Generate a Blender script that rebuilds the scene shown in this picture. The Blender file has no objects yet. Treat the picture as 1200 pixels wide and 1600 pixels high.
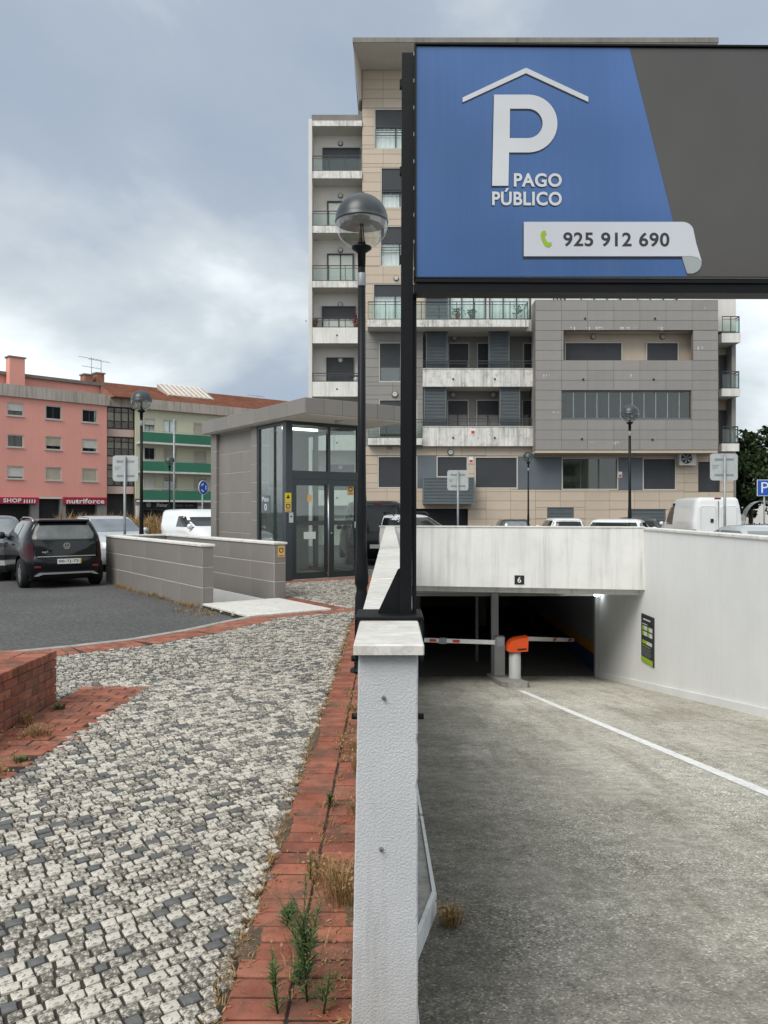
import bpy, bmesh, math, random
from mathutils import Vector, Matrix, noise as mnoise
R = math.radians
random.seed(7)
scene = bpy.context.scene
COL = scene.collection

# ------------------------------------------------------------------ camera
EYE, HX, HY, FPX = 1.55, 609.5, 796.0, 1200.0
cam_d = bpy.data.cameras.new('camera'); cam = bpy.data.objects.new('camera', cam_d); COL.objects.link(cam)
cam.location = (0, 0, EYE); cam.rotation_euler = (R(90), 0, 0)
cam_d.sensor_fit = 'VERTICAL'; cam_d.sensor_height = 36.0; cam_d.sensor_width = 27.0
cam_d.lens = 36.0 * FPX / 1600.0
cam_d.shift_x = -(HX - 600) / 1600.0
cam_d.shift_y = -(800 - HY) / 1600.0
cam_d.clip_start = 0.05; cam_d.clip_end = 2000
scene.camera = cam

# ------------------------------------------------------------------ sky and sun
SUN_EL, SUN_AZ = 47, 217          # elevation, azimuth clockwise from +Y
world = bpy.data.worlds.new('World'); scene.world = world; world.use_nodes = True
wt = world.node_tree; wt.nodes.clear()
def wn(t, **k):
    n = wt.nodes.new(t)
    for a, b in k.items(): setattr(n, a, b)
    return n
wl = wt.links.new
w_out = wn('ShaderNodeOutputWorld')
sky = wn('ShaderNodeTexSky', sky_type='NISHITA', sun_disc=False, sun_elevation=R(SUN_EL), sun_rotation=R(SUN_AZ))
bg_sky = wn('ShaderNodeBackground'); bg_sky.inputs[1].default_value = 0.055
wl(sky.outputs[0], bg_sky.inputs[0])
tc = wn('ShaderNodeTexCoord'); sep = wn('ShaderNodeSeparateXYZ'); wl(tc.outputs['Generated'], sep.inputs[0])
zz = wn('ShaderNodeMath', operation='ABSOLUTE'); wl(sep.outputs[2], zz.inputs[0])
za = wn('ShaderNodeMath', operation='ADD'); wl(zz.outputs[0], za.inputs[0]); za.inputs[1].default_value = 0.65
dx = wn('ShaderNodeMath', operation='DIVIDE'); wl(sep.outputs[0], dx.inputs[0]); wl(za.outputs[0], dx.inputs[1])
dy = wn('ShaderNodeMath', operation='DIVIDE'); wl(sep.outputs[1], dy.inputs[0]); wl(za.outputs[0], dy.inputs[1])
cmb = wn('ShaderNodeCombineXYZ'); wl(dx.outputs[0], cmb.inputs[0]); wl(dy.outputs[0], cmb.inputs[1])
cmap = wn('ShaderNodeMapping'); wl(cmb.outputs[0], cmap.inputs[0])
cmap.inputs['Location'].default_value = (29.5245, -2.1853, 0.5591); cmap.inputs['Scale'].default_value = (1.0, 1.0, 1)
n1 = wn('ShaderNodeTexNoise'); wl(cmap.outputs[0], n1.inputs['Vector'])
n1.inputs['Scale'].default_value = 1.15; n1.inputs['Detail'].default_value = 7; n1.inputs['Roughness'].default_value = 0.52; n1.inputs['Distortion'].default_value = 0.30
rmp = wn('ShaderNodeValToRGB'); wl(n1.outputs[0], rmp.inputs[0])
e = rmp.color_ramp.elements
e[0].position = 0.34; e[0].color = (0.245, 0.293, 0.365, 1)
e[1].position = 0.53; e[1].color = (0.70, 0.75, 0.77, 1)
m_ = e.new(0.405); m_.color = (0.28, 0.325, 0.385, 1)
m_ = e.new(0.465); m_.color = (0.43, 0.47, 0.495, 1)
bg_c = wn('ShaderNodeBackground'); wl(rmp.outputs[0], bg_c.inputs[0]); bg_c.inputs[1].default_value = 0.89
wmix = wn('ShaderNodeMixShader'); wmix.inputs[0].default_value = 0.90
wl(bg_sky.outputs[0], wmix.inputs[1]); wl(bg_c.outputs[0], wmix.inputs[2]); wl(wmix.outputs[0], w_out.inputs[0])
sun_d = bpy.data.lights.new('sun', 'SUN'); sun_d.energy = 1.5; sun_d.angle = R(35); sun_d.color = (1.0, 0.96, 0.90)
sun = bpy.data.objects.new('sun', sun_d); COL.objects.link(sun); sun.location = (-20, -30, 40)
sdir = Vector((math.sin(R(SUN_AZ)) * math.cos(R(SUN_EL)), math.cos(R(SUN_AZ)) * math.cos(R(SUN_EL)), math.sin(R(SUN_EL))))
sun.rotation_euler = sdir.to_track_quat('Z', 'Y').to_euler()

scene.render.engine = 'CYCLES'
vs = scene.view_settings
vs.view_transform = 'Standard'; vs.look = 'None'; vs.gamma = 1.0; vs.exposure = 0.90

# ------------------------------------------------------------------ helpers: pixels, frames
def PX(x, y, d): return Vector(((x - HX) * d / FPX, d, EYE - (y - HY) * d / FPX))
def X_(x, d): return (x - HX) * d / FPX
def Z_(y, d): return EYE - (y - HY) * d / FPX

class Frame:
    """local (a along the face, b into the depth, z up) -> world"""
    def __init__(s, ox, oy, ux=1.0, uy=0.0, oz=0.0):
        l = math.hypot(ux, uy); s.o = Vector((ox, oy, oz)); s.u = Vector((ux / l, uy / l, 0)); s.v = Vector((-uy / l, ux / l, 0))
    def __call__(s, a, b, z): return s.o + s.u * a + s.v * b + Vector((0, 0, z))
    def a_of(s, x, b=0.0):          # pixel column -> a on the plane at depth b
        k = (x - HX) / FPX; p = s.o + s.v * b
        return (k * p.y - p.x) / (s.u.x - k * s.u.y)
    def z_of(s, x, y, b=0.0):
        d = s(s.a_of(x, b), b, 0).y
        return Z_(y, d)
    def rect(s, x0, x1, y0, y1, b=0.0):     # pixel rectangle -> (a0, a1, z0, z1)
        xm = (x0 + x1) / 2
        return (s.a_of(x0, b), s.a_of(x1, b), s.z_of(xm, y1, b), s.z_of(xm, y0, b))
    def matrix(s, a, b, z):
        m = Matrix.Identity(4); p = s(a, b, z)
        for i in range(3):
            m[i][0] = s.u[i]; m[i][1] = s.v[i]; m[i][2] = (0, 0, 1)[i]; m[i][3] = p[i]
        return m
W = Frame(0, 0)

OFF = {}
def props(o, label=None, cat=None, group=None, kind=None):
    if label: o['label'] = label
    if cat: o['category'] = cat
    if group: o['group'] = group
    if kind: o['kind'] = kind
    return o
def thing(name, label, cat, loc=(0, 0, 0), group=None):
    o = bpy.data.objects.new(name, None); COL.objects.link(o); o.empty_display_size = 0.2
    o.location = loc; OFF[o.name] = Vector(loc)
    return props(o, label, cat, group)
def link(name, me, mat, parent=None, mw=None):
    """mesh object; mw = wanted world matrix"""
    o = bpy.data.objects.new(name, me); COL.objects.link(o)
    if mat and not me.materials: me.materials.append(mat)
    off = OFF.get(parent.name, Vector()) if parent else Vector()
    mw = mw or Matrix.Identity(4)
    if parent: o.parent = parent
    o.matrix_local = Matrix.Translation(-off) @ mw
    OFF[o.name] = mw.to_translation() if parent is None else mw.to_translation()
    return o

class MB:
    def __init__(s, fr=None): s.v = []; s.f = []; s.fr = fr or W; s.sm = []
    def add(s, vs_, fs, smooth=False):
        n = len(s.v); s.v += [tuple(p) for p in vs_]; s.f += [tuple(i + n for i in f) for f in fs]; s.sm += [smooth] * len(fs)
    def hexa(s, p): s.add(p, [(0, 3, 2, 1), (4, 5, 6, 7), (0, 1, 5, 4), (1, 2, 6, 5), (2, 3, 7, 6), (3, 0, 4, 7)])
    def box(s, a0, a1, b0, b1, z0, z1):
        F = s.fr
        s.hexa([F(a0, b0, z0), F(a1, b0, z0), F(a1, b1, z0), F(a0, b1, z0), F(a0, b0, z1), F(a1, b0, z1), F(a1, b1, z1), F(a0, b1, z1)])
    def bbox(s, a0, a1, b0, b1, z0, z1, c=0.006):
        """box with chamfered front/top edges (all 4 vertical + top)"""
        F = s.fr
        ring = lambda i, z: [F(a0 + i, b0, z), F(a1 - i, b0, z), F(a1, b0 + i, z), F(a1, b1 - i, z), F(a1 - i, b1, z), F(a0 + i, b1, z), F(a0, b1 - i, z), F(a0, b0 + i, z)]
        r0 = ring(c, z0); r1 = ring(c, z1 - c)
        r2 = [F(a0 + 2 * c, b0 + c, z1), F(a1 - 2 * c, b0 + c, z1), F(a1 - c, b0 + 2 * c, z1), F(a1 - c, b1 - 2 * c, z1), F(a1 - 2 * c, b1 - c, z1), F(a0 + 2 * c, b1 - c, z1), F(a0 + c, b1 - 2 * c, z1), F(a0 + c, b0 + 2 * c, z1)]
        fs = [tuple(reversed(range(8)))]
        for k in range(2):
            for i in range(8):
                j = (i + 1) % 8; fs.append((k * 8 + i, k * 8 + j, k * 8 + 8 + j, k * 8 + 8 + i))
        fs.append(tuple(range(16, 24)))
        s.add(r0 + r1 + r2, fs)
    def prism(s, poly, z0, z1):
        n = len(poly); F = s.fr
        A = sum(poly[i][0] * poly[(i + 1) % n][1] - poly[(i + 1) % n][0] * poly[i][1] for i in range(n))
        if A < 0: poly = poly[::-1]
        zf = (lambda q, p: q(p)) 
        g0 = z0 if callable(z0) else (lambda p: z0); g1 = z1 if callable(z1) else (lambda p: z1)
        vs_ = [F(p[0], p[1], g0(p)) for p in poly] + [F(p[0], p[1], g1(p)) for p in poly]
        fs = [tuple(reversed(range(n))), tuple(range(n, 2 * n))] + [(i, (i + 1) % n, n + (i + 1) % n, n + i) for i in range(n)]
        s.add(vs_, fs)
    def vprism(s, poly, b0, b1):
        """polygon in (a,z), extruded in depth b0(front)..b1(back)"""
        n = len(poly); F = s.fr
        A = sum(poly[i][0] * poly[(i + 1) % n][1] - poly[(i + 1) % n][0] * poly[i][1] for i in range(n))
        if A < 0: poly = poly[::-1]
        vs_ = [F(p[0], b0, p[1]) for p in poly] + [F(p[0], b1, p[1]) for p in poly]
        fs = [tuple(range(n)), tuple(reversed(range(n, 2 * n)))] + [(i, n + i, n + (i + 1) % n, (i + 1) % n) for i in range(n)]
        s.add(vs_, fs)
    def tube(s, pts, r, seg=8, cap=True):
        """pts in frame coords; r number or list"""
        P = [s.fr(*p) for p in pts]; n = len(P)
        rr = r if isinstance(r, (list, tuple)) else [r] * n
        vs_ = []; fs = []
        ref = None
        for i in range(n):
            t = (P[min(i + 1, n - 1)] - P[max(i - 1, 0)]).normalized()
            if ref is None: ref = Vector((0, 0, 1)) if abs(t.z) < 0.9 else Vector((1, 0, 0))
            x = t.cross(ref).normalized(); y = x.cross(t).normalized(); ref = y
            for k in range(seg):
                a = 2 * math.pi * k / seg
                vs_.append(P[i] + (x * math.cos(a) + y * math.sin(a)) * rr[i])
        for i in range(n - 1):
            for k in range(seg):
                k2 = (k + 1) % seg; fs.append((i * seg + k, i * seg + k2, (i + 1) * seg + k2, (i + 1) * seg + k))
        s.add(vs_, fs, True)
        if cap:
            m = len(s.v) - n * seg
            s.f += [tuple(m + k for k in reversed(range(seg))), tuple(m + (n - 1) * seg + k for k in range(seg))]; s.sm += [False, False]
    def lathe(s, prof, c=(0, 0, 0), seg=20, cap=True):
        vs_ = []; fs = []; n = len(prof)
        for (r, z) in prof:
            for k in range(seg):
                a = 2 * math.pi * k / seg; vs_.append(s.fr(c[0] + r * math.cos(a), c[1] + r * math.sin(a), c[2] + z))
        for i in range(n - 1):
            for k in range(seg):
                k2 = (k + 1) % seg; fs.append((i * seg + k, i * seg + k2, (i + 1) * seg + k2, (i + 1) * seg + k))
        s.add(vs_, fs, True)
        if cap:
            m = len(s.v) - n * seg
            s.f += [tuple(m + k for k in reversed(range(seg))), tuple(m + (n - 1) * seg + k for k in range(seg))]; s.sm += [False, False]
    def disc(s, a, b0, b1, z, r, seg=16):
        """round plate facing -b"""
        s.vprism([(a + r * math.cos(2 * math.pi * k / seg), z + r * math.sin(2 * math.pi * k / seg)) for k in range(seg)], b0, b1)
    def mesh(s, name, off=Vector()):
        me = bpy.data.meshes.new(name)
        me.from_pydata([(p[0] - off.x, p[1] - off.y, p[2] - off.z) for p in s.v], [], s.f)
        me.polygons.foreach_set('use_smooth', s.sm)
        me.update()
        return me
    def build(s, name, mat, parent=None, **kw):
        if parent is not None:
            me = s.mesh(name); o = link(name, me, mat, parent)
        else:
            n = len(s.v); off = Vector((sum(p[0] for p in s.v) / n, sum(p[1] for p in s.v) / n, min(p[2] for p in s.v)))
            me = s.mesh(name, off); o = link(name, me, mat, None, Matrix.Translation(off))
        return props(o, **kw) if kw else o

def rsub(rect, holes):
    """rectangle minus holes -> rectangles"""
    a0, a1, z0, z1 = rect
    hs = [(max(h[0], a0), min(h[1], a1), max(h[2], z0), min(h[3], z1)) for h in holes]
    hs = [h for h in hs if h[1] - h[0] > 1e-4 and h[3] - h[2] > 1e-4]
    if not hs: return [rect]
    zs = sorted({z0, z1, *[h[2] for h in hs], *[h[3] for h in hs]}); out = []
    for i in range(len(zs) - 1):
        lo, hi = zs[i], zs[i + 1]; m = (lo + hi) / 2
        if hi - lo < 1e-4: continue
        cut = sorted((h[0], h[1]) for h in hs if h[2] < m < h[3]); a = a0
        for c in cut:
            if c[0] > a + 1e-4: out.append((a, c[0], lo, hi))
            a = max(a, c[1])
        if a < a1 - 1e-4: out.append((a, a1, lo, hi))
    return out
def wall(fr, rect, holes, b0, b1, name, mat, parent):
    mb = MB(fr)
    for r in rsub(rect, holes): mb.box(r[0], r[1], b0, b1, r[2], r[3])
    return mb.build(name, mat, parent)
PCACHE = {}
def piece_mesh(w, t, h, mat):
    k = (round(w, 3), round(t, 3), round(h, 3), mat.name)
    if k not in PCACHE:
        mb = MB(); c = min(0.004, w / 4, h / 4)
        p = [(0, 0, 0), (w, 0, 0), (w, 0, h), (0, 0, h)]; q = [(0, t, 0), (w, t, 0), (w, t, h), (0, t, h)]
        f = [(c, 0, c), (w - c, 0, c), (w - c, 0, h - c), (c, 0, h - c)]; p = [(x, c, z) for x, _, z in p]
        mb.add(f + p + q, [(0, 1, 2, 3)] + [(4 + i, 4 + (i + 1) % 4, (i + 1) % 4, i) for i in range(4)] + [(8 + i, 8 + (i + 1) % 4, 4 + (i + 1) % 4, 4 + i) for i in range(4)] + [(11, 10, 9, 8)])
        me = mb.mesh('piece'); me.materials.append(mat); PCACHE[k] = me
    return PCACHE[k]
def panels(fr, rect, holes, pw, ph, b, t, gap, name, mat, parent, stagger=False, jit=0.0015):
    a0, a1, z0, z1 = rect; nz = max(1, round((z1 - z0) / ph)); na = max(1, round((a1 - a0) / pw))
    hh = (z1 - z0) / nz; ww = (a1 - a0) / na
    for j in range(nz):
        sh = (ww / 2 if (stagger and j % 2) else 0)
        i = 0; x = a0 - sh
        while x < a1 - 1e-4:
            c = (max(x, a0), min(x + ww, a1), z0 + j * hh, z0 + (j + 1) * hh); x += ww
            for r in rsub(c, holes):
                w = r[1] - r[0] - gap; h = r[3] - r[2] - gap
                if w < 0.02 or h < 0.02: continue
                me = piece_mesh(w, t, h, mat)
                link(name, me, mat, parent, fr.matrix(r[0] + gap / 2, b - random.random() * jit, r[2] + gap / 2))
def copy_tree(o, parent=None):
    c = o.copy(); COL.objects.link(c)
    if parent: c.parent = parent
    for ch in list(o.children): copy_tree(ch, c)
    return c
_fontcache = {}
def text(s, fr, a0, a1, z0, z1, b, mat, parent, name='lettering', bold=0.0, depth=0.001, caps_h=None, label=None):
    """text fitted into the rectangle a0..a1, z0..z1 on the face at depth b"""
    cu = bpy.data.curves.new('t', 'FONT'); cu.body = s; cu.size = 1.0; cu.offset = bold; cu.resolution_u = 4; cu.extrude = 0.0; cu.space_character = 1.06
    ob = bpy.data.objects.new('t', cu); COL.objects.link(ob)
    dg = bpy.context.evaluated_depsgraph_get(); me = bpy.data.meshes.new_from_object(ob.evaluated_get(dg))
    bpy.data.objects.remove(ob); bpy.data.curves.remove(cu)
    xs = [v.co.x for v in me.vertices]; ys = [v.co.y for v in me.vertices]
    x0, x1, y0, y1 = min(xs), max(xs), min(ys), max(ys)
    for v in me.vertices:
        p = fr(a0 + (v.co.x - x0) / (x1 - x0) * (a1 - a0), b, z0 + (v.co.y - y0) / (y1 - y0) * (z1 - z0)); v.co = p
    me.update(); me.materials.clear()
    o = link(name, me, mat, parent)
    if label: o['label'] = label
    return o
# ------------------------------------------------------------------ materials
class NM:
    def __init__(s, name):
        s.m = bpy.data.materials.new(name); s.m.use_nodes = True; s.t = s.m.node_tree; s.b = s.t.nodes['Principled BSDF']; s.out = s.t.nodes['Material Output']
        s.tc = s.t.nodes.new('ShaderNodeTexCoord')
    def n(s, t, ins=None, **k):
        n = s.t.nodes.new(t)
        for a, b in k.items(): setattr(n, a, b)
        for a, b in (ins or {}).items():
            if hasattr(b, 'is_output'): s.t.links.new(b, n.inputs[a])
            else: n.inputs[a].default_value = b
        return n
    def l(s, a, b): s.t.links.new(a, b)
    def map(s, scale=(1, 1, 1), loc=(0, 0, 0), src='Object'):
        return s.n('ShaderNodeMapping', {'Vector': s.tc.outputs[src], 'Scale': scale, 'Location': loc}).outputs[0]
    def noise(s, scale, detail=4, rough=0.55, vec=None, dist=0.0):
        return s.n('ShaderNodeTexNoise', {'Vector': vec or s.tc.outputs['Object'], 'Scale': scale, 'Detail': detail, 'Roughness': rough, 'Distortion': dist}).outputs[0]
    def ramp(s, f, stops):
        r = s.n('ShaderNodeValToRGB', {0: f}); e = r.color_ramp.elements
        while len(e) < len(stops): e.new(0.5)
        for el, (p, c) in zip(e, stops):
            el.position = p; el.color = (c, c, c, 1) if isinstance(c, (int, float)) else (*c, 1)
        return r.outputs[0]
    def mix(s, f, a, b, mode='MIX'):
        x = s.n('ShaderNodeMix', data_type='RGBA', blend_type=mode)
        for i, v in ((0, f), (6, a), (7, b)):
            if hasattr(v, 'is_output'): s.l(v, x.inputs[i])
            else: x.inputs[i].default_value = v if i == 0 else ((*v, 1) if len(v) == 3 else v)
        return x.outputs[2]
    def mul(s, a, b): return s.n('ShaderNodeMath', {0: a, 1: b}, operation='MULTIPLY').outputs[0]
    def col(s, c): s.l(c, s.b.inputs['Base Color']) if hasattr(c, 'is_output') else setattr(s.b.inputs['Base Color'], 'default_value', (*c, 1))
    def bump(s, h, strength, dist=0.01):
        b = s.n('ShaderNodeBump', {'Height': h, 'Strength': strength, 'Distance': dist}); s.l(b.outputs[0], s.b.inputs['Normal'])
    def set(s, **k):
        for a, v in k.items(): s.b.inputs[{'rough': 'Roughness', 'metal': 'Metallic', 'spec': 'Specular IOR Level', 'coat': 'Coat Weight', 'alpha': 'Alpha'}[a]].default_value = v
    def rnd(s): return s.n('ShaderNodeObjectInfo').outputs['Random']

def mat(name, c, rough=0.7, var=0.12, scale=3.0, bump=0.0, bscale=80, metal=0.0, rand=0.0, streak=0.0, dirt=0.0, dirtcol=(0.05, 0.045, 0.04), spec=0.4, coat=0.0, fine=0.0, bdist=0.01):
    m = NM(name); m.set(rough=rough, metal=metal, spec=spec, coat=coat)
    f = m.ramp(m.noise(scale, 5), [(0.3, 1 - var), (0.7, 1 + var * 0.6)])
    cc = m.mix(1.0, c, f, 'MULTIPLY')
    if fine:
        g = m.ramp(m.noise(140, 2), [(0.3, 1 - fine), (0.7, 1 + fine)]); cc = m.mix(1.0, cc, g, 'MULTIPLY')
    if rand:
        r = m.ramp(m.rnd(), [(0, 1 - rand), (1, 1 + rand)]); cc = m.mix(1.0, cc, r, 'MULTIPLY')
    if streak:
        v = m.map((2.2, 2.2, 0.12)); s1 = m.noise(2.5, 5, 0.65, v)
        v2 = m.map((6, 6, 0.25), (3, 7, 0)); s2 = m.noise(2.0, 4, 0.6, v2)
        k = m.mul(m.ramp(s1, [(0.45, 0), (0.72, 1)]), m.ramp(s2, [(0.4, 0.15), (0.65, 1)]))
        cc = m.mix(m.mul(k, streak), cc, dirtcol)
    if dirt:
        k = m.mul(m.ramp(m.noise(scale * 2.3, 6, 0.7), [(0.5, 0), (0.72, 1)]), dirt); cc = m.mix(k, cc, dirtcol)
    m.col(cc)
    if bump: m.bump(m.noise(bscale, 3), bump, bdist)
    return m.m
M = {}
M['asphalt'] = (lambda m: (m.set(rough=0.9, spec=0.25),
    m.col(m.mix(1.0, m.mix(m.ramp(m.noise(0.5, 5), [(0.35, 0), (0.7, 1)]), (0.078, 0.078, 0.078), (0.102, 0.101, 0.097)), m.ramp(m.noise(20, 8, 0.88), [(0.36, 0.45), (0.52, 1.0), (0.64, 1.9)]), 'MULTIPLY')),
    m.bump(m.noise(90, 3), 0.6, 0.006), m.m)[-1])(NM('asphalt'))
def _ramp():
    m = NM('ramp_concrete'); m.set(rough=0.9, spec=0.2)
    big = m.ramp(m.noise(0.55, 3, 0.5), [(0.3, 0), (0.7, 1)])
    c = m.mix(big, (0.37, 0.347, 0.29), (0.51, 0.485, 0.42))
    # worn wheel tracks and scuffs drawn out along the lanes
    st = m.ramp(m.noise(1.1, 7, 0.72, m.map((2.6, 0.35, 1), (3, 3, 0)), 0.3), [(0.47, 0), (0.66, 0.7)])
    c = m.mix(st, c, (0.245, 0.222, 0.175))
    sc = m.ramp(m.noise(3.0, 5, 0.8, m.map((5, 0.4, 1))), [(0.60, 0), (0.74, 0.5)])
    c = m.mix(sc, c, (0.52, 0.50, 0.45))
    oil = m.ramp(m.noise(2.2, 4, 0.6, m.map((1, 0.8, 1), (11, 4, 0))), [(0.66, 0), (0.74, 0.55)])
    c = m.mix(oil, c, (0.10, 0.092, 0.08))
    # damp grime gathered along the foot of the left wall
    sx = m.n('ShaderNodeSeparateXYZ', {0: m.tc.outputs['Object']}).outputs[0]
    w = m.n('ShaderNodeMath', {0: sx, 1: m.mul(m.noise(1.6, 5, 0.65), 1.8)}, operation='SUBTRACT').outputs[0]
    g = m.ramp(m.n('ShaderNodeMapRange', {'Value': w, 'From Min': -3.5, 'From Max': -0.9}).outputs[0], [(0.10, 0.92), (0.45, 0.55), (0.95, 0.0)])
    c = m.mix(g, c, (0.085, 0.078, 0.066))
    ag = m.n('ShaderNodeTexVoronoi', {'Vector': m.tc.outputs['Object'], 'Scale': 115.0}).outputs['Color']
    agf = m.ramp(m.n('ShaderNodeSeparateColor', {0: ag}).outputs[0], [(0.0, 0.36), (0.35, 0.9), (0.86, 1.2), (0.97, 2.3)])
    worn = m.ramp(m.noise(0.8, 4, 0.6, m.map((1, 1, 1), (7, 1, 0))), [(0.35, 0.25), (0.65, 1)])
    c = m.mix(worn, c, m.mix(1.0, c, agf, 'MULTIPLY'))
    c = m.mix(1.0, c, m.ramp(m.noise(9, 8, 0.85), [(0.36, 0.66), (0.64, 1.30)]), 'MULTIPLY')
    m.col(c); m.bump(m.noise(100, 4, 0.75), 0.9, 0.008); return m.m
M['ramp'] = _ramp()
def _stone():
    m = NM('pavement_stone'); m.set(rough=0.75, spec=0.35)
    a = m.n('ShaderNodeAttribute', attribute_name='tone').outputs['Fac']
    white = m.mix(m.ramp(m.noise(9, 3), [(0.35, 0), (0.65, 1)]), (0.47, 0.437, 0.378), (0.585, 0.548, 0.478))
    dark = m.mix(m.ramp(m.noise(20, 3), [(0.3, 0), (0.7, 1)]), (0.085, 0.088, 0.088), (0.145, 0.147, 0.145))
    grime = m.n('ShaderNodeMath', {0: m.noise(48, 6, 0.78, None, 0.6), 1: m.mul(a, 0.17)}, operation='ADD').outputs[0]
    white = m.mix(m.ramp(grime, [(0.535, 0), (0.625, 0.92)]), white, (0.085, 0.075, 0.062))
    isd = m.ramp(a, [(0.865, 0), (0.875, 1)])
    m.col(m.mix(isd, white, dark)); m.bump(m.noise(45, 4, 0.7), 0.55, 0.008); return m.m
M['stone'] = _stone()
M['bed'] = mat('pavement_bed', (0.045, 0.038, 0.030), 0.95, 0.4, 14, bump=0.6, fine=0.3)
def _brick():
    m = NM('red_brick'); m.set(rough=0.9, spec=0.2)
    r = m.rnd(); r2 = m.n('ShaderNodeMath', {0: m.mul(r, 7.31)}, operation='FRACT').outputs[0]
    base = m.mix(r, (0.245, 0.080, 0.052), (0.38, 0.142, 0.092))
    base = m.mix(m.ramp(r2, [(0.72, 0), (1.0, 0.55)]), base, (0.20, 0.085, 0.065))
    pos = m.n('ShaderNodeNewGeometry').outputs['Position']
    base = m.mix(1.0, base, m.ramp(m.noise(7, 5, 0.6, pos), [(0.3, 0.72), (0.7, 1.15)]), 'MULTIPLY')
    base = m.mix(m.ramp(m.noise(2.2, 5, 0.65, pos), [(0.48, 0), (0.72, 0.5)]), base, (0.36, 0.20, 0.145))
    pit = m.ramp(m.n('ShaderNodeTexVoronoi', {'Vector': pos, 'Scale': 60.0}).outputs[0], [(0.05, 0.2), (0.16, 1)])
    base = m.mix(m.ramp(m.noise(9, 3, 0.5, pos), [(0.42, 0), (0.55, 1)]), base, m.mix(1.0, base, pit, 'MULTIPLY'))
    base = m.mix(m.mul(m.ramp(m.noise(5, 7, 0.75, pos), [(0.47, 0), (0.61, 1)]), 0.72), base, (0.095, 0.068, 0.050))
    m.col(base); m.bump(m.noise(110, 3, 0.6, pos), 0.5, 0.004); return m.m
M['brick'] = _brick()
M['mortar'] = mat('mortar', (0.30, 0.26, 0.22), 0.95, 0.25, 10)
M['joint'] = mat('joint_dirt', (0.040, 0.030, 0.024), 0.95, 0.4, 12, fine=0.3)
M['kerb'] = mat('kerb_stone', (0.33, 0.32, 0.295), 0.85, 0.25, 5, bump=0.4, dirt=0.4, fine=0.12)
M['white_wall'] = mat('white_painted_concrete', (0.74, 0.745, 0.73), 0.8, 0.05, 0.7, bump=0.10, bscale=45, streak=0.16, dirtcol=(0.45, 0.45, 0.43), dirt=0.10)
M['lintel'] = mat('weathered_white_concrete', (0.69, 0.69, 0.67), 0.82, 0.08, 1.2, bump=0.15, bscale=50, streak=0.75, dirtcol=(0.33, 0.33, 0.31), dirt=0.15)
def _stucco():
    m = NM('white_stucco'); m.set(rough=0.85, spec=0.25)
    c = m.mix(m.ramp(m.noise(2.5, 5), [(0.35, 0), (0.7, 1)]), (0.49, 0.505, 0.525), (0.58, 0.59, 0.60))
    v = m.noise(1.6, 6, 0.7, m.map((9, 9, 0.7)))
    c = m.mix(m.ramp(v, [(0.56, 0), (0.75, 0.45)]), c, (0.30, 0.29, 0.27))
    z = m.n('ShaderNodeSeparateXYZ', {0: m.tc.outputs['Object']}).outputs[2]
    zt = m.n('ShaderNodeMath', {0: z, 1: m.mul(m.noise(14, 4), 0.22)}, operation='ADD').outputs[0]
    c = m.mix(m.ramp(m.n('ShaderNodeMapRange', {'Value': zt, 'From Min': 0.05, 'From Max': 0.55}).outputs[0], [(0.0, 0.55), (0.8, 0)]), c, (0.27, 0.245, 0.21))
    c = m.mix(m.ramp(m.noise(60, 4, 0.8), [(0.68, 0), (0.74, 0.5)]), c, (0.22, 0.21, 0.2))
    m.col(c)
    h = m.n('ShaderNodeMath', {0: m.ramp(m.noise(150, 3, 0.55), [(0.40, 0), (0.66, 1)]), 1: m.mul(m.noise(8, 3), 2.0)}, operation='ADD').outputs[0]
    m.bump(h, 0.42, 0.0028); return m.m
M['stucco'] = _stucco()
def _marble():
    m = NM('white_marble'); m.set(rough=0.55, spec=0.4)
    c = m.mix(m.rnd(), (0.58, 0.565, 0.53), (0.68, 0.66, 0.615))
    v = m.ramp(m.noise(3.0, 7, 0.7, m.map((1.0, 2.6, 1)), 2.0), [(0.42, 0.0), (0.5, 0.45), (0.57, 0.0)])
    c = m.mix(v, c, (0.33, 0.325, 0.31))
    c = m.mix(m.ramp(m.noise(5, 6, 0.65), [(0.5, 0), (0.75, 0.6)]), c, (0.42, 0.37, 0.29))
    m.col(c); m.bump(m.noise(60, 3), 0.15, 0.004); return m.m
M['marble'] = _marble()
M['black'] = mat('black_painted_steel', (0.0055, 0.0065, 0.008), 0.5, 0.25, 6, bump=0.08, bscale=50, spec=0.22)
M['blackm'] = mat('black_matt', (0.006, 0.006, 0.007), 0.8, 0.1, 4)
M['dark_green_frame'] = mat('dark_aluminium_frame', (0.022, 0.033, 0.036), 0.35, 0.12, 4, spec=0.5)
M['frame_blue'] = mat('slate_aluminium_column', (0.030, 0.039, 0.048), 0.38, 0.1, 4, spec=0.5)
M['steel'] = mat('brushed_steel', (0.5, 0.5, 0.5), 0.32, 0.1, 6, metal=1.0)
M['galv'] = mat('galvanised_steel', (0.28, 0.30, 0.31), 0.5, 0.18, 8, metal=0.35)
M['sign_back'] = mat('aluminium_sign_back', (0.46, 0.485, 0.48), 0.5, 0.08, 5, metal=0.2, dirt=0.12)
M['grey_tile'] = mat('taupe_porcelain_tile', (0.205, 0.188, 0.172), 0.5, 0.07, 2.0, rand=0.05, dirt=0.12, dirtcol=(0.13, 0.11, 0.09))
M['grout'] = mat('pale_grout', (0.45, 0.44, 0.415), 0.9, 0.1, 6)
M['bld_grey'] = mat('grey_stone_cladding', (0.245, 0.232, 0.217), 0.6, 0.07, 0.8, rand=0.045, streak=0.12, dirtcol=(0.42, 0.42, 0.41))
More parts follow.
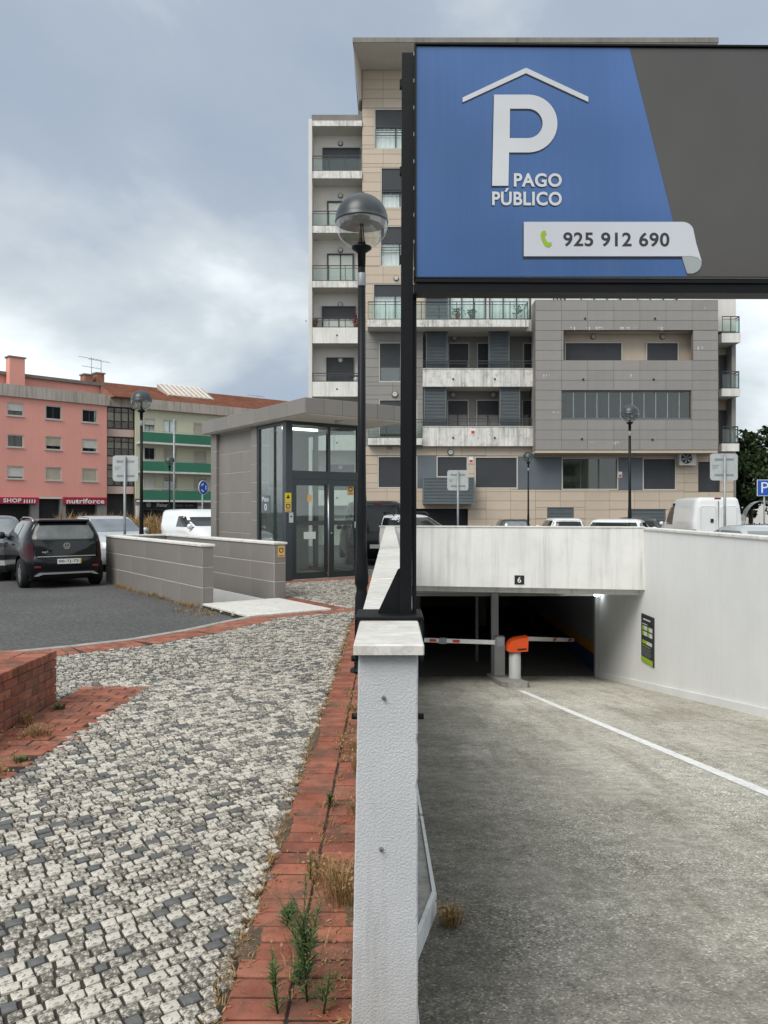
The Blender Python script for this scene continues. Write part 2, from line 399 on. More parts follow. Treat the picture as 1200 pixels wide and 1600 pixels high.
M['bld_beige'] = mat('beige_stone_cladding', (0.49, 0.405, 0.320), 0.65, 0.06, 0.8, rand=0.045, streak=0.15, dirtcol=(0.26, 0.22, 0.18))
M['bld_joint'] = mat('cladding_joint', (0.17, 0.155, 0.135), 0.9, 0.1, 2)
M['bld_white'] = mat('white_render', (0.60, 0.58, 0.55), 0.8, 0.06, 1.0, streak=0.2, dirtcol=(0.25, 0.23, 0.2))
M['bld_cream'] = mat('cream_render', (0.68, 0.64, 0.59), 0.8, 0.06, 1.0)
M['stained'] = mat('stained_white_concrete', (0.66, 0.645, 0.61), 0.85, 0.12, 1.5, streak=0.95, dirt=0.5, dirtcol=(0.085, 0.08, 0.065))
M['stained_l'] = mat('weathered_white_parapet', (0.68, 0.665, 0.63), 0.85, 0.1, 1.5, streak=0.5, dirt=0.15, dirtcol=(0.13, 0.12, 0.10))
M['slab_dark'] = mat('weathered_roof_concrete', (0.20, 0.185, 0.165), 0.85, 0.2, 1.2, streak=0.6, dirtcol=(0.07, 0.065, 0.06))
M['soffit'] = mat('cream_soffit', (0.64, 0.60, 0.54), 0.85, 0.06, 1.0)
def _slat(name, c, period, depth=0.5, rough=0.5):
    m = NM(name); m.set(rough=rough, spec=0.4)
    z = m.n('ShaderNodeSeparateXYZ', {0: m.tc.outputs['Object']}).outputs[2]
    w = m.n('ShaderNodeMath', {0: m.n('ShaderNodeMath', {0: z, 1: 1.0 / period}, operation='MULTIPLY').outputs[0]}, operation='FRACT').outputs[0]
    h = m.ramp(w, [(0.0, 0), (0.12, 1), (0.88, 1), (1.0, 0)])
    m.col(m.mix(1.0, c, m.ramp(m.noise(1.5, 3), [(0.3, 0.9), (0.7, 1.08)]), 'MULTIPLY')); m.bump(h, depth, 0.02); return m.m
M['shutter'] = _slat('charcoal_roller_shutter', (0.040, 0.043, 0.048), 0.05)
M['shutter_w'] = _slat('white_roller_shutter', (0.55, 0.53, 0.48), 0.06)
M['shutter_b'] = _slat('beige_roller_shutter', (0.42, 0.37, 0.29), 0.06)
M['garage_slat'] = _slat('grey_garage_shutter', (0.30, 0.30, 0.295), 0.08)
M['louver'] = mat('slate_louver_metal', (0.115, 0.135, 0.145), 0.5, 0.08, 2)
M['slate_panel'] = mat('slate_blue_panel', (0.105, 0.125, 0.142), 0.5, 0.1, 1.2)
M['win_frame'] = mat('pale_window_frame', (0.50, 0.48, 0.44), 0.5, 0.06, 3)
M['alu_dark'] = mat('dark_aluminium', (0.045, 0.052, 0.058), 0.4, 0.1, 3)
M['curtain'] = mat('white_curtain', (0.78, 0.79, 0.78), 0.9, 0.1, 2.0)
M['curtain_y'] = mat('yellowish_curtain', (0.36, 0.31, 0.20), 0.9, 0.15, 3.0)
M['dark_room'] = mat('dark_interior', (0.022, 0.022, 0.024), 0.9, 0.2, 1.0)
M['lamp_disc'] = mat('round_wall_lamp', (0.48, 0.46, 0.42), 0.4, 0.1, 6)
def glass(name, tint, ior=1.5, rough=0.02, refl=1.0):
    m = NM(name); m.t.nodes.remove(m.b)
    tr = m.n('ShaderNodeBsdfTransparent', {0: (*tint, 1)}); gl = m.n('ShaderNodeBsdfGlossy', {0: (refl, refl, refl, 1), 'Roughness': rough})
    bf = m.n('ShaderNodeNewGeometry').outputs['Backfacing']; iv = m.n('ShaderNodeMapRange', {'Value': bf, 'To Min': ior, 'To Max': 1.0 / ior}).outputs[0]; fr = m.n('ShaderNodeFresnel', {'IOR': iv}); mx = m.n('ShaderNodeMixShader', {0: fr.outputs[0], 1: tr.outputs[0], 2: gl.outputs[0]})
    m.l(mx.outputs[0], m.out.inputs[0]); return m.m
M['glass'] = glass('window_glass', (0.93, 0.96, 0.95), 1.8)
M['rail_glass'] = glass('balcony_glass', (0.84, 0.90, 0.88), 1.45)
M['kiosk_glass'] = glass('tinted_kiosk_glass', (0.86, 0.91, 0.89), 1.75)
M['globe'] = glass('clear_acrylic_globe', (0.80, 0.83, 0.83), 2.1)
M['glass_dark'] = glass('smoked_window_glass', (0.50, 0.55, 0.54), 1.7)
M['win_dark'] = mat('dark_window_glass', (0.018, 0.021, 0.024), 0.06, 0.2, 1.0, spec=0.8)
M['car_glass'] = mat('car_glass', (0.012, 0.015, 0.016), 0.06, 0.3, 2.0, spec=0.4)
M['car_glass_l'] = mat('reflective_car_glass', (0.16, 0.18, 0.19), 0.06, 0.3, 2.0, spec=1.0)
def paint(name, c, rough=0.22): return mat(name, c, rough, 0.04, 1.0, coat=0.7, spec=0.5)
M['p_black'] = mat('black_car_paint', (0.0035, 0.0042, 0.006), 0.2, 0.04, 1.0, coat=0.15, spec=0.3)
M['p_white'] = paint('white_car_paint', (0.70, 0.715, 0.71), 0.3)
M['p_grey'] = paint('graphite_car_paint', (0.06, 0.063, 0.066))
M['p_dgrey'] = paint('dark_grey_car_paint', (0.035, 0.037, 0.04))
M['p_silver'] = paint('silver_car_paint', (0.40, 0.42, 0.43), 0.3)
M['rubber'] = mat('tyre_rubber', (0.012, 0.012, 0.012), 0.85, 0.2, 8)
M['rim'] = mat('alloy_rim', (0.45, 0.45, 0.46), 0.35, 0.1, 5, metal=0.8)
M['plastic'] = mat('black_plastic_trim', (0.018, 0.018, 0.02), 0.6, 0.15, 8)
M['chrome'] = mat('chrome_trim', (0.75, 0.75, 0.76), 0.15, 0.05, 5, metal=1.0)
M['red_lens'] = mat('red_lamp_lens', (0.20, 0.008, 0.012), 0.15, 0.1, 6, spec=0.7)
M['dark_red_lens'] = mat('smoked_red_lamp_lens', (0.035, 0.004, 0.007), 0.25, 0.1, 6, spec=0.25)
M['white_lens'] = mat('clear_lamp_lens', (0.55, 0.56, 0.57), 0.12, 0.1, 6, spec=0.8)
M['plate'] = mat('number_plate_white', (0.62, 0.62, 0.60), 0.5, 0.06, 6)
M['plate_y'] = mat('number_plate_yellow', (0.55, 0.46, 0.06), 0.5, 0.06, 6)
M['plate_b'] = mat('number_plate_blue', (0.02, 0.06, 0.3), 0.5, 0.06, 6)
M['ink'] = mat('black_print', (0.015, 0.015, 0.017), 0.6, 0.05, 6)
M['dark_ink'] = mat('dark_grey_print', (0.035, 0.037, 0.042), 0.5, 0.05, 6)
M['white_ink'] = mat('white_print', (0.72, 0.72, 0.72), 0.5, 0.04, 6)
def _blue():
    m = NM('blue_sign_print'); m.set(rough=0.24, spec=0.45)
    c = m.mix(m.ramp(m.noise(1.1, 2), [(0.35, 0), (0.68, 1)]), (0.042, 0.108, 0.275), (0.078, 0.170, 0.42))
    w = m.noise(90, 2, 0.5, m.map((1, 1, 0.02))); c = m.mix(1.0, c, m.ramp(w, [(0.3, 0.97), (0.7, 1.03)]), 'MULTIPLY')
    scr = m.ramp(m.noise(30, 5, 0.8, m.map((1, 1, 0.8))), [(0.80, 0), (0.83, 0.6)]); c = m.mix(scr, c, (0.4, 0.45, 0.55))
    c = m.mix(m.ramp(m.noise(1.4, 6, 0.7, m.map((2, 1, 0.35))), [(0.55, 0), (0.75, 0.18)]), c, (0.16, 0.20, 0.27))
    m.col(c); m.bump(m.noise(2.2, 2), 0.12, 0.03); return m.m
M['sign_blue'] = _blue()
M['sign_grey'] = mat('charcoal_sign_print', (0.092, 0.087, 0.084), 0.24, 0.16, 1.2, spec=0.45, bump=0.12, bscale=2.2, bdist=0.03, streak=0.12, dirtcol=(0.16, 0.155, 0.15))
M['sign_silver'] = mat('pale_grey_print', (0.60, 0.62, 0.65), 0.45, 0.10, 2.5)
M['sign_shadow'] = mat('printed_drop_shadow', (0.016, 0.024, 0.048), 0.5, 0.05, 2)
M['ribbon'] = mat('ribbon_print', (0.58, 0.60, 0.65), 0.45, 0.08, 2.0)
M['ribbon_back'] = mat('ribbon_fold_print', (0.34, 0.36, 0.37), 0.45, 0.12, 6.0)
M['lime'] = mat('lime_green_print', (0.30, 0.46, 0.035), 0.5, 0.05, 6)
M['orange'] = mat('orange_plastic_hood', (0.72, 0.085, 0.012), 0.4, 0.06, 4)
M['boom_white'] = mat('white_boom_paint', (0.68, 0.68, 0.67), 0.45, 0.06, 6, dirt=0.1)
M['boom_red'] = mat('red_reflector_stripe', (0.55, 0.05, 0.015), 0.4, 0.06, 6)
M['barrier_grey'] = mat('pale_grey_powder_coat', (0.42, 0.425, 0.42), 0.5, 0.06, 4)
M['line'] = mat('worn_white_road_paint', (0.74, 0.735, 0.71), 0.8, 0.12, 6, dirt=0.5, dirtcol=(0.25, 0.24, 0.21), fine=0.12)
M['kerb_white'] = mat('white_painted_kerb', (0.62, 0.63, 0.63), 0.75, 0.1, 3, dirt=0.5, dirtcol=(0.22, 0.21, 0.20), bump=0.2)
M['garage_wall'] = mat('garage_wall', (0.24, 0.24, 0.235), 0.85, 0.1, 0.6)
M['garage_floor'] = mat('garage_floor', (0.14, 0.135, 0.125), 0.7, 0.2, 0.8)
M['stripe_yellow'] = mat('yellow_wall_band', (0.45, 0.20, 0.02), 0.7, 0.08, 2)
M['stripe_blue'] = mat('blue_wall_band', (0.03, 0.05, 0.14), 0.7, 0.08, 2)
M['pink'] = mat('pink_render', (0.74, 0.335, 0.275), 0.8, 0.06, 0.25, streak=0.15, dirtcol=(0.33, 0.13, 0.10))
M['pink_pale'] = mat('pale_pink_render', (0.55, 0.40, 0.36), 0.8, 0.05, 0.5, streak=0.2, dirtcol=(0.3, 0.22, 0.2))
M['pinkcap'] = mat('stained_pale_parapet', (0.43, 0.38, 0.33), 0.85, 0.1, 0.5, streak=0.95, dirtcol=(0.10, 0.085, 0.07))
M['greenbld'] = mat('pale_green_render', (0.56, 0.54, 0.40), 0.8, 0.06, 0.3, streak=0.15, dirtcol=(0.25, 0.25, 0.17))
M['greenbalc'] = mat('green_balcony_front', (0.036, 0.165, 0.100), 0.7, 0.08, 0.4, streak=0.2, dirtcol=(0.02, 0.08, 0.05))
M['brown_alu'] = mat('dark_brown_aluminium', (0.030, 0.020, 0.017), 0.45, 0.1, 3)
def _roof():
    m = NM('clay_roof_tiles'); m.set(rough=0.85)
    c = m.mix(m.ramp(m.noise(1.2, 6, 0.7), [(0.35, 0), (0.65, 1)]), (0.22, 0.090, 0.056), (0.36, 0.160, 0.100))
    c = m.mix(m.ramp(m.noise(0.35, 5, 0.7), [(0.5, 0), (0.7, 0.6)]), c, (0.13, 0.085, 0.06))
    m.col(c); return m.m
M['roof'] = _roof()
M['awning'] = mat('crimson_awning', (0.36, 0.020, 0.045), 0.7, 0.08, 1)
M['shop_dark'] = mat('shop_interior', (0.035, 0.033, 0.032), 0.6, 0.3, 0.6)
M['leaf'] = None
def _leaf(name, c1, c2, rough=0.6):
    m = NM(name); m.set(rough=rough, spec=0.3)
    a = m.n('ShaderNodeAttribute', attribute_name='tone').outputs['Fac']
    m.col(m.mix(a, c1, c2)); return m.m
M['leaf'] = _leaf('tree_leaves', (0.022, 0.042, 0.014), (0.060, 0.095, 0.030))
M['weed'] = _leaf('weed_leaves', (0.040, 0.075, 0.022), (0.10, 0.15, 0.045))
M['dry'] = _leaf('dry_grass_blades', (0.20, 0.115, 0.045), (0.36, 0.24, 0.105))
M['bark'] = mat('bark', (0.09, 0.07, 0.055), 0.9, 0.3, 8)
M['sticker_y'] = mat('yellow_sticker', (0.62, 0.50, 0.01), 0.5, 0.03, 6)
M['sticker_o'] = mat('amber_sticker', (0.60, 0.38, 0.12), 0.5, 0.05, 6)
M['sticker_brown'] = mat('brown_print', (0.12, 0.06, 0.02), 0.5, 0.05, 6)
M['paper'] = mat('paper', (0.55, 0.57, 0.55), 0.7, 0.05, 10)
M['road_blue'] = mat('blue_sign_sheet', (0.012, 0.085, 0.42), 0.4, 0.04, 6)
M['flowerpot'] = mat('terracotta_pot', (0.30, 0.12, 0.06), 0.8, 0.1, 6)
def emit(name, c, s):
    m = NM(name); m.b.inputs['Base Color'].default_value = (*c, 1); m.b.inputs['Emission Color'].default_value = (*c, 1); m.b.inputs['Emission Strength'].default_value = s; return m.m
M['tube_lit'] = emit('lit_tube', (0.9, 1.0, 0.95), 2.2)
M['bulb_lit'] = emit('lit_bulkhead_lamp', (0.92, 1.0, 1.0), 4.0)

M['soil'] = mat('dry_soil', (0.125, 0.088, 0.058), 0.95, 0.35, 25, bump=0.8, bscale=120, fine=0.35)
# ------------------------------------------------------------------ setting
U = Vector((0.814, 0.581, 0)); V = Vector((-0.581, 0.814, 0))
S = Frame(-3.06, 12.5, 0.814, 0.581)          # stairwell walls
K = Frame(-2.25, 16.6, 0.814, 0.581)          # lift kiosk
ASPH = -0.06
def xy(fr, a, b): p = fr(a, b, 0); return (p.x, p.y)
def rz(y): return 0.21 - 0.153 * min(max(y, 1.765), 20.9)      # ramp surface height
def fill_poly(loops, z, name, material, kind='structure'):
    bm = bmesh.new(); es = []
    for lp in loops:
        vs_ = [bm.verts.new((x, y, z)) for x, y in lp]
        es += [bm.edges.new((vs_[i], vs_[(i + 1) % len(vs_)])) for i in range(len(vs_))]
    bmesh.ops.triangle_fill(bm, use_beauty=True, edges=es, use_dissolve=False)
    bmesh.ops.recalc_face_normals(bm, faces=bm.faces)
    if sum(f.normal.z for f in bm.faces) < 0: bmesh.ops.reverse_faces(bm, faces=bm.faces)
    me = bpy.data.meshes.new(name); bm.to_mesh(me); bm.free()
    return props(link(name, me, material), kind=kind)

stair_hole = [xy(S, 0.1, 0.0), xy(S, 1.42, 0.0), xy(S, 1.42, 5.5), xy(S, 0.1, 5.5)]
trench = [(0.0, 1.765), (5.70, 1.765), (5.70, 16.95), (0.0, 17.95)]
fill_poly([[(-400, -60), (400, -60), (400, 22), (-400, 22)], trench, stair_hole], ASPH, 'asphalt_ground', M['asphalt'])
mb = MB(); mb.add([(-400, 22, ASPH), (400, 22, ASPH), (400, 38, -0.4), (-400, 38, -0.4)], [(0, 1, 2, 3)])
mb.add([(-400, 38, -0.4), (400, 38, -0.4), (400, 1200, -0.4), (-400, 1200, -0.4)], [(0, 1, 2, 3)])
props(mb.build('asphalt_ground', M['asphalt']), kind='structure')

# ramp
mb = MB(); ys = [1.765, 3, 5, 7, 9, 11, 13, 15, 17, 19, 20.9, 36]
xs = [-0.02, 0.6, 2, 3.5, 5.58]
vs_ = [(x, y, rz(y)) for y in ys[:-1] for x in xs]
fs = [(j * 5 + i, j * 5 + i + 1, j * 5 + i + 6, j * 5 + i + 5) for j in range(len(ys) - 2) for i in range(4)]
mb.add(vs_, fs); ramp = props(mb.build('ramp', M['ramp']), kind='structure')
mb = MB(); z = rz(21); mb.add([(-4, 20.9, z), (6, 20.9, z), (6, 36, z), (-4, 36, z)], [(0, 1, 2, 3)])
props(mb.build('garage_floor', M['garage_floor']), kind='structure')
# painted lane line
cl = [(3.12, 1.9), (3.09, 4), (3.04, 6.17), (2.95, 9.06), (2.84, 12.5), (2.745, 16.2)]
mb = MB()
for i in range(len(cl) - 1):
    (xa, ya), (xb, yb) = cl[i], cl[i + 1]; w = 0.064
    mb.add([(xa - w, ya, rz(ya) + .004), (xa + w, ya, rz(ya) + .004), (xb + w, yb, rz(yb) + .004), (xb - w, yb, rz(yb) + .004)], [(0, 1, 2, 3)])
props(mb.build('lane_line', M['line']), 'worn white line dividing the two lanes of the ramp', 'road marking')
# low kerb beside the left wall
def kerb_strip(name, poly, h, material, parent=None):
    mb = MB(); mb.prism(poly, lambda p: rz(p[1]) - 0.15, lambda p: rz(p[1]) + h); return mb.build(name, material, parent)
t = thing('ramp_kerb', 'low concrete kerb with white painted edge at the foot of the thin wall', 'kerb', (0.15, 4, rz(4)))
kerb_strip('kerb_core', [(0.075, 3.05), (0.195, 3.6), (0.20, 17.6), (0.075, 17.6)], 0.085, M['kerb'], t)
segs = [(3.62, 5.05), (5.12, 6.9), (6.95, 8.9), (8.95, 11.9), (11.95, 17.6)]
for (y0, y1) in segs:
    mb = MB(); mb.prism([(0.198, y0), (0.216, y0), (0.216, y1), (0.198, y1)], lambda p: rz(p[1]) - 0.1, lambda p: rz(p[1]) + 0.097); mb.build('painted_edge', M['kerb_white'], t)
mb = MB(); mb.prism([(0.080, 3.0), (0.095, 3.0), (0.218, 3.6), (0.198, 3.62)], lambda p: rz(p[1]) - 0.1, lambda p: rz(p[1]) + 0.098); mb.build('painted_end', M['kerb_white'], t)

mb = MB(); mb.prism([(0.0815, 2.205), (0.094, 2.205), (0.094, 2.99), (0.0815, 2.99)], lambda p: rz(p[1]) - 0.1, lambda p: rz(p[1]) + 0.07); mb.build('painted_skirting', M['kerb_white'], t)

# garage hall under the ground
t = thing('garage_hall', 'dark interior of the underground garage behind the portal', 'garage', (3, 27, -3))
mb = MB(); mb.box(-4.2, 6, 18.0, 36, -0.42, -0.36 + 0.0); mb.build('ceiling', M['garage_wall'], t)
mb = MB(); mb.box(-4.2, 6, 35.8, 36, -3.1, -0.43); mb.build('rear_wall', M['garage_wall'], t)
mb = MB(); mb.box(-4.2, -4.0, 20.7, 35.8, -3.1, -0.43); mb.box(-4.0, -0.1, 20.7, 20.9, -3.1, -0.43); mb.build('side_wall', M['garage_wall'], t)
mb = MB(); mb.box(5.62, 5.8, 20.75, 35.8, -3.1, -0.43); mb.build('side_wall', M['garage_wall'], t)
mb = MB(); mb.box(5.60, 5.619, 20.8, 30, -2.42, -2.16); mb.build('yellow_band', M['stripe_yellow'], t)
mb = MB(); mb.box(5.60, 5.619, 20.8, 30, -2.93, -2.44); mb.build('blue_band', M['stripe_blue'], t)
for (x, y) in ((0.6, 24), (0.6, 30), (3.4, 30)):
    mb = MB(); mb.box(x, x + 0.35, y, y + 0.35, -3.05, -0.43); mb.build('column', M['garage_wall'], t)
mb = MB(); mb.tube([(X_(745, 23), 23, -2.99), (X_(745, 23), 23, -0.5)], 0.05, 8); mb.build('pipe', M['garage_slat'], t)
mb = MB(); p = PX(856, 973, 29.5); mb.box(p.x - 0.06, p.x + 0.06, p.y, p.y + 0.05, p.z - 0.16, p.z + 0.16); mb.build('lit_panel', M['bulb_lit'], t)
mb = MB(); mb.bbox(X_(661, 23) - .8, X_(661, 23) + .15, 23.2, 26.5, -2.95, -1.9, 0.1); mb.build('parked_car_body', M['p_dgrey'], t)

# portal: lintel, side wall, roller doors
LF = Frame(0.06, 17.8, 5.51, -1.0); LW = math.hypot(5.51, 1.0)
t = thing('garage_portal', 'white concrete lintel wall over the two roller doors of the garage', 'garage entrance', (2.8, 17.4, -2.6))
mb = MB(LF); mb.box(-0.3, LW + 0.02, 0, 0.30, -0.21, 1.145); mb.build('lintel', M['lintel'], t)
mb = MB(LF); mb.box(-0.32, LW + 0.01, -0.02, 0.33, 1.147, 1.172); mb.build('coping', M['stained_l'], t)
mb = MB(LF); mb.box(0, LW, 0.31, 0.5, -0.36, -0.215); mb.build('soffit_beam', M['lintel'], t)
r = LF.rect(804, 819, 899, 913); mb = MB(LF); mb.box(r[0], r[1], -0.014, -0.004, r[2], r[3]); npl = mb.build('number_plate', M['ink'], t, label='small dark square plate with a white 6')
text('6', LF, *LF.rect(808.7, 814.3, 901.3, 910.3), -0.016, M['white_ink'], npl, bold=0.01)
D = 20.5
for (x0, x1) in ((-0.1, X_(768, D)), (X_(779, D), 5.47)):
    rd = None
    mb = MB(); mb.box(x0, x1, D + 0.06, D + 0.34, -0.62, -0.37); rd = mb.build('roller_box', M['garage_slat'], t)
    for k in range(3):
        mb = MB(); mb.bbox(x0 + 0.01, x1 - 0.01, D + 0.0 - 0.01 * k, D + 0.05, -0.76 + 0.075 * k, -0.70 + 0.075 * k, 0.008); mb.build('slat', M['garage_slat'], rd)
mb = MB(); mb.box(X_(768, D), X_(778.5, D), D - 0.05, D + 0.12, -3.0, -0.37); mb.build('door_post', M['barrier_grey'], t)
mb = MB(); mb.box(5.47, 5.575, D - 0.05, D + 0.12, -3.0, -0.37); mb.build('door_post', M['barrier_grey'], t)
mb = MB(); mb.disc(X_(773.2, D), D - 0.065, D - 0.05, Z_(921, D), 0.06, 12); mb.build('sensor', M['ink'], t)
lp = PX(935, 927, 20.2); mb = MB(); mb.lathe([(0.02, -0.09), (0.075, -0.07), (0.085, 0.0), (0.075, 0.06), (0.03, 0.09)], (lp.x - 0.04, 20.2, lp.z)); mb.build('lit_bulkhead_lamp', M['bulb_lit'], t, label='small round lit lamp at the portal corner')
mb = MB(); mb.tube([(4.6, 20.40, -0.66), (5.3, 20.40, -0.66)], 0.022, 8); mb.build('lit_tube', M['tube_lit'], t)

t = thing('right_retaining_wall', 'tall white retaining wall along the right side of the ramp', 'wall', (5.7, 10, -2))
mb = MB(); mb.box(5.575, 5.82, 1.5, 20.75, -3.2, 1.10); mb.build('wall_face', M['white_wall'], t)
WR = Frame(5.572, 1.5, 0, 1)       # coping blocks
y = 1.5
while y < 17.2:
    y2 = min(y + 1.25, 17.25); mb = MB(); mb.bbox(5.545, 5.85, y + 0.003, y2 - 0.003, 1.103, 1.148, 0.006); mb.build('coping_block', M['stained_l'], t); y = y2
y = 1.9; 
while y < 20.4:
    y2 = min(y + 0.95, 20.4); mb = MB()
    mb.prism([(5.535, y + 0.004), (5.573, y + 0.004), (5.573, y2 - 0.004), (5.535, y2 - 0.004)], lambda p: rz(p[1]) - 0.1, lambda p: rz(p[1]) + 0.135 + .004 * random.random()); mb.build('skirting_block', M['white_wall'], t); y = y2
# notice board on it
NB = Frame(5.572, 16.98, 0, -1)
b0 = -0.02
t = thing('price_notice', 'dark price board with lime green boxes on the white ramp wall', 'notice', (5.56, 16.6, -1.8))
zt, zb = -0.74, -1.79; w = 0.80
mb = MB(NB); mb.box(0, w, b0, -0.002, zb, zt); bd = mb.build('board', M['dark_ink'], t)
def nbox(u0, u1, v0, v1, m_, nm, dd=0.003):
    mb = MB(NB); mb.box(u0 * w, u1 * w, b0 - dd, b0 - 0.0005, zt - v1 * (zt - zb), zt - v0 * (zt - zb)); return mb.build(nm, m_, t)
nbox(0.0, 0.93, 0.885, 0.995, M['lime'], 'green_footer')
for i in range(2):
    for j in range(2):
        u0 = 0.10 + i * 0.42; v0 = 0.235 + j * 0.115
        nbox(u0, u0 + 0.15, v0, v0 + 0.085, M['lime'], 'price_tab'); nbox(u0 + 0.155, u0 + 0.38, v0, v0 + 0.085, M['paper'], 'price_box')
nbox(0.10, 0.45, 0.535, 0.605, M['lime'], 'wide_tab'); nbox(0.455, 0.88, 0.535, 0.605, M['paper'], 'wide_box')
nbox(0.18, 0.75, 0.085, 0.115, M['paper'], 'heading_bar'); nbox(0.10, 0.52, 0.19, 0.205, M['paper'], 'heading_bar')
nbox(0.08, 0.75, 0.645, 0.658, M['lime'], 'rule_line')
for k in range(6): nbox(0.08, 0.82 - 0.05 * (k % 3), 0.69 + k * 0.03, 0.70 + k * 0.03, M['galv'], 'text_line', 0.002)

# barrier
t = thing('parking_barrier', 'orange topped parking barrier with white booms on a grey post', 'barrier', (X_(805, 18.4), 18.4, rz(18.4)))
bx_, by = X_(804.5, 18.4), 18.4; zf = rz(18.4)
mb = MB(); mb.lathe([(0.15, 0.02), (0.15, 0.14), (0.142, 0.15), (0.142, 0.93)], (bx_, by, zf), 24); mb.build('post', M['barrier_grey'], t)
F2 = Frame(0, by)
zt = Z_(994, by); z0 = Z_(1017, by); xl, xr = X_(789, by), X_(824, by)
mb = MB(F2); mb.vprism([(xl + 0.02, z0 + 0.03), (xl + 0.05, z0 + 0.17), (xl + 0.12, z0 + 0.25), (xl + 0.22, z0 + 0.30), (xr, zt), (xr - 0.02, z0 + 0.02), (xl + 0.14, z0)], -0.19, 0.19)
hd = mb.build('hood', M['orange'], t)
mb = MB(F2); mb.vprism([(xl + 0.27, z0 + 0.04), (xr - 0.05, z0 + 0.055), (xr - 0.05, z0 + 0.10), (xl + 0.27, z0 + 0.085)], -0.194, -0.191); mb.build('maker_mark', M['ink'], hd)
def boom(x0, y0, x1, y1, d0, d1, red):
    p0 = PX(x0, y0, d0); p1 = PX(x1, y1, d1); L = math.hypot(p1.x - p0.x, p1.y - p0.y); fr = Frame(p0.x, p0.y, p1.x - p0.x, p1.y - p0.y); dz = p1.z - p0.z
    mb = MB(fr); h = 0.05
    mb.hexa([fr(0, -.02, p0.z - h), fr(L, -.02, p1.z - h), fr(L, .02, p1.z - h), fr(0, .02, p0.z - h), fr(0, -.02, p0.z + h), fr(L, -.02, p1.z + h), fr(L, .02, p1.z + h), fr(0, .02, p0.z + h)])
    o = mb.build('boom', M['boom_white'], t)
    for (s0, s1) in red:
        sg_ = -1 if fr.v.y > 0 else 1; mb = MB(fr); mb.box(s0 * L, s1 * L, min(.0205 * sg_, .024 * sg_), max(.0205 * sg_, .024 * sg_), p0.z + dz * (s0 + s1) / 2 - 0.034, p0.z + dz * (s0 + s1) / 2 + 0.034); mb.build('reflector_stripe', M['boom_red'], o)
boom(786, 1004, 634, 999, 18.5, 18.9, [(0.02, 0.08), (0.44, 0.51), (0.68, 0.75)])
boom(824, 998, 896, 1000, 18.5, 21.5, [(0.5, 0.58), (0.85, 0.93)])
mb = MB(); p = PX(783, 1001, 18.5); mb.bbox(p.x - 0.13, p.x + 0.08, 18.42, 18.58, p.z - 0.12, p.z + 0.10, 0.02); mb.build('boom_hinge', M['galv'], t)
mb = MB(); p = PX(692, 1001, 18.75); mb.bbox(p.x - 0.10, p.x + 0.10, 18.70, 18.80, p.z - 0.07, p.z + 0.07, 0.02); mb.build('boom_joint', M['galv'], t)
mb = MB(); mb.box(X_(772, 19.6), X_(788, 19.6), 19.5, 19.8, rz(19.6) + .08, rz(19.6) + 1.1); props(mb.build('ticket_cabinet', M['barrier_grey']), 'plain pale grey cabinet behind the barrier post', 'cabinet')
mb = MB(); mb.prism([(2.62, 16.9), (3.02, 16.9), (3.12, 17.2), (3.05, 20.3), (2.55, 20.3), (2.5, 17.3)], lambda p: rz(p[1]) - 0.2, lambda p: rz(p[1]) + 0.11)
props(mb.build('kerb_island', M['kerb']), 'low concrete island under the parking barrier', 'kerb island')

# thin wall between pavement and ramp
t = thing('thin_parapet_wall', 'thin white stucco wall with marble coping between pavement and ramp', 'wall', (0, 2.2, 0))
mb = MB(); zl = [-3.2, -0.5] + [-0.3 + 0.022 * k for k in range(66)] ; zl = [z for z in zl if z < 1.13] + [1.137]; rr = random.Random(2); V2 = []
for z in zl:
    f = max(0, min(1, (1.137 - z) / 1.137)); xl_ = -0.0905 - 0.0215 * f; c = 0.004
    j1, j2 = rr.uniform(-.0006, .0006), rr.uniform(-.0006, .0006) - (0.004 if rr.random() < .05 else 0)
    V2 += [(xl_ + c + j1, 2.2, z), (0.080 - c + j2, 2.2, z), (0.080 + j2, 2.2 + c, z), (0.080, 17.75, z), (xl_, 17.75, z), (xl_ + j1, 2.2 + c, z)]
mb.add(V2, [(i * 6 + q, i * 6 + (q + 1) % 6, (i + 1) * 6 + (q + 1) % 6, (i + 1) * 6 + q) for i in range(len(zl) - 1) for q in range(6)] + [tuple((len(zl) - 1) * 6 + q for q in range(6))])
mb.build('stucco_wall', M['stucco'], t)
y = 2.165; k = 0
for L in (1.03, .42, .62, .75, .8, .55, .9, .7, .8, .9, 1.0, 1.1, 1.1, 1.2, 1.3, 1.3, 1.3):
    y2 = min(y + L, 17.72)
    if y2 - y < .05: break
    mb = MB(); mb.bbox(-0.104, 0.0965, y + 0.002, y2 - 0.002, 1.139, 1.1695 + random.uniform(-.0015, .0015), 0.004); mb.build('coping_slab', M['marble'], t); y = y2
for (x, yy) in ((599.5, 1090), (595.5, 1326)):
    p = PX(x, yy, 2.2); fr = Frame(p.x, p.y); mb = MB(fr); mb.disc(0, -0.003, 0.012, p.z, 0.0065, 12); w_ = mb.build('bolt', M['galv'], t); mb = MB(fr); mb.disc(0, -0.014, -0.0045, p.z, 0.0042, 6); mb.build('bolt_head', M['steel'], w_)

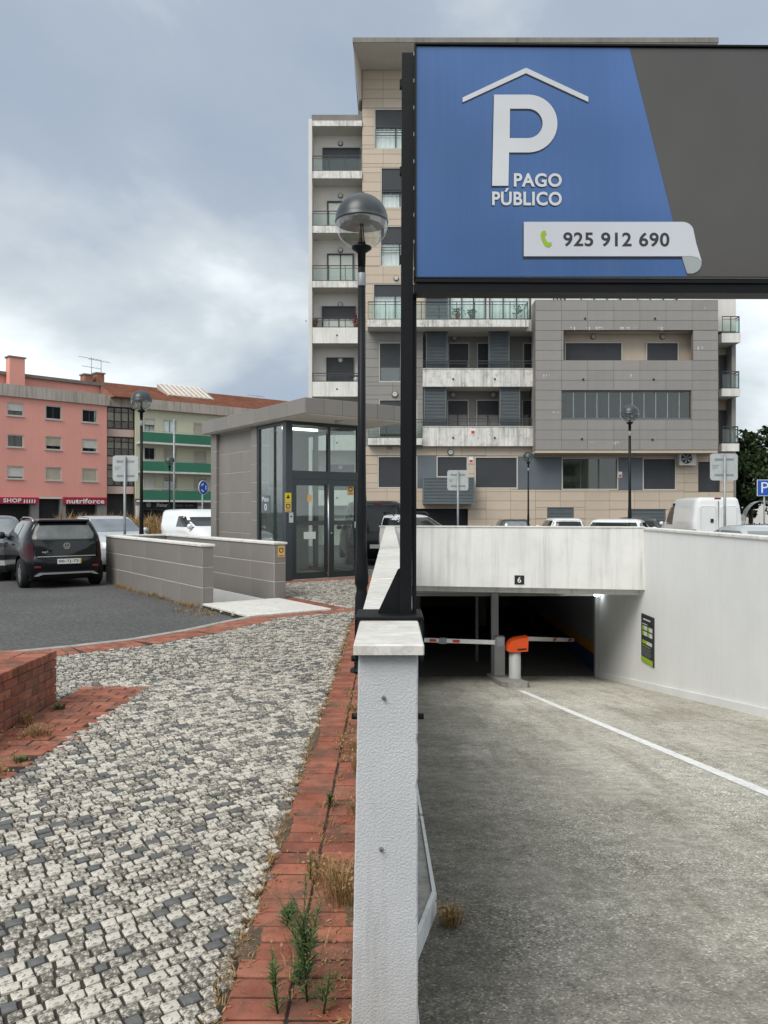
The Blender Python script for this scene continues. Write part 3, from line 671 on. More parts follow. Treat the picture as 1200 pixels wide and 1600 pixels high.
# ------------------------------------------------------------------ sign on the wall
SG = Frame(X_(650, 2.64), 2.64, 1, 0.012)
t = thing('parking_sign', 'big blue and charcoal PAGO PÚBLICO sign on black steel post', 'sign', (0.06, 2.72, 1.17))
def lean_box(x0, x1, X0, X1, y0, y1, zb, zt, nm, m_, par):
    mb = MB(); mb.hexa([Vector(p) for p in ((x0, y0, zb), (x1, y0, zb), (x1, y1, zb), (x0, y1, zb), (X0, y0, zt), (X1, y0, zt), (X1, y1, zt), (X0, y1, zt))]); return mb.build(nm, m_, par)
lean_box(.034, .076, .0415, .0845, 2.70, 2.75, 1.183, Z_(82, 2.7), 'post', M['black'], t)
lean_box(.0785, .0925, .0795, .0935, 2.71, 2.76, 1.183, Z_(458, 2.71), 'post_flange', M['black'], t)
mb = MB(); mb.bbox(-0.118, 0.114, 2.63, 2.83, 1.1712, 1.183, 0.003); pl = mb.build('base_plate', M['black'], t)
for sx in (-1, 1):
    x0, x1 = (-0.121, -0.1155) if sx < 0 else (0.1115, 0.117)
    mb = MB(); mb.box(x0, x1, 2.64, 2.82, 1.0 if sx < 0 else 1.06, 1.1705); mb.build('clamp_plate', M['black'], pl)
    for (zz_, yy) in ((1.03, 2.68), (0.823, 2.70)):
        xa, xb = (-0.135, -0.095) if sx < 0 else (0.079, 0.118)
        mb = MB(); mb.tube([(xa, yy, zz_), (xb, yy, zz_)], 0.011, 6); mb.build('through_bolt', M['black'], pl)
mb = MB(); mb.vprism([(X_(590, 2.72), 1.1835), (X_(630, 2.72), 1.1835), (X_(630, 2.72), Z_(884, 2.72)), (X_(621.5, 2.72), Z_(890, 2.72))], 2.72, 2.73); mb.build('gusset', M['black'], t)
for yy in (131, 267, 405):
    mb = MB(); x = X_(626, 2.72); z = Z_(yy, 2.72); mb.bbox(x - 0.0035, x + 0.03, 2.71, 2.735, z - 0.014, z + 0.014, 0.003); mb.build('lug', M['black'], t)
AW = 5.5
def sa(x): return SG.a_of(x)
def sz(x, y): return SG.z_of(x, y)
ztop, zbot = sz(650, 70), sz(650, 433)
mb = MB(SG); mb.box(0, AW, 0.006, 0.07, zbot, ztop); box_ = mb.build('sign_box', M['sign_grey'], t)
mb = MB(SG); mb.box(0.0, AW, -0.004, 0.006, ztop, ztop + 0.006); mb.box(-0.006, -0.0005, -0.004, 0.07, zbot, ztop + 0.006); mb.build('edge_trim', M['black'], t)
for k in range(9):
    z = zbot + 0.03 + k * (ztop - zbot - 0.06) / 8; mb = MB(SG); mb.box(-0.0085, -0.006, 0.0, 0.012, z - 0.006, z + 0.006); mb.build('rivet', M['galv'], t)
zb2 = sz(650, 457)
mb = MB(SG); mb.box(-0.004, AW, -0.006, 0.07, zb2, zbot - 0.008); mb.build('bottom_beam', M['black'], t)
mb = MB(SG); mb.box(0.0, AW, -0.012, -0.0065, zbot - 0.02, zbot - 0.009); mb.build('drip_edge', M['black'], t)
for xx in (5.45,):
    mb = MB(); mb.box(xx + .15, xx + .20, 2.72, 2.77, 1.15, ztop); mb.build('post', M['black'], t)
def sp(pts, b0, b1, nm, m_, par, lab=None):
    mb = MB(SG); mb.vprism([(sa(x), sz(x, y)) for x, y in pts], b0, b1); o = mb.build(nm, m_, par)
    if lab: o['label'] = lab
    return o
blue = sp([(651, 71.5), (984, 73.8), (1052.5, 345), (1074, 431.5), (651, 432)], 0.0035, 0.0055, 'blue_field', M['sign_blue'], t)
grey = sp([(984.3, 73.8), (1500, 77), (1500, 433), (1074.3, 431.5), (1052.8, 345)], 0.0038, 0.0055, 'charcoal_field', M['sign_grey'], t)
def arc(cx, cy, r, a0, a1, n=14, ry=None): return [(cx + r * math.cos(R(a0 + (a1 - a0) * k / n)), cy - (ry or r) * math.sin(R(a0 + (a1 - a0) * k / n))) for k in range(n + 1)]
def both(f, dx_, dy_):
    """printed shape plus its printed drop shadow"""
    f(dx_, dy_, 0.0026, 0.0034, M['sign_shadow'], 'printed_shadow'); f(0, 0, 0.0012, 0.0022, M['sign_silver'], None)
def chev(dx_, dy_, b0, b1, m_, nm):
    q = lambda l: [(x + dx_, y + dy_) for x, y in l]
    sp(q([(723, 152), (822, 105.5), (822, 114), (723, 159.5)]), b0, b1, nm or 'roof_stroke', m_, blue)
    sp(q([(822.15, 105.5), (919.5, 151), (919.5, 159), (822.15, 114)]), b0, b1, nm or 'roof_stroke', m_, blue)
both(chev, -0.6, 2.2)
def bigP(dx_, dy_, b0, b1, m_, nm):
    out = [(x + dx_, y + dy_) for x, y in ([(772, 147.5)] + arc(826, 192.7, 45.2, 90, -90, 18) + [(795.5, 237.9), (794.5, 290), (769, 290)])]
    inn = [(x + dx_, y + dy_) for x, y in ([(797, 169.5)] + arc(825, 192.5, 23, 90, -90, 14) + [(796.5, 215.5)])]
    bm = bmesh.new(); es = []
    for lp in (out, inn):
        vv = [bm.verts.new(SG(sa(x), b0, sz(x, y))) for x, y in lp]; es += [bm.edges.new((vv[i], vv[(i + 1) % len(vv)])) for i in range(len(vv))]
    bmesh.ops.triangle_fill(bm, use_beauty=True, edges=es); bmesh.ops.recalc_face_normals(bm, faces=bm.faces)
    me = bpy.data.meshes.new('P'); bm.to_mesh(me); bm.free(); link(nm or 'letter', me, m_, blue)
both(bigP, -1.2, 2.4)
for (s_, x0, x1, y0, y1) in (('PAGO', 803, 878, 270, 291.5), ('PÚBLICO', 769, 878, 293.5, 320.5)):
    for dx_, dy_, b, m_, nm in ((-1, 1.8, 0.0030, M['sign_shadow'], 'printed_shadow'), (0, 0, 0.0016, M['sign_silver'], 'lettering')):
        text(s_, SG, sa(x0 + dx_), sa(x1 + dx_), sz(x0, y1 + dy_), sz(x0, y0 + dy_), b, m_, blue, nm, bold=0.028)
sp([(817, 349), (1068, 349), (1068, 404.5), (817, 404.5)], 0.0026, 0.0033, 'printed_shadow', M['sign_shadow'], t)
sp(arc(1078, 409.5, 17.5, 150, -200, 22, 15.5)[:] if False else [(1066, 401)] + arc(1079, 411, 17.5, 100, -100, 14, 16.5)[2:] + [(1074, 427), (1069, 412)], 0.0010, 0.0024, 'ribbon_curl', M['ribbon_back'], t)
rib = sp([(818.5, 346.5), (1066, 346.5)] + arc(1066, 362, 18, 80, 5, 6, 15.5) + [(1088, 380), (1096.5, 408), (1090, 402), (1080, 400), (1066, 400.3), (818.5, 400.3)], 0.0004, 0.0016, 'ribbon', M['ribbon'], t)
text('925 912 690', SG, sa(880), sa(1046), sz(880, 385), sz(880, 362.5), -0.0002, M['dark_ink'], rib, bold=0.022)
sp([(847, 361), (852, 360), (854, 366), (851, 369), (853, 375), (857, 379), (861, 378), (862, 383), (857, 387), (851, 384), (846, 375), (844.5, 366)], -0.0006, 0.0002, 'phone_symbol', M['lime'], rib)

# ------------------------------------------------------------------ street lamps
def make_lamp(label):
    t = thing('street_lamp', label, 'street lamp', (0, 0, 0), 'globe street lamps of the car park')
    mb = MB(); mb.lathe([(0.11, 0.0), (0.11, 0.02), (0.075, 0.04), (0.066, 0.45), (0.064, 0.70), (0.052, 0.76), (0.051, 0.80), (0.066, 0.84), (0.066, 0.93), (0.055, 1.06), (0.047, 1.24), (0.046, 1.30), (0.054, 1.40), (0.052, 1.55), (0.043, 1.70), (0.040, 2.0), (0.036, 3.86)], seg=20); mb.build('pole', M['black'], t)
    mb = MB(); mb.lathe([(0.039, 3.68), (0.041, 3.685), (0.041, 3.80), (0.039, 3.805)], seg=18); mb.build('steel_sleeve', M['galv'], t)
    mb = MB(); mb.lathe([(0.036, 3.86), (0.040, 4.00), (0.095, 4.04), (0.097, 4.055), (0.045, 4.075), (0.026, 4.14), (0.018, 4.25), (0.0175, 4.29)], seg=20); mb.build('neck', M['black'], t)
    pr = [(0.252, 4.285), (0.256, 4.29), (0.256, 4.30)] + [(0.252 * math.cos(R(a)), 4.305 + 0.252 * math.sin(R(a))) for a in range(0, 84, 6)] + [(0.04, 4.556), (0.035, 4.572), (0.012, 4.575)]
    mb = MB(); mb.lathe(pr, seg=32); hood = mb.build('hood', M['hood'], t)
    mb = MB(); mb.lathe([(0.236, 4.283), (0.236, 4.279), (0.02, 4.275)], seg=28); mb.build('reflector', M['reflector'], hood)
    pr = [(0.250 * math.cos(R(a)), 4.283 + 0.250 * math.sin(R(a)) * 0.96) for a in range(0, -70, -7)]
    mb = MB(); mb.lathe(pr, seg=32, cap=False); mb.build('globe', M['globe'], t)
    return t
M['hood'] = mat('grey_green_lamp_hood', (0.036, 0.044, 0.048), 0.36, 0.15, 3, spec=0.5)
M['reflector'] = mat('lamp_reflector', (0.42, 0.40, 0.38), 0.4, 0.12, 9)
lamp = make_lamp('tall black globe lamp standing in the brick strip beside the thin wall')
for (x, d, z, lab) in ((221, 19.0, ASPH, 'black globe lamp behind the tiled stairwell wall'), (265, 37.7, -0.39, 'small distant globe lamp before the green balconies'), (984, 21.6, ASPH, 'black globe lamp in front of the grey projecting facade'), (825.5, 35.5, -0.34, 'slim distant globe lamp before the beige ground floor')):
    c = copy_tree(lamp); c.location = (X_(x, d), d, z); c['label'] = lab
lamp.location = (-0.272, 7.35, 0.004)
# ------------------------------------------------------------------ pavement
kerb_line = [xy(S, -0.02, -1.78), (-2.30, 10.55), (-2.62, 9.85), (-3.10, 9.15), (-3.62, 8.70), (-4.20, 8.30), (-5.5, 7.5), (-8.0, 6.1), (-11, 4.6)]
pav = [(-0.113, -2.0), (-0.113, 19.6), (-2.4, 21.9), xy(K, -0.25, 4.3), xy(S, 1.55, 5.6), xy(S, 1.55, -0.02), xy(S, 0.0, -0.02)] + kerb_line + [(-11, -2.0)]
fillp = fill_poly([pav], -0.0095, 'pavement', M['bed'])
mb = MB(); n = len(pav)
mb.add([(p[0], p[1], -0.3) for p in pav] + [(p[0], p[1], -0.0098) for p in pav], [(i, (i + 1) % n, n + (i + 1) % n, n + i) for i in range(n)]); mb.build('pavement_edge', M['bed'], fillp)
def inpoly(x, y, poly):
    c = False; j = len(poly) - 1
    for i in range(len(poly)):
        xi, yi = poly[i]; xj, yj = poly[j]
        if (yi > y) != (yj > y) and x < (xj - xi) * (y - yi) / (yj - yi) + xi: c = not c
        j = i
    return c
def offset_line(pts, d):
    out = []
    for i in range(len(pts)):
        a = Vector(pts[max(i - 1, 0)]); b = Vector(pts[min(i + 1, len(pts) - 1)]); t_ = (b - a).normalized(); out.append((pts[i][0] - t_.y * d, pts[i][1] + t_.x * d))
    return out
# brick fields: (polygon of the field, frame, brick along a, brick along b)
border_in = offset_line(kerb_line, 0.50)
strip = [(-0.52, 0.3), (-0.11, 0.3), (-0.11, 17.7), (-0.52, 17.7)]
apron = [(-2.7, 1.0), (-2.23, 1.0), (-2.22, 4.4), (-2.12, 6.70), (-2.7, 6.70)]
planter_foot = [(-7, 1.0), (-2.69, 1.0), (-2.69, 6.23), (-7, 6.23)]
slab = [xy(S, 0.0, -1.78), xy(S, 1.38, -1.78), xy(S, 1.38, 0.0), xy(S, 0.0, 0.0)]
b_front = [xy(S, 0.0, -2.08), xy(S, 1.90, -2.08), xy(S, 1.90, -1.79), xy(S, 0.0, -1.79)]
b_side = [xy(S, 1.40, -1.785), xy(S, 1.70, -1.785), xy(S, 1.70, 0.35), xy(S, 1.40, 0.35)]
b_door = [xy(K, -0.2, -0.42), xy(K, 2.4, -0.42), xy(K, 2.4, 0.0), xy(K, -0.2, 0.0)]
kiosk_foot = [xy(K, -0.05, 0.0), xy(K, 2.1, 0.0), xy(K, 2.1, 4.3), xy(K, -0.05, 4.3)]
border = kerb_line + border_in[::-1]
NOCOB = [strip, apron, planter_foot, slab, b_front, b_side, b_door, kiosk_foot, border]
def near_any(x, y, m=0.0): return any(inpoly(x, y, p) for p in NOCOB)

# --- cobbles
ca, sa_ = 0.814, 0.581
stones = []
rng = random.Random(3)
jrow = -140; b = -12.0
while b < 12:
    rowh = rng.uniform(0.051, 0.060); a = -12 + rng.random() * 0.1
    while a < 15:
        wl_ = rng.uniform(0.052, 0.074)
        am, bmid = a + wl_ / 2, b + rowh / 2
        p = S(am, bmid, 0)
        if -6.0 < p.x < 0.2 and 1.2 < p.y < 19.8:
            wob = mnoise.noise(Vector((p.x * 0.7, p.y * 0.7, 0))) * 0.10
            q = [S(a, b, 0), S(a + wl_, b, 0), S(a + wl_, b + rowh, 0), S(a, b + rowh, 0)]
            pts = []
            for k, c_ in enumerate(q):
                h1 = mnoise.noise(Vector((c_.x * 0.8 + 5, c_.y * 0.8, 1.0))) * 0.05; h2 = mnoise.noise(Vector((c_.x * 0.8, c_.y * 0.8 + 9, 2.0))) * 0.05
                pts.append((c_.x + h1, c_.y + h2))
            cx = sum(t_[0] for t_ in pts) / 4; cy = sum(t_[1] for t_ in pts) / 4
            if inpoly(cx, cy, pav) and not near_any(cx, cy): stones.append((cx, cy, pts))
        a += wl_
    b += rowh
def stone_geo(cx, cy, pts, full):
    g = rng.uniform(0.002, 0.0075); z = rng.uniform(-0.0022, 0.0022); tilt = (rng.uniform(-.035, .035), rng.uniform(-.035, .035))
    def ring(shr, zz, j):
        o = []
        for (x, y) in pts:
            dx_, dy_ = cx - x, cy - y; L = math.hypot(dx_, dy_); s_ = shr / L
            xx = x + dx_ * s_ + rng.uniform(-j, j); yy = y + dy_ * s_ + rng.uniform(-j, j)
            o.append((xx, yy, zz + (xx - cx) * tilt[0] + (yy - cy) * tilt[1]))
        return o
    if full:
        r0 = ring(g + 0.002, -0.03, 0.003); r1 = [(x, y, z - 0.004 + (x - cx) * tilt[0] + (y - cy) * tilt[1]) for x, y, _ in r0]
        r2 = []
        for (x, y, zz) in r1:
            dx_, dy_ = cx - x, cy - y; L = math.hypot(dx_, dy_); r2.append((x + dx_ * 0.0045 / L, y + dy_ * 0.0045 / L, zz + 0.004 + rng.uniform(-.0015, .0015)))
        vs_ = r0 + r1 + r2 + [(cx, cy, z + 0.0008)]
        fs = [(i, (i + 1) % 4, 4 + (i + 1) % 4, 4 + i) for i in range(4)] + [(4 + i, 4 + (i + 1) % 4, 8 + (i + 1) % 4, 8 + i) for i in range(4)] + [(8 + i, 8 + (i + 1) % 4, 12) for i in range(4)]
    else:
        r0 = ring(g + 0.002, -0.03, 0.003); r2 = ring(g + 0.007, z, 0.002)
        vs_ = r0 + r2; fs = [(i, (i + 1) % 4, 4 + (i + 1) % 4, 4 + i) for i in range(4)] + [(4, 5, 6, 7)]
    return vs_, fs
def tone():
    r_ = rng.random(); return 0.95 if r_ < 0.105 else rng.random() * 0.85
def size_in_view(cx, cy):
    x = HX + FPX * cx / cy; y = HY + FPX * EYE / cy
    return 1 / cy if (0 <= x <= 1200 and y <= 1590) else 0
stones.sort(key=lambda s_: -size_in_view(s_[0], s_[1]))
def tone_attr(me, vals):
    at = me.attributes.new('tone', 'FLOAT', 'FACE'); at.data.foreach_set('value', vals)
for (cx, cy, pts) in stones[:300]:
    vs_, fs = stone_geo(0, 0, [(x - cx, y - cy) for x, y in pts], True)
    me = bpy.data.meshes.new('stone'); me.from_pydata(vs_, [], fs); me.update(); tone_attr(me, [tone()] * len(fs))
    link('stone', me, M['stone'], fillp, Matrix.Translation((cx, cy, 0)))
V_, F_, T_ = [], [], []
for (cx, cy, pts) in stones[300:]:
    vs_, fs = stone_geo(cx, cy, pts, cy < 7); n0 = len(V_); V_ += vs_; F_ += [tuple(i + n0 for i in f) for f in fs]; T_ += [tone()] * len(fs)
me = bpy.data.meshes.new('paving_stones'); me.from_pydata(V_, [], F_); me.update(); tone_attr(me, T_)
o = link('paving_stones', me, M['stone'], fillp); o['kind'] = 'stuff'; o['label'] = 'small pale limestone paving stones with scattered dark ones'

# --- bricks laid flat
def flat_brick(w, l, h=0.05):
    k = ('flat', round(w, 3), round(l, 3))
    if k not in PCACHE:
        mb = MB(); mb.bbox(0, w, 0, l, -h, 0, 0.004); me = mb.mesh('brick'); me.materials.append(M['brick']); PCACHE[k] = me
    return PCACHE[k]
def brick_field(name, poly, fr, a0, a1, b0, b1, wa, wb, limit_y, zt=0.0, stagger=False, mw_extra=None):
    bed = MB(); bed.prism(poly, -0.05, -0.0065 + zt); base = props(bed.build(name, M['joint']), kind='structure')
    rest = MB(fr); j = 0; b = b0; rr = random.Random(11)
    while b < b1 - 0.02:
        a = a0 - (wa / 2 if stagger and j % 2 else 0)
        while a < a1 - 0.02:
            x0, x1 = max(a, a0), min(a + wa, a1); g = rr.uniform(0.009, 0.015); c = fr((x0 + x1) / 2, b + wb / 2, 0)
            if x1 - x0 > 0.05 and inpoly(c.x, c.y, poly):
                dz = zt + rr.uniform(-0.003, 0.003)
                if c.y < limit_y:
                    mtx = fr.matrix(x0 + g / 2, b + g / 2, dz) @ Matrix.Rotation(rr.uniform(-0.012, 0.012), 4, 'Z') @ Matrix.Rotation(rr.uniform(-0.01, 0.01), 4, 'Y')
                    link('brick', flat_brick(round(x1 - x0 - g, 2) if False else x1 - x0 - g, wb - g), M['brick'], base, mtx)
                else: rest.bbox(x0 + g / 2, x1 - g / 2, b + g / 2, b + wb - g / 2, -0.05, dz, 0.004)
            a += wa
        b += wb; j += 1
    if rest.v:
        o = rest.build('brick_courses', M['brick'], base); o['kind'] = 'stuff'
    return base
brick_field('brick_strip', strip, W, -0.52, -0.112, 1.4, 17.7, 0.204, 0.104, 9.5)
brick_field('brick_apron', apron, W, -2.7, -2.1, 1.0, 6.7, 0.204, 0.104, 6.8, stagger=True)
brick_field('brick_band', b_front, S, 0, 1.9, -2.08, -1.79, 0.105, 0.145, 0)
brick_field('brick_band', b_side, S, 1.4, 1.7, -1.785, 0.35, 0.15, 0.105, 0)
brick_field('brick_band', b_door, K, -0.2, 2.4, -0.42, 0.0, 0.105, 0.21, 0)
# curved border: bricks across the edge, two deep
bed = MB()
for i in range(len(kerb_line) - 1): bed.prism([kerb_line[i], kerb_line[i + 1], border_in[i + 1], border_in[i]], -0.05, -0.0065)
base = props(bed.build('brick_border', M['joint']), kind='structure')
kb = thing('kerb', 'pale stone kerb along the edge of the asphalt', 'kerb', (-3.1, 9.15, ASPH))
rest = MB(); rr = random.Random(5)
for i in range(len(kerb_line) - 1):
    p, q = Vector(kerb_line[i]), Vector(kerb_line[i + 1]); L = (q - p).length; fr = Frame(p.x, p.y, q.x - p.x, q.y - p.y)
    mb = MB(fr); mb.bbox(0.003, L - 0.003, -0.055, 0.045, -0.15, 0.006, 0.006); mb.build('kerb_stone', M['kerb'], kb)
    n = max(1, round(L / 0.118)); w_ = L / n
    for k in range(n):
        for (d0, d1) in ((0.05, 0.27), (0.275, 0.495)):
            c = fr(k * w_ + w_ / 2, (d0 + d1) / 2, 0); vis = fr(L / 2, 0, 0).y <= 9.6 and -0.56 < c.x / c.y < 0
            if vis: link('brick', flat_brick(round(w_ - 0.012, 3), d1 - d0 - 0.008), M['brick'], base, fr.matrix(k * w_ + 0.006, d0, rr.uniform(-0.003, 0.003)))
            elif c.y > 3: rest.bbox(k * w_ + .003, (k + 1) * w_ - .003, d0, d1, -0.05, rr.uniform(-.003, .003), 0.004) if False else None
    if fr(L / 2, 0, 0).y > 9.6:
        for k in range(n):
            sub = MB(fr); 
            for (d0, d1) in ((0.05, 0.27), (0.275, 0.495)): sub.bbox(k * w_ + .003, (k + 1) * w_ - .003, d0, d1, -0.05, rr.uniform(-.003, .003), 0.004)
            rest.add(sub.v, sub.f)
if rest.v: o = rest.build('brick_courses', M['brick'], base); o['kind'] = 'stuff'
# marble landing
t = thing('marble_landing', 'white marble slab landing in front of the stairwell walls', 'slab', (*xy(S, 0.7, -0.9), 0))
mb = MB(S); mb.bbox(0.0, 0.66, -1.775, -0.02, -0.05, 0.022, 0.006); mb.build('marble_slab', M['marble'], t)
mb = MB(S); mb.bbox(0.664, 1.38, -1.775, -0.02, -0.05, 0.022, 0.006); mb.build('marble_slab', M['marble'], t)

# ------------------------------------------------------------------ brick planter on the left
t = thing('brick_planter', 'low red brick planter wall beside the pavement', 'planter', (-3.2, 5, 0))
mb = MB(); mb.box(-6.2, -2.712, 2.6, 6.208, -0.02, 0.385); mb.build('mortar_core', M['mortar'], t)
PF = Frame(-2.7, 2.6, 0, 1)
panels(PF, (0, 3.62, 0.0, 0.345), [], 0.213, 0.069, 0.0, 0.03, 0.009, 'brick', M['brick'], t, stagger=True, jit=0.003)
PE = Frame(-2.72, 6.22, -1, 0)
panels(PE, (0, 1.2, 0.0, 0.345), [], 0.213, 0.069, 0.0, 0.03, 0.009, 'brick', M['brick'], t, stagger=True, jit=0.003)
rr = random.Random(9)
b = 2.6
while b < 6.2:
    for k in range(3):
        x1 = -2.694 - k * 0.213; w_ = 0.205
        if b + 0.1 > 6.2 and k == 0: pass
        me = flat_brick(0.205, 0.066, 0.062)
        link('brick', me, M['brick'], t, Matrix.Translation((x1 - w_, b + 0.003, 0.412 + rr.uniform(-.002, .002))) if b < 4.4 or True else None)
    b += 0.0722
mb = MB(); mb.box(-6.2, -3.34, 2.6, 6.19, 0.386, 0.405); mb.build('soil', M['bed'], t)

# ------------------------------------------------------------------ stairwell walls and kiosk
t = thing('stairwell_wall', 'low taupe tiled wall with pale coping around the stairwell', 'wall', (*xy(S, 0.7, 3), 0))
def tiled_box(fr, a0, a1, b0, b1, z0, z1, pw, ph, faces, parent, matn='grey_tile', gap=0.016):
    """core box clad with tiles on the given faces: f(ront, -b) l(eft, -a) r(ight, +a) k (back)"""
    e = 0.006
    mb = MB(fr); mb.box(a0 + e, a1 - e, b0 + e, b1 - e, z0, z1 - 0.001); core = mb.build('wall_core', M['grout'], parent)
    for f in faces:
        if f == 'f': g = Frame(*xy(fr, a0, b0), fr.u.x, fr.u.y); L = a1 - a0
        if f == 'k': g = Frame(*xy(fr, a1, b1), -fr.u.x, -fr.u.y); L = a1 - a0
        if f == 'l': g = Frame(*xy(fr, a0, b1), -fr.v.x, -fr.v.y); L = b1 - b0
        if f == 'r': g = Frame(*xy(fr, a1, b0), fr.v.x, fr.v.y); L = b1 - b0
        lo = e if f in 'lr' else 0.0
        panels(g, (lo, L - lo, z0, z1 - 0.002), [], pw, ph, 0.0, e - 0.001, gap, 'tile', M[matn], parent, jit=0.0008)
tiled_box(S, 0.0, 0.2, 0.0, 5.6, ASPH, 0.945, 0.93, 0.335, 'flr', t)
tiled_box(S, 1.3, 1.53, 0.0, 5.6, -0.02, 0.945, 0.93, 0.335, 'flr', t)
tiled_box(S, 0.204, 1.296, 5.4, 5.6, ASPH, 0.945, 0.93, 0.335, 'fk', t)
for (a0, a1, b0, b1) in ((-0.02, 0.22, -0.02, 5.62), (1.28, 1.55, -0.02, 5.62), (0.222, 1.278, 5.38, 5.62)):
    n = 4 if b1 - b0 > 1 else 1
    for k in range(n):
        mb = MB(S); mb.bbox(a0, a1, b0 + (b1 - b0) * k / n + 0.002, b0 + (b1 - b0) * (k + 1) / n - 0.002, 0.946, 0.982, 0.005); mb.build('coping_slab', M['stained_l'], t)
t2 = thing('stairs', 'stairs going down between the tiled walls', 'stairs', (*xy(S, 0.75, 2), -2))
for k in range(16):
    mb = MB(S); mb.box(0.205, 1.295, 0.02 + k * 0.29, 0.31 + k * 0.29, -3.0, -0.17 * (k + 1)); mb.build('step', M['kerb'], t2)
mb = MB(S); mb.box(0.19, 0.204, 0.0, 5.4, -3.0, -0.03); mb.box(1.296, 1.31, 0.0, 5.4, -3.0, -0.03); mb.build('stair_lining', M['white_wall'], t2)

def decal(fr, x0, x1, y0, y1, b, name, m_, parent, dd=0.003):
    r = fr.rect(x0, x1, y0, y1, b); mb = MB(fr); mb.box(r[0], r[1], b - dd, b - 0.0005, r[2], r[3]); return mb.build(name, m_, parent), r
def badge(fr, r, b, m_, parent):
    a, z, w_ = (r[0] + r[1]) / 2, (r[2] + r[3]) / 2 + (r[3] - r[2]) * .08, (r[1] - r[0]) * 0.33
    mb = MB(fr); mb.vprism([(a - w_, z + w_), (a + w_, z + w_), (a + w_, z - w_ * .4), (a, z - w_ * 1.2), (a - w_, z - w_ * .4)], b - 0.0012, b - 0.0002); mb.build('shield_mark', m_, parent)
    mb = MB(fr); w_ *= .55; mb.vprism([(a - w_, z + w_), (a + w_, z + w_), (a + w_, z - w_ * .4), (a, z - w_ * 1.2), (a - w_, z - w_ * .4)], b - 0.0024, b - 0.0014); mb.build('shield_mark', M['sticker_o'], parent)
    mb = MB(fr); mb.box(r[0] + .02 * 1, r[1] - .02, b - 0.0012, b - 0.0002, r[2] + (r[3] - r[2]) * .08, r[2] + (r[3] - r[2]) * .15); mb.build('print_line', m_, parent)
SE = Frame(*xy(S, 1.3, 0), S.u.x, S.u.y)
st, r = decal(SE, 434, 444.5, 852.5, 870.5, -0.001, 'notice_sticker', M['sticker_o'], t); badge(SE, r, -0.004, M['sticker_brown'], st)

t = thing('lift_kiosk', 'taupe tiled lift kiosk with dark glass doors and wide flat canopy', 'kiosk', (*xy(K, 1, 2), 0))
ZR = 3.50; WD = 1.97
# canopy
mb = MB(K); mb.box(-0.18, 2.43, -1.19, 4.25, ZR, ZR + 0.30); mb.build('canopy_core', M['soffit'], t)
mb = MB(K); mb.box(-0.17, 2.42, -1.18, 4.24, ZR - 0.02, ZR - 0.001); mb.build('soffit', M['soffit'], t)
panels(Frame(*xy(K, -0.2, -1.21), K.u.x, K.u.y), (0, 2.65, ZR - 0.005, ZR + 0.32), [], 0.44, 0.325, 0, 0.018, 0.008, 'fascia_tile', M['grey_tile'], t)
panels(Frame(*xy(K, -0.2, 4.27), -K.v.x, -K.v.y), (0, 5.46, ZR - 0.005, ZR + 0.32), [], 0.78, 0.325, 0, 0.018, 0.008, 'fascia_tile', M['grey_tile'], t)
panels(Frame(*xy(K, 2.45, -1.19), K.v.x, K.v.y), (0, 5.46, ZR - 0.005, ZR + 0.32), [], 0.78, 0.325, 0, 0.018, 0.008, 'fascia_tile', M['grey_tile'], t)
mb = MB(K); mb.lathe([(0.11, 0), (0.11, -0.03), (0.085, -0.06), (0.02, -0.065)], K.__call__ and (1.02, -0.55, ZR - 0.02), 18); mb.build('ceiling_lamp', M['lamp_disc'], t)
# solid left side
def lface(b0, b1, z0, z1, off, nm='tile'):
    panels(Frame(*xy(K, off, b1), -K.v.x, -K.v.y), (0, b1 - b0, z0, z1), [], 0.69, 0.46, 0, 0.0045, 0.012, nm, M['grey_tile'], t)
mb = MB(K); mb.box(0.083, 0.25, 1.75, 3.80, 0.0, ZR - 0.02); mb.build('wall_core', M['grout'], t)
lface(1.76, 3.79, 0.0, ZR - 0.06, 0.078)
for (b0, b1) in ((1.45, 1.75), (3.80, 4.15)):
    mb = MB(K); mb.box(0.0055, 0.3, b0 + .0055, b1 - .01, 0.0, ZR - 0.02); mb.build('wall_core', M['grout'], t)
    panels(Frame(*xy(K, 0.0, b1), -K.v.x, -K.v.y), (0, b1 - b0, 0, ZR - 0.02), [], b1 - b0, 0.46, 0, 0.0045, 0.012, 'tile', M['grey_tile'], t)
    panels(Frame(*xy(K, 0.0, b0), K.u.x, K.u.y), (0, 0.3, 0, ZR - 0.02), [], 0.3, 0.46, 0, 0.0045, 0.012, 'tile', M['grey_tile'], t)
mb = MB(K); mb.box(0.0, WD, 4.0, 4.15, 0, ZR - 0.02); mb.build('rear_wall', M['grey_tile'], t)
# column and frames
mb = MB(K); mb.box(0.0, 0.16, 0.0, 0.14, 0.0, ZR - 0.02); col_ = mb.build('corner_column', M['frame_blue'], t)
mb = MB(K); mb.box(WD - 0.1, WD, 0.0, 0.12, 0.0, ZR - 0.02); mb.build('corner_column', M['frame_blue'], t)
def bar(a0, a1, b0, b1, z0, z1, nm='frame_bar', m_='dark_green_frame', par=None):
    mb = MB(K); mb.box(a0, a1, b0, b1, z0, z1); return mb.build(nm, M[m_], par or t)
bar(0.16, WD - 0.1, 0.02, 0.11, ZR - 0.10, ZR - 0.02); bar(0.16, WD - 0.1, 0.015, 0.115, 2.22, 2.40)
bar(1.06, 1.13, 0.02, 0.10, 2.40, ZR - 0.10)
bar(0.16, WD - 0.1, -0.03, 0.12, 0.0, 0.02, 'threshold', 'kerb')
for (a0, a1) in ((0.17, 1.06), (1.13, WD - 0.1)):
    mb = MB(K); mb.box(a0, a1, 0.055, 0.062, 2.40, ZR - 0.10); mb.build('glass_pane', M['kiosk_glass'], t)
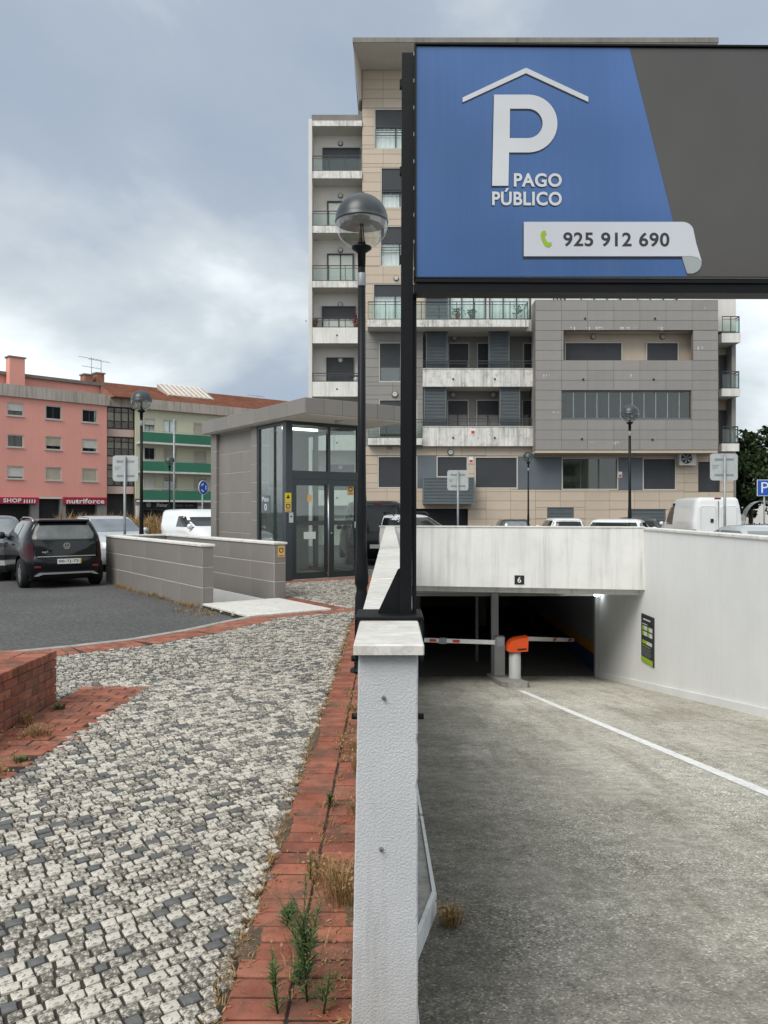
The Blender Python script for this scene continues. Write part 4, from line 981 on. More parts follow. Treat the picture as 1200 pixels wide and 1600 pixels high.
def leaf(a0, a1, wl, wr, hb, mid=None):
    g = thing('x', None, None) if False else None
    mb = MB(K); mb.box(a0, a0 + wl, 0.025, 0.085, 0.022, 2.215); mb.box(a1 - wr, a1, 0.025, 0.085, 0.022, 2.215); mb.box(a0 + wl, a1 - wr, 0.025, 0.085, 0.022, hb); mb.box(a0 + wl, a1 - wr, 0.025, 0.085, 2.08, 2.215)
    d_ = mb.build('door', M['dark_green_frame'], t)
    mb = MB(K); mb.box(a0 + wl, a1 - wr, 0.050, 0.058, hb, 2.08); mb.build('glass_pane', M['kiosk_glass'], d_)
    return d_
d1 = leaf(0.17, 1.075, 0.10, 0.07, 0.16); d2 = leaf(1.08, WD - 0.105, 0.15, 0.07, 0.16)
mb = MB(K); mb.tube([(1.045, -0.035, 0.05), (1.045, -0.035, 2.12)], 0.016, 10); mb.build('pull_bar', M['steel'], d1)
for z in (0.12, 2.02):
    mb = MB(K); mb.tube([(1.045, -0.03, z), (1.045, 0.03, z)], 0.01, 8); mb.build('bar_mount', M['steel'], d1)
mb = MB(K); mb.disc(1.155, 0.012, 0.026, 1.02, 0.022, 12); mb.build('lock', M['steel'], d2)
mb = MB(K); mb.bbox(0.27, 1.0, 0.040, 0.0495, 1.20, 1.30, 0.004); mb.build('push_rail', M['alu_dark'], d1)
mb = MB(K); mb.bbox(1.235, 1.79, 0.040, 0.0495, 1.20, 1.30, 0.004); mb.build('push_rail', M['alu_dark'], d2)
mb = MB(K); mb.bbox(1.76, 1.80, 0.0, 0.024, 1.12, 1.27, 0.008); mb.build('door_handle', M['steel'], d2)
# left glass side
bar(0.02, 0.11, 0.14, 1.45, 0.0, 0.12); bar(0.02, 0.11, 0.14, 1.45, ZR - 0.10, ZR - 0.02); bar(0.02, 0.11, 0.14, 0.20, 0.12, ZR - 0.1); bar(0.02, 0.11, 1.38, 1.45, 0.12, ZR - 0.1)
mb = MB(K); mb.box(0.052, 0.060, 0.20, 1.38, 0.12, ZR - 0.10); mb.build('glass_pane', M['kiosk_glass'], t)
# right side
bar(WD - 0.1, WD, 0.12, 4.0, 0.0, 0.12); bar(WD - 0.1, WD, 0.12, 4.0, ZR - 0.1, ZR - 0.02); bar(WD - 0.1, WD, 2.0, 2.1, 0.12, ZR - 0.1)
for (b0, b1) in ((0.12, 2.0), (2.1, 4.0)):
    mb = MB(K); mb.box(WD - 0.055, WD - 0.048, b0, b1, 0.12, ZR - 0.1); mb.build('glass_pane', M['kiosk_glass'], t)
# inside: lift shaft front, tube lamp
mb = MB(K); mb.box(0.26, WD - 0.11, 2.3, 2.4, 0.0, ZR - 0.025); lf = mb.build('lift_front', M['grey_tile'], t)
mb = MB(K); mb.box(0.45, 1.30, 2.27, 2.299, 0.02, 2.1); mb.build('lift_door', M['galv'], lf)
mb = MB(K); mb.tube([(0.20, 0.55, ZR - 0.13), (1.10, 0.55, ZR - 0.13)], 0.03, 10); mb.build('lit_tube', M['tube_lit'], t, label='lit white tube lamp behind the glass')
mb = MB(K); mb.box(0.10, WD - 0.1, 0.12, 2.3, 0.002, 0.014); mb.build('floor_tiles', M['grey_tile'], t)
# stickers and intercom
KF = K
st, r = decal(KF, 445, 455.2, 770, 784.6, 0.0, 'warning_sticker', M['sticker_y'], col_)
mb = MB(K); a, z = (r[0] + r[1]) / 2, (r[2] + r[3]) / 2 + .02; mb.vprism([(a - .045, z - .04), (a + .045, z - .04), (a, z + .05)], -0.0045, -0.0032); mb.build('warning_symbol', M['ink'], st)
st, r = decal(KF, 445, 455.2, 785, 800, 0.0, 'notice_sticker', M['sticker_o'], col_); badge(KF, r, -0.003, M['sticker_brown'], st)
r = KF.rect(450.5, 457.5, 800.5, 816.5); mb = MB(K); mb.bbox(r[0], r[1], -0.03, 0.01, r[2], r[3], 0.006); ic = mb.build('intercom', M['steel'], col_)
mb = MB(K); mb.disc((r[0] + r[1]) / 2, -0.034, -0.0305, r[2] + .13, 0.02, 12); mb.build('call_button', M['ink'], ic)
st, r = decal(KF, 542.5, 552.3, 758.5, 773.5, 0.049, 'notice_sticker', M['sticker_o'], d2); badge(KF, r, 0.046, M['sticker_brown'], st)
decal(KF, 474.5, 493, 831, 842, 0.049, 'paper_notice', M['paper'], d1); decal(KF, 480, 487, 773, 783.5, 0.049, 'paper_notice', M['sticker_o'], d1)
LFc = Frame(*xy(K, 0.05, 1.38), -K.v.x, -K.v.y)
r = LFc.rect(408.5, 422, 774, 801); mb = MB(LFc); mb.box(r[0], r[1], -0.003, -0.0005, r[2], r[3]); pz = mb.build('floor_notice', M['slate_panel'], t)
text('Piso', LFc, r[0] + .05, r[1] - .07, r[3] - .14, r[3] - .03, -0.0045, M['white_ink'], pz, bold=0.01); text('0', LFc, r[0] + .16, r[1] - .16, r[2] + .05, r[2] + .2, -0.0045, M['white_ink'], pz, bold=0.01)
# ------------------------------------------------------------------ buildings
def win(fr, rc, b, parent, sh=0.0, shm='shutter', nm=2, back='curtain', frame='win_frame', gl='glass', rails=0, fw=0.05, deep=0.10, name='window', sill=False):
    a0, a1, z0, z1 = rc; mb = MB(fr)
    mb.box(a0, a0 + fw, b - 0.02, b + deep, z0, z1); mb.box(a1 - fw, a1, b - 0.02, b + deep, z0, z1); mb.box(a0 + fw, a1 - fw, b - 0.02, b + deep, z1 - fw, z1); mb.box(a0 + fw, a1 - fw, b - 0.03, b + deep, z0, z0 + fw)
    w = mb.build(name, M[frame], parent)
    A0, A1, Z0, Z1 = a0 + fw, a1 - fw, z0 + fw, z1 - fw; zs = Z1 - (Z1 - Z0) * sh
    if sh > 0.01:
        mb = MB(fr); mb.box(A0, A1, b + 0.03, b + 0.06, zs, Z1); mb.build('shutter', M[shm], w)
        if sh < 0.99:
            mb = MB(fr); mb.box(A0, A1, b + 0.02, b + 0.065, zs - 0.05, zs - 0.001); mb.build('shutter_rail', M['alu_dark'], w); zs -= 0.05
    if sh < 0.99:
        mb = MB(fr); mb.box(A0, A1, b + 0.085, b + 0.09, Z0, zs); mb.build('pane', M[gl], w)
        for k in range(nm + 1):
            mb = MB(fr); a = A0 + (A1 - A0) * k / nm; lo = max(A0, a - 0.035); mb.box(lo, min(A1, a + 0.035), b + 0.065, b + 0.084, Z0, zs); mb.build('mullion', M['alu_dark'], w)
        mb = MB(fr)
        if back == 'curtain' or back == 'curtain_y':
            n = max(4, int((A1 - A0) / 0.12)); pts = []
            for k in range(n + 1): pts.append((A0 + (A1 - A0) * k / n, b + 0.16 + (0.04 if k % 2 else 0)))
            vs_ = [fr(p[0], p[1], Z0) for p in pts] + [fr(p[0], p[1], zs) for p in pts]
            mb.add(vs_, [(i, i + 1, n + 2 + i, n + 1 + i) for i in range(n)]); mb.build('curtain', M[back], w)
        else:
            mb.box(A0, A1, b + 0.25, b + 0.3, Z0, zs); mb.build('room', M['dark_room'], w)
    if sill:
        mb = MB(fr); mb.box(a0 - .08, a1 + .08, b - .16, b - .031, z0 - .07, z0 + .0); mb.build('sill', M['win_frame'], w)
    for k in range(rails):
        z = Z0 + (0.95 if k == 0 else 0.95 - 0.14 * k); z = min(z, Z1 - 0.05)
        mb = MB(fr); mb.box(A0, A1, b - 0.05, b - 0.03, z - 0.02, z + 0.02); mb.build('rail', M['alu_dark'], w)
    return w
def holes_of(lst): return [x[0] for x in lst]
def railing(fr, a0, a1, b, z0, z1, parent, n=3, gl=True, side=None):
    mb = MB(fr); mb.box(a0, a1, b - 0.025, b + 0.025, z1 - 0.04, z1); mb.box(a0, a1, b - 0.012, b + 0.012, z1 - 0.17, z1 - 0.14)
    mb.box(a0, a1, b - 0.015, b + 0.015, z0 + 0.03, z0 + 0.06)
    for k in range(n + 1):
        a = a0 + (a1 - a0) * k / n; mb.box(max(a0, a - 0.02), min(a1, a + 0.02), b - 0.02, b + 0.02, z0, z1 - 0.04)
    r = mb.build('railing', M['alu_dark'], parent)
    if gl:
        for k in range(n):
            x0 = a0 + (a1 - a0) * k / n + 0.03; x1 = a0 + (a1 - a0) * (k + 1) / n - 0.03
            mb = MB(fr); mb.box(x0, x1, b - 0.004, b + 0.004, z0 + 0.07, z1 - 0.18); mb.build('glass_pane', M['rail_glass'], r)
    return r
def wlamp(fr, x, y, b, parent, r=0.16):
    a, z = fr.a_of(x, b), fr.z_of(x, y, b); mb = MB(fr); mb.disc(a, b - 0.05, b, z, r, 14); o = mb.build('wall_lamp', M['alu_dark'], parent)
    mb = MB(fr); mb.disc(a, b - 0.10, b - 0.0505, z, r * 0.78, 14); mb.build('lamp_cover', M['lamp_disc'], o)
def louver(fr, rc, b, parent, step=0.075):
    a0, a1, z0, z1 = rc; mb = MB(fr); mb.box(a0, a0 + .06, b - .04, b + .04, z0, z1); mb.box(a1 - .06, a1, b - .04, b + .04, z0, z1); mb.box(a0 + .06, a1 - .06, b - .04, b + .04, z1 - .06, z1); mb.box(a0 + .06, a1 - .06, b - .04, b + .04, z0, z0 + .06)
    mb.box(a0 + .06, a1 - .06, b + .02, b + .03, z0 + .06, z1 - .06)
    o = mb.build('louver_screen', M['louver'], parent); z = z0 + 0.07; sl = MB(fr)
    while z < z1 - 0.12:
        x0, x1 = a0 + .062, a1 - .062
        sl.hexa([fr(x0, b - .035, z), fr(x1, b - .035, z), fr(x1, b + .018, z + step * .75), fr(x0, b + .018, z + step * .75), fr(x0, b - .035, z + .015), fr(x1, b - .035, z + .015), fr(x1, b + .018, z + step * .75 + .015), fr(x0, b + .018, z + step * .75 + .015)]); z += step
    q = sl.build('louver_slats', M['louver'], o); q['kind'] = 'stuff'
    return o

B = Frame(0, 41.0)
t = apt = thing('apartment_tower', 'tall beige and grey tiled apartment block with balconies behind the car park', 'building', (7, 41, -0.4))
GZ = -0.42
def br(x0, x1, y0, y1, b=0.0): return B.rect(x0, x1, y0, y1, b)
aL, aR = B.a_of(566), B.a_of(1122)
z96, z515, z700 = B.z_of(0, 96), B.z_of(0, 517), B.z_of(0, 703)
# opaque core behind the facades
mb = MB(B); mb.box(aL + .05, aR, 1.9, 14, GZ, z96 - .3); mb.build('core', M['dark_room'], t)
mb = MB(B); mb.box(B.a_of(483, 1.7), aL + .05, 1.75, 14, GZ, B.z_of(0, 190)); mb.build('core', M['bld_white'], t)
# --- left balcony bay
bw = MB(B); bw.box(B.a_of(487), aL, 0.95, 1.74, GZ, B.z_of(0, 192)); bw.build('bay_wall', M['bld_cream'], t)
mb = MB(B); mb.box(B.a_of(482.5), B.a_of(488), -0.15, 1.74, GZ, B.z_of(0, 188)); mb.build('side_fin', M['bld_white'], t)
r = br(487, 565.5, 180, 190); mb = MB(B); mb.box(r[0], r[1], -0.05, 2.2, r[2], r[3]); mb.build('roof_parapet', M['slab_dark'], t)
r = br(488.2, 565.5, 190.2, 198.5); mb = MB(B); mb.box(r[0], r[1], -0.12, 0.95, r[2], r[3]); mb.build('balcony_slab', M['stained'], t)
lev = [(198.5, 268.5, 280, 'g', 244, (504, 563, 232), 0.99), (280, 354, 365, 'g', 330, (511, 560, 315), 0.0), (365, 440, 450, 'g', 415, (511, 553, 397), 0.0), (450, 512.5, 537, 's', 497, (503, 556, 479), 0.30), (537, 597, 620, 's', 583, (510, 553, 559), 0.99), (620, 680, 704, 's', 666, (510, 553, 642), 0.99), (704, 766, 790, 's', 750, (510, 553, 726), 0.99)]
for (yo, ys_, yb, kind, yr, dr, sh) in lev:
    r = br(488.2, 565.5, ys_, yb); mb = MB(B); mb.box(r[0], r[1], -0.12, 0.95 if kind == 'g' else 0.03, r[2], r[3]); sl = mb.build('balcony_slab', M['stained_l' if kind == 's' else 'stained'], t)
    if kind == 's':
        mb = MB(B); mb.box(r[0], r[1], 0.031, 0.95, r[2], r[2] + 0.2); mb.build('balcony_floor', M['bld_cream'], sl)
        mb = MB(B); mb.disc((r[0] + r[1]) / 2, -0.135, -0.121, (r[2] + r[3]) / 2, 0.05, 8); mb.build('drain_spout', M['ink'], sl)
    zr = B.z_of(0, yr); railing(B, r[0] + .02, r[1] - .02, -0.05, r[3], zr, sl, 3, kind == 'g')
    zb = r[3] if kind == 'g' else r[2] + 0.21
    dr_ = B.rect(dr[0], dr[1], dr[2], dr[2] + 10, 0.95); win(B, (dr_[0], dr_[1], zb, dr_[3]), 0.86, t, sh, 'shutter', 2, 'curtain', frame='alu_dark', name='balcony_door')
    wlamp(B, 532, yo + 26, 0.95, t, 0.15)
    mb = MB(B); rr2 = br(488.2, 565.5, yo - 1, yo + 1); mb.box(rr2[0], rr2[1], 0.0, 0.95, rr2[3] - .05, rr2[3] - .04); mb.build('balcony_ceiling', M['soffit'], t)
# --- roof canopy over the open top
d_r = 38.6 - 41
zr0, zr1 = B.z_of(0, 66, d_r), B.z_of(0, 58.5, d_r)
mb = MB(B); mb.box(B.a_of(551, d_r), B.a_of(1123, d_r), d_r, 13, zr0, zr1); mb.build('roof_slab', M['slab_dark'], t)
mb = MB(B); mb.box(B.a_of(551, d_r) + .05, B.a_of(1123, d_r) - .05, d_r + .05, 12.9, zr0 - .02, zr0 - .001); mb.build('roof_soffit', M['soffit'], t)
q = [B(B.a_of(551, d_r), d_r, zr0), B(B.a_of(560, -.3), -.3, B.z_of(0, 155, -.3)), B(aL - .01, 0.1, B.z_of(0, 155)), B(aL - .01, 0.1, zr0)]
mb = MB(); off_ = Vector((0.0, 1.2, 0)); mb.hexa(q + [p + off_ for p in q]); mb.build('side_fin', M['soffit'], t)
mb = MB(B); mb.box(aL, B.a_of(577), 0.02, .5, z96 + .001, zr0 - .02); mb.build('roof_pillar', M['bld_white'], t)
for k in range(4):
    a = B.a_of(627) + 3.2 * (k + 1); mb = MB(B); mb.box(a, a + .5, 0.3, .8, z96 + .001, zr0 - .02); mb.build('roof_pillar', M['bld_white'], t)
mb = MB(B); mb.box(aL, B.a_of(592, 9), 9, 9.4, z96, zr0 - .02); mb.build('roof_back_wall', M['bld_white'], t)
# --- tower face
tw = [(br(585, 652, 170, 233), 0.43), (br(595, 655, 261.5, 325), 0.58), (br(594, 655, 353, 416.5), 0.40)]
hid = [(br(690 + 95 * i, 760 + 95 * i, 170 + 91 * j, 233 + 91 * j), 0.4) for i in range(4) for j in range(3)]
dw = (br(583, 652, 443, 499), 0.3)
topw = [(br(702, 760, 440, 499), 0.0), (br(764, 830, 440, 499), 0.0), (br(864, 884, 430, 475), 0.0), (br(907, 971, 430, 475), 0.0), (br(995, 1059, 430, 475), 0.0)]
rect_t = (aL, aR, z515, z96)
hl = [x[0] for x in tw + hid + topw] + [dw[0]]
wall(B, (aL, B.a_of(664), z515, z96), hl, 0.0, 0.3, 'tower_wall', M['bld_joint'], t)
wall(B, (B.a_of(664), aR + 0.95, z515, z96), hl, 0.0, 0.3, 'white_wall', M['bld_white'], t)
panels(B, (aL, B.a_of(664), z515, z96), hl, 1.32, 0.50, -0.02, 0.019, 0.014, 'beige_panel', M['bld_beige'], t)
for (rc, sh) in tw: win(B, rc, 0.02, t, sh, 'shutter', 2, 'curtain', rails=3)
for (rc, sh) in hid: win(B, rc, 0.02, t, sh, 'shutter', 2, 'curtain')
win(B, dw[0], 0.02, t, dw[1], 'shutter', 2, 'curtain')
for (rc, sh) in topw: win(B, rc, 0.02, t, 0, 'shutter', 3, 'curtain', frame='alu_dark')
for (x, y) in ((619, 435), ): wlamp(B, x, y, -0.02, t, 0.14)
louver(B, br(664.5, 700, 440, 499, -.15), -.15, t)
# --- long glass balcony
bs = br(574, 826, 499.5, 510.5, -1.1); mb = MB(B); mb.box(bs[0], bs[1], -1.1, -0.021, bs[2], bs[3]); sl = mb.build('balcony_slab', M['stained'], t)
mb = MB(B); mb.box(bs[0] + .05, bs[1] - .05, -1.05, -0.022, bs[2] - .012, bs[2] - .002); mb.build('balcony_underside', M['soffit'], sl)
railing(B, bs[0] + .03, bs[1] - .03, -1.04, bs[3], B.z_of(0, 471, -1.04), sl, 9)
sd = Frame(*xy(B, bs[1] - .03, -1.0), 0, 1); railing(sd, 0.03, 0.95, 0, bs[3], B.z_of(0, 471, -1.04), sl, 1)
# --- grey middle part, storeys under the long balcony
cL, cM, cR = B.a_of(577), B.a_of(661), B.a_of(836)
z2t, z2b, z3b = z515, B.z_of(0, 604), z700
gw = [(br(592, 627, 535, 597), 0.60), (br(592, 652, 624, 684), 0.85)]
wall(B, (aL, cM, z700, z515), [x[0] for x in gw], 0.0, 0.3, 'middle_wall', M['bld_joint'], t)
panels(B, (aL, cM, z700, z515 - .01), [x[0] for x in gw], 1.32, 0.50, -0.02, 0.019, 0.014, 'grey_panel', M['bld_grey'], t)
for rc, sh in gw: win(B, rc, 0.02, t, sh, 'shutter', 1, 'dark')
wlamp(B, 617, 616, -0.02, t, 0.17)
wlamp(B, 588, 616, -0.02, t, 0.17) if False else None
# loggia
mb = MB(B); mb.box(cM + .001, cR, 1.3, 1.6, z700, z515); mb.build('loggia_wall', M['bld_grey'], t)
mb = MB(B); mb.box(cM + .001, cR, -0.02, 1.3, z515 - .02, z515 + .15); mb.build('loggia_ceiling', M['soffit'], t)
for (yt, yb, ytop, wx, lx, lmp, extra) in (
    (576.5, 604, 513, [(700, 733, 536), (745, 764, 536), (817, 838, 536)], [(665.5, 699.5), (763, 796)], [(710, 528)], 0),
    (667, 697, 605, [(698.5, 732, 625), (744, 780.5, 625), (815.5, 838, 625)], [(662, 697.5), (780.5, 812.5)], [(708, 617), (770.5, 617)], 1)):
    r = br(660.5, 836, yt, yb, -.35); mb = MB(B); mb.box(r[0], r[1], -.35, -.2, r[2], r[3]); par = mb.build('parapet', M['stained'], t)
    mb = MB(B); mb.box(r[0], r[1], -.199, 1.3, r[2], r[2] + .22); mb.build('balcony_floor', M['soffit'], par)
    mb = MB(B); mb.box(r[0] - .03, r[1], -.38, -.17, r[3] + .001, r[3] + .03); mb.build('parapet_cap', M['stained_l'], par)
    railing(B, r[0], r[1], -.27, r[3] + .03, B.z_of(0, yt - 13, -.27), par, 5, False)
    for x in (708, 773): mb = MB(B); mb.disc(B.a_of(x, -.35), -.40, -.351, B.z_of(0, (yt + yb) / 2 + 2, -.35), .05, 8); mb.build('drain_spout', M['ink'], par)
    for (x0, x1, y0) in wx:
        rc = B.rect(x0, x1, y0, y0 + 10, 1.3); win(B, (rc[0], rc[1], r[2] + .23, rc[3]), 1.22, t, 1.0 if not extra else 0.3, 'shutter', 2, 'dark', gl='win_dark', name='balcony_door')
    for (x0, x1) in lx: louver(B, B.rect(x0, x1, ytop, yt + 2, -.12), -.12, t)
    for (x, y) in lmp: wlamp(B, x, y, 1.3, t, .17)
r = br(880 - 5, 895 - 3, 799, 807) if False else None
# small left balcony at the lower storey
r = br(575, 660, 684.5, 695, -.5); mb = MB(B); mb.box(r[0], r[1], -.5, -.021, r[2], r[3]); sl = mb.build('balcony_slab', M['stained'], t); railing(B, r[0] + .02, r[1] - .02, -.45, r[3], B.z_of(0, 655, -.45), sl, 3)
# red notice on the parapet
rc = br(735.5, 742.5, 670, 679, -.36); mb = MB(B); mb.box(rc[0], rc[1], -.365, -.352, rc[2], rc[3]); pz = mb.build('estate_notice', M['white_ink'], t); mb = MB(B); mb.box(rc[0] + .03, rc[1] - .03, -.37, -.366, rc[2] + .04, rc[3] - .1); mb.build('notice_print', M['boom_red'], pz)
# --- projecting grey box
bb = -1.1
gR = br(836.5, 1122, 470, 703, bb); o1 = br(880.5, 1083, 516, 563, bb); o2 = br(877.5, 1080, 610, 655.5, bb)
wall(B, gR, [o1, o2], bb, bb + .3, 'box_wall', M['bld_joint'], t)
for a_ in (gR[0], gR[1] - .25):
    mb = MB(B); mb.box(a_, a_ + .25, bb + .301, -.001, gR[2], gR[3]); mb.build('box_side', M['bld_grey'], t)
mb = MB(B); mb.box(gR[0], gR[1], bb, 1.2, gR[3] + .001, gR[3] + .04); mb.build('box_cap', M['slab_dark'], t)
panels(B, gR, [o1, o2], 1.28, 0.52, bb - .02, .019, 0.014, 'grey_panel', M['bld_grey'], t)
mb = MB(B); mb.box(gR[0] + .02, gR[1] - .02, bb + .02, 1.5, gR[2] - .15, gR[2] - .001); mb.build('box_floor', M['bld_beige'], t)
# upper opening: loggia with shutters
zmid = (o1[2] + o2[3]) / 2
mb = MB(B); mb.box(gR[0] + .26, gR[1] - .26, bb + .9, bb + 1.1, zmid, gR[3]); mb.build('loggia_wall', M['bld_beige'], t)
mb = MB(B); mb.box(gR[0] + .26, gR[1] - .26, bb + .301, bb + .9, zmid - .1, zmid + .1); mb.box(gR[0] + .26, gR[1] - .26, bb + .301, bb + .9, o1[3] + .05, o1[3] + .2); mb.build('loggia_slab', M['soffit'], t)
for (x0, x1) in ((882, 972), (1009, 1060)):
    rc = B.rect(x0, x1, 535, 570, bb + .85); win(B, rc, bb + .80, t, 1.0)
for x in (927, 1035): wlamp(B, x, 526.5, bb + .9, t, .15)
# lower opening: glazed in
mb = MB(B); mb.box(o2[0], o2[1], bb + .1, bb + .16, o2[2], o2[2] + .09); mb.box(o2[0], o2[1], bb + .1, bb + .16, o2[3] - .09, o2[3]); gfr = mb.build('glazing_frame', M['louver'], t)
n = 11
for k in range(n):
    x0 = o2[0] + (o2[1] - o2[0]) * k / n; x1 = o2[0] + (o2[1] - o2[0]) * (k + 1) / n
    mb = MB(B); mb.box(x0, x0 + .045, bb + .09, bb + .17, o2[2] + .09, o2[3] - .09); mb.build('glazing_bar', M['galv' if k else 'louver'], gfr)
    mb = MB(B); mb.box(x0 + .046, x1 - .001, bb + .12, bb + .128, o2[2] + .09, o2[3] - .09); mb.build('pane', M['glass_dark'], gfr)
mb = MB(B); mb.box(gR[0] + .26, gR[1] - .26, bb + 1.0, bb + 1.1, gR[2], zmid - .1); mb.build('loggia_wall', M['bld_grey'], t)
for (x0, x1) in ((884, 968), (1008, 1052)):
    rc = B.rect(x0, x1, 622, 655, bb + .95); win(B, rc, bb + .90, t, 0.0, back='curtain_y', gl='glass_dark')
for (x, y) in ((914, 498), (1023, 498), (911, 593), (1021, 593), (909, 686), (1019, 687)):
    mb = MB(B); mb.disc(B.a_of(x, bb), bb - .06, bb - .021, B.z_of(0, y, bb), .055, 8); mb.build('drain_spout', M['ink'], t)
# lime efflorescence streaks on the box
rr = random.Random(4)
for (x, y, n_) in ((892, 511, 4), (917, 511, 2), (930, 511, 6), (968, 511, 9), (990, 511, 3), (1030, 511, 4), (850, 585, 4), (866, 643, 3), (925, 690, 2), (958, 690, 5), (1100, 480, 2), (1091, 542, 3), (985, 585, 2)):
    for k in range(n_):
        xx = x + rr.uniform(-2, 2) + k * 2.0; h = rr.uniform(2, 7); a = B.a_of(xx, bb); z = B.z_of(0, y, bb); w_ = rr.uniform(.008, .03)
        mb = MB(B); mb.vprism([(a - w_, z), (a + w_, z), (a + w_ * .6, z - h * .02), (a, z - h * .034), (a - w_ * .5, z - h * .02)], bb - .0235, bb - .0222); mb.build('lime_streak', M['bld_white'], t)
# --- right balcony bay
rw = MB(B); rw.box(aR + .001, B.a_of(1152), 0.9, 1.4, GZ, B.z_of(0, 470)); rw.build('bay_wall', M['bld_beige'], t)
mb = MB(B); mb.box(B.a_of(1146), B.a_of(1152.5), 0.2, .899, GZ, B.z_of(0, 470)); mb.build('bay_pier', M['bld_grey'], t)
for (yt, yb, yr, xr) in ((520.5, 535, 494, 1157), (607, 619, 580, 1156.5), (693, 705, 666, 1155)):
    r = br(1122.5, xr, yt, yb, -.5); mb = MB(B); mb.box(aR - .02, r[1], -.5, .89, r[2], r[3]); sl = mb.build('balcony_slab', M['stained_l'], t)
    railing(B, aR + .02, r[1] - .03, -.45, r[3], B.z_of(0, yr, -.45), sl, 2); sd = Frame(*xy(B, r[1] - .03, -.42), 0, 1); railing(sd, 0.02, 1.25, 0, r[3], B.z_of(0, yr, -.45), sl, 1)
    rc = B.rect(1122.5, 1128, yr - 25, yr, .9); win(B, (rc[0] + .02, rc[1] + .35, r[3] + .01, rc[3]), .84, t, 1.0, frame='alu_dark', name='balcony_door')
# --- ground storey
gz1 = B.z_of(0, 697.5)
gwin = [(br(590, 652, 712.5, 763), 1.0, 'shutter', 'w'), (br(682, 731, 712.5, 746), 1.0, 'shutter', 'w'), (br(741.5, 809, 713.5, 763.5), 1.0, 'shutter', 'w'), (br(877.5, 966, 715, 765.5), 0.0, '', 'c'), (br(1004, 1056.5, 715.5, 766), 1.0, 'shutter', 'w')]
door = br(1091, 1124.5, 722, 769); gar = br(600, 731, 795, 846); v1 = br(855, 896.5, 793, 810.5); v2 = br(986, 1040, 795.5, 830)
hl = [x[0] for x in gwin] + [door, gar, v1, v2]
gr_ = (aL, B.a_of(1146), GZ, gz1 - .001)
wall(B, gr_, hl, 0.0, .3, 'ground_wall', M['bld_joint'], t)
slate = [br(652.5, 681.5, 713, 763), br(809.5, 877, 714, 765), br(966.5, 1003.5, 715.5, 766)]
panels(B, gr_, hl + slate, 1.35, 0.50, -0.02, .019, .014, 'beige_panel', M['bld_beige'], t)
for r in slate: mb = MB(B); mb.box(r[0], r[1], -.026, -.001, r[2], r[3]); mb.build('slate_panel', M['slate_panel'], t)
for rc, sh, shm, k in gwin:
    win(B, rc, 0.0, t, sh, shm or 'shutter', 3, 'curtain_y' if k == 'c' else 'dark', fw=.06, gl='glass_dark' if k == 'c' else 'glass')
mb = MB(B); mb.box(door[0], door[1], .12, .16, door[2], door[3]); mb.build('door', M['shutter'], t)
mb = MB(B); mb.box(gar[0], gar[1], .22, .28, gar[2], gar[3]); mb.build('dark_opening_sheet', M['dark_room'], t)  # near-black sheet paints in the shade inside the garage opening
for r in (v1, v2): louver(B, r, .06, t)
r = br(661, 741, 746, 787, -.9); mb = MB(B); mb.box(r[0], r[1], -.84, -.03, r[2], r[3]); lb = mb.build('louver_box', M['louver'], t); louver(B, (r[0] - .01, r[1] + .01, r[2] - .01, r[3] + .01), -.885, t)
wlamp(B, 704, 706.5, -.02, t, .17)
for (x0, x1, y0, y1) in ((732.5, 739.5, 713.5, 723.5), (966, 972, 737, 746)):
    rc = br(x0, x1, y0, y1, -.03); mb = MB(B); mb.box(rc[0], rc[1], -.04, -.028, rc[2], rc[3]); pz = mb.build('estate_notice', M['white_ink'], t); mb = MB(B); mb.box(rc[0] + .03, rc[1] - .03, -.045, -.041, rc[2] + .03, (rc[2] + rc[3]) / 2); mb.build('notice_print', M['boom_red'], pz)
# air conditioner
r = br(1061.5, 1088.5, 705, 727, -.4); at_ = thing('air_conditioner', 'white air conditioner hung under the grey facade box', 'air conditioner', (r[0], 40.6, r[2]))
mb = MB(B); mb.bbox(r[0], r[1], -.4, -.03, r[2], r[3], .02); mb.build('casing', M['bld_white'], at_)
cx, cz = r[0] + (r[1] - r[0]) * .42, (r[2] + r[3]) / 2
mb = MB(B); mb.disc(cx, -.42, -.401, cz, .29, 20); fan = mb.build('fan_grille', M['ink'], at_)
for k in range(6):
    a = R(60 * k); mb = MB(B); mb.vprism([(cx, cz), (cx + .26 * math.cos(a), cz + .26 * math.sin(a)), (cx + .26 * math.cos(a + .5), cz + .26 * math.sin(a + .5))], -.43, -.421); mb.build('fan_blade', M['galv'], fan)
M['red_flower'] = mat('dark_red_petals', (0.16, 0.012, 0.015), 0.7, 0.2, 5)
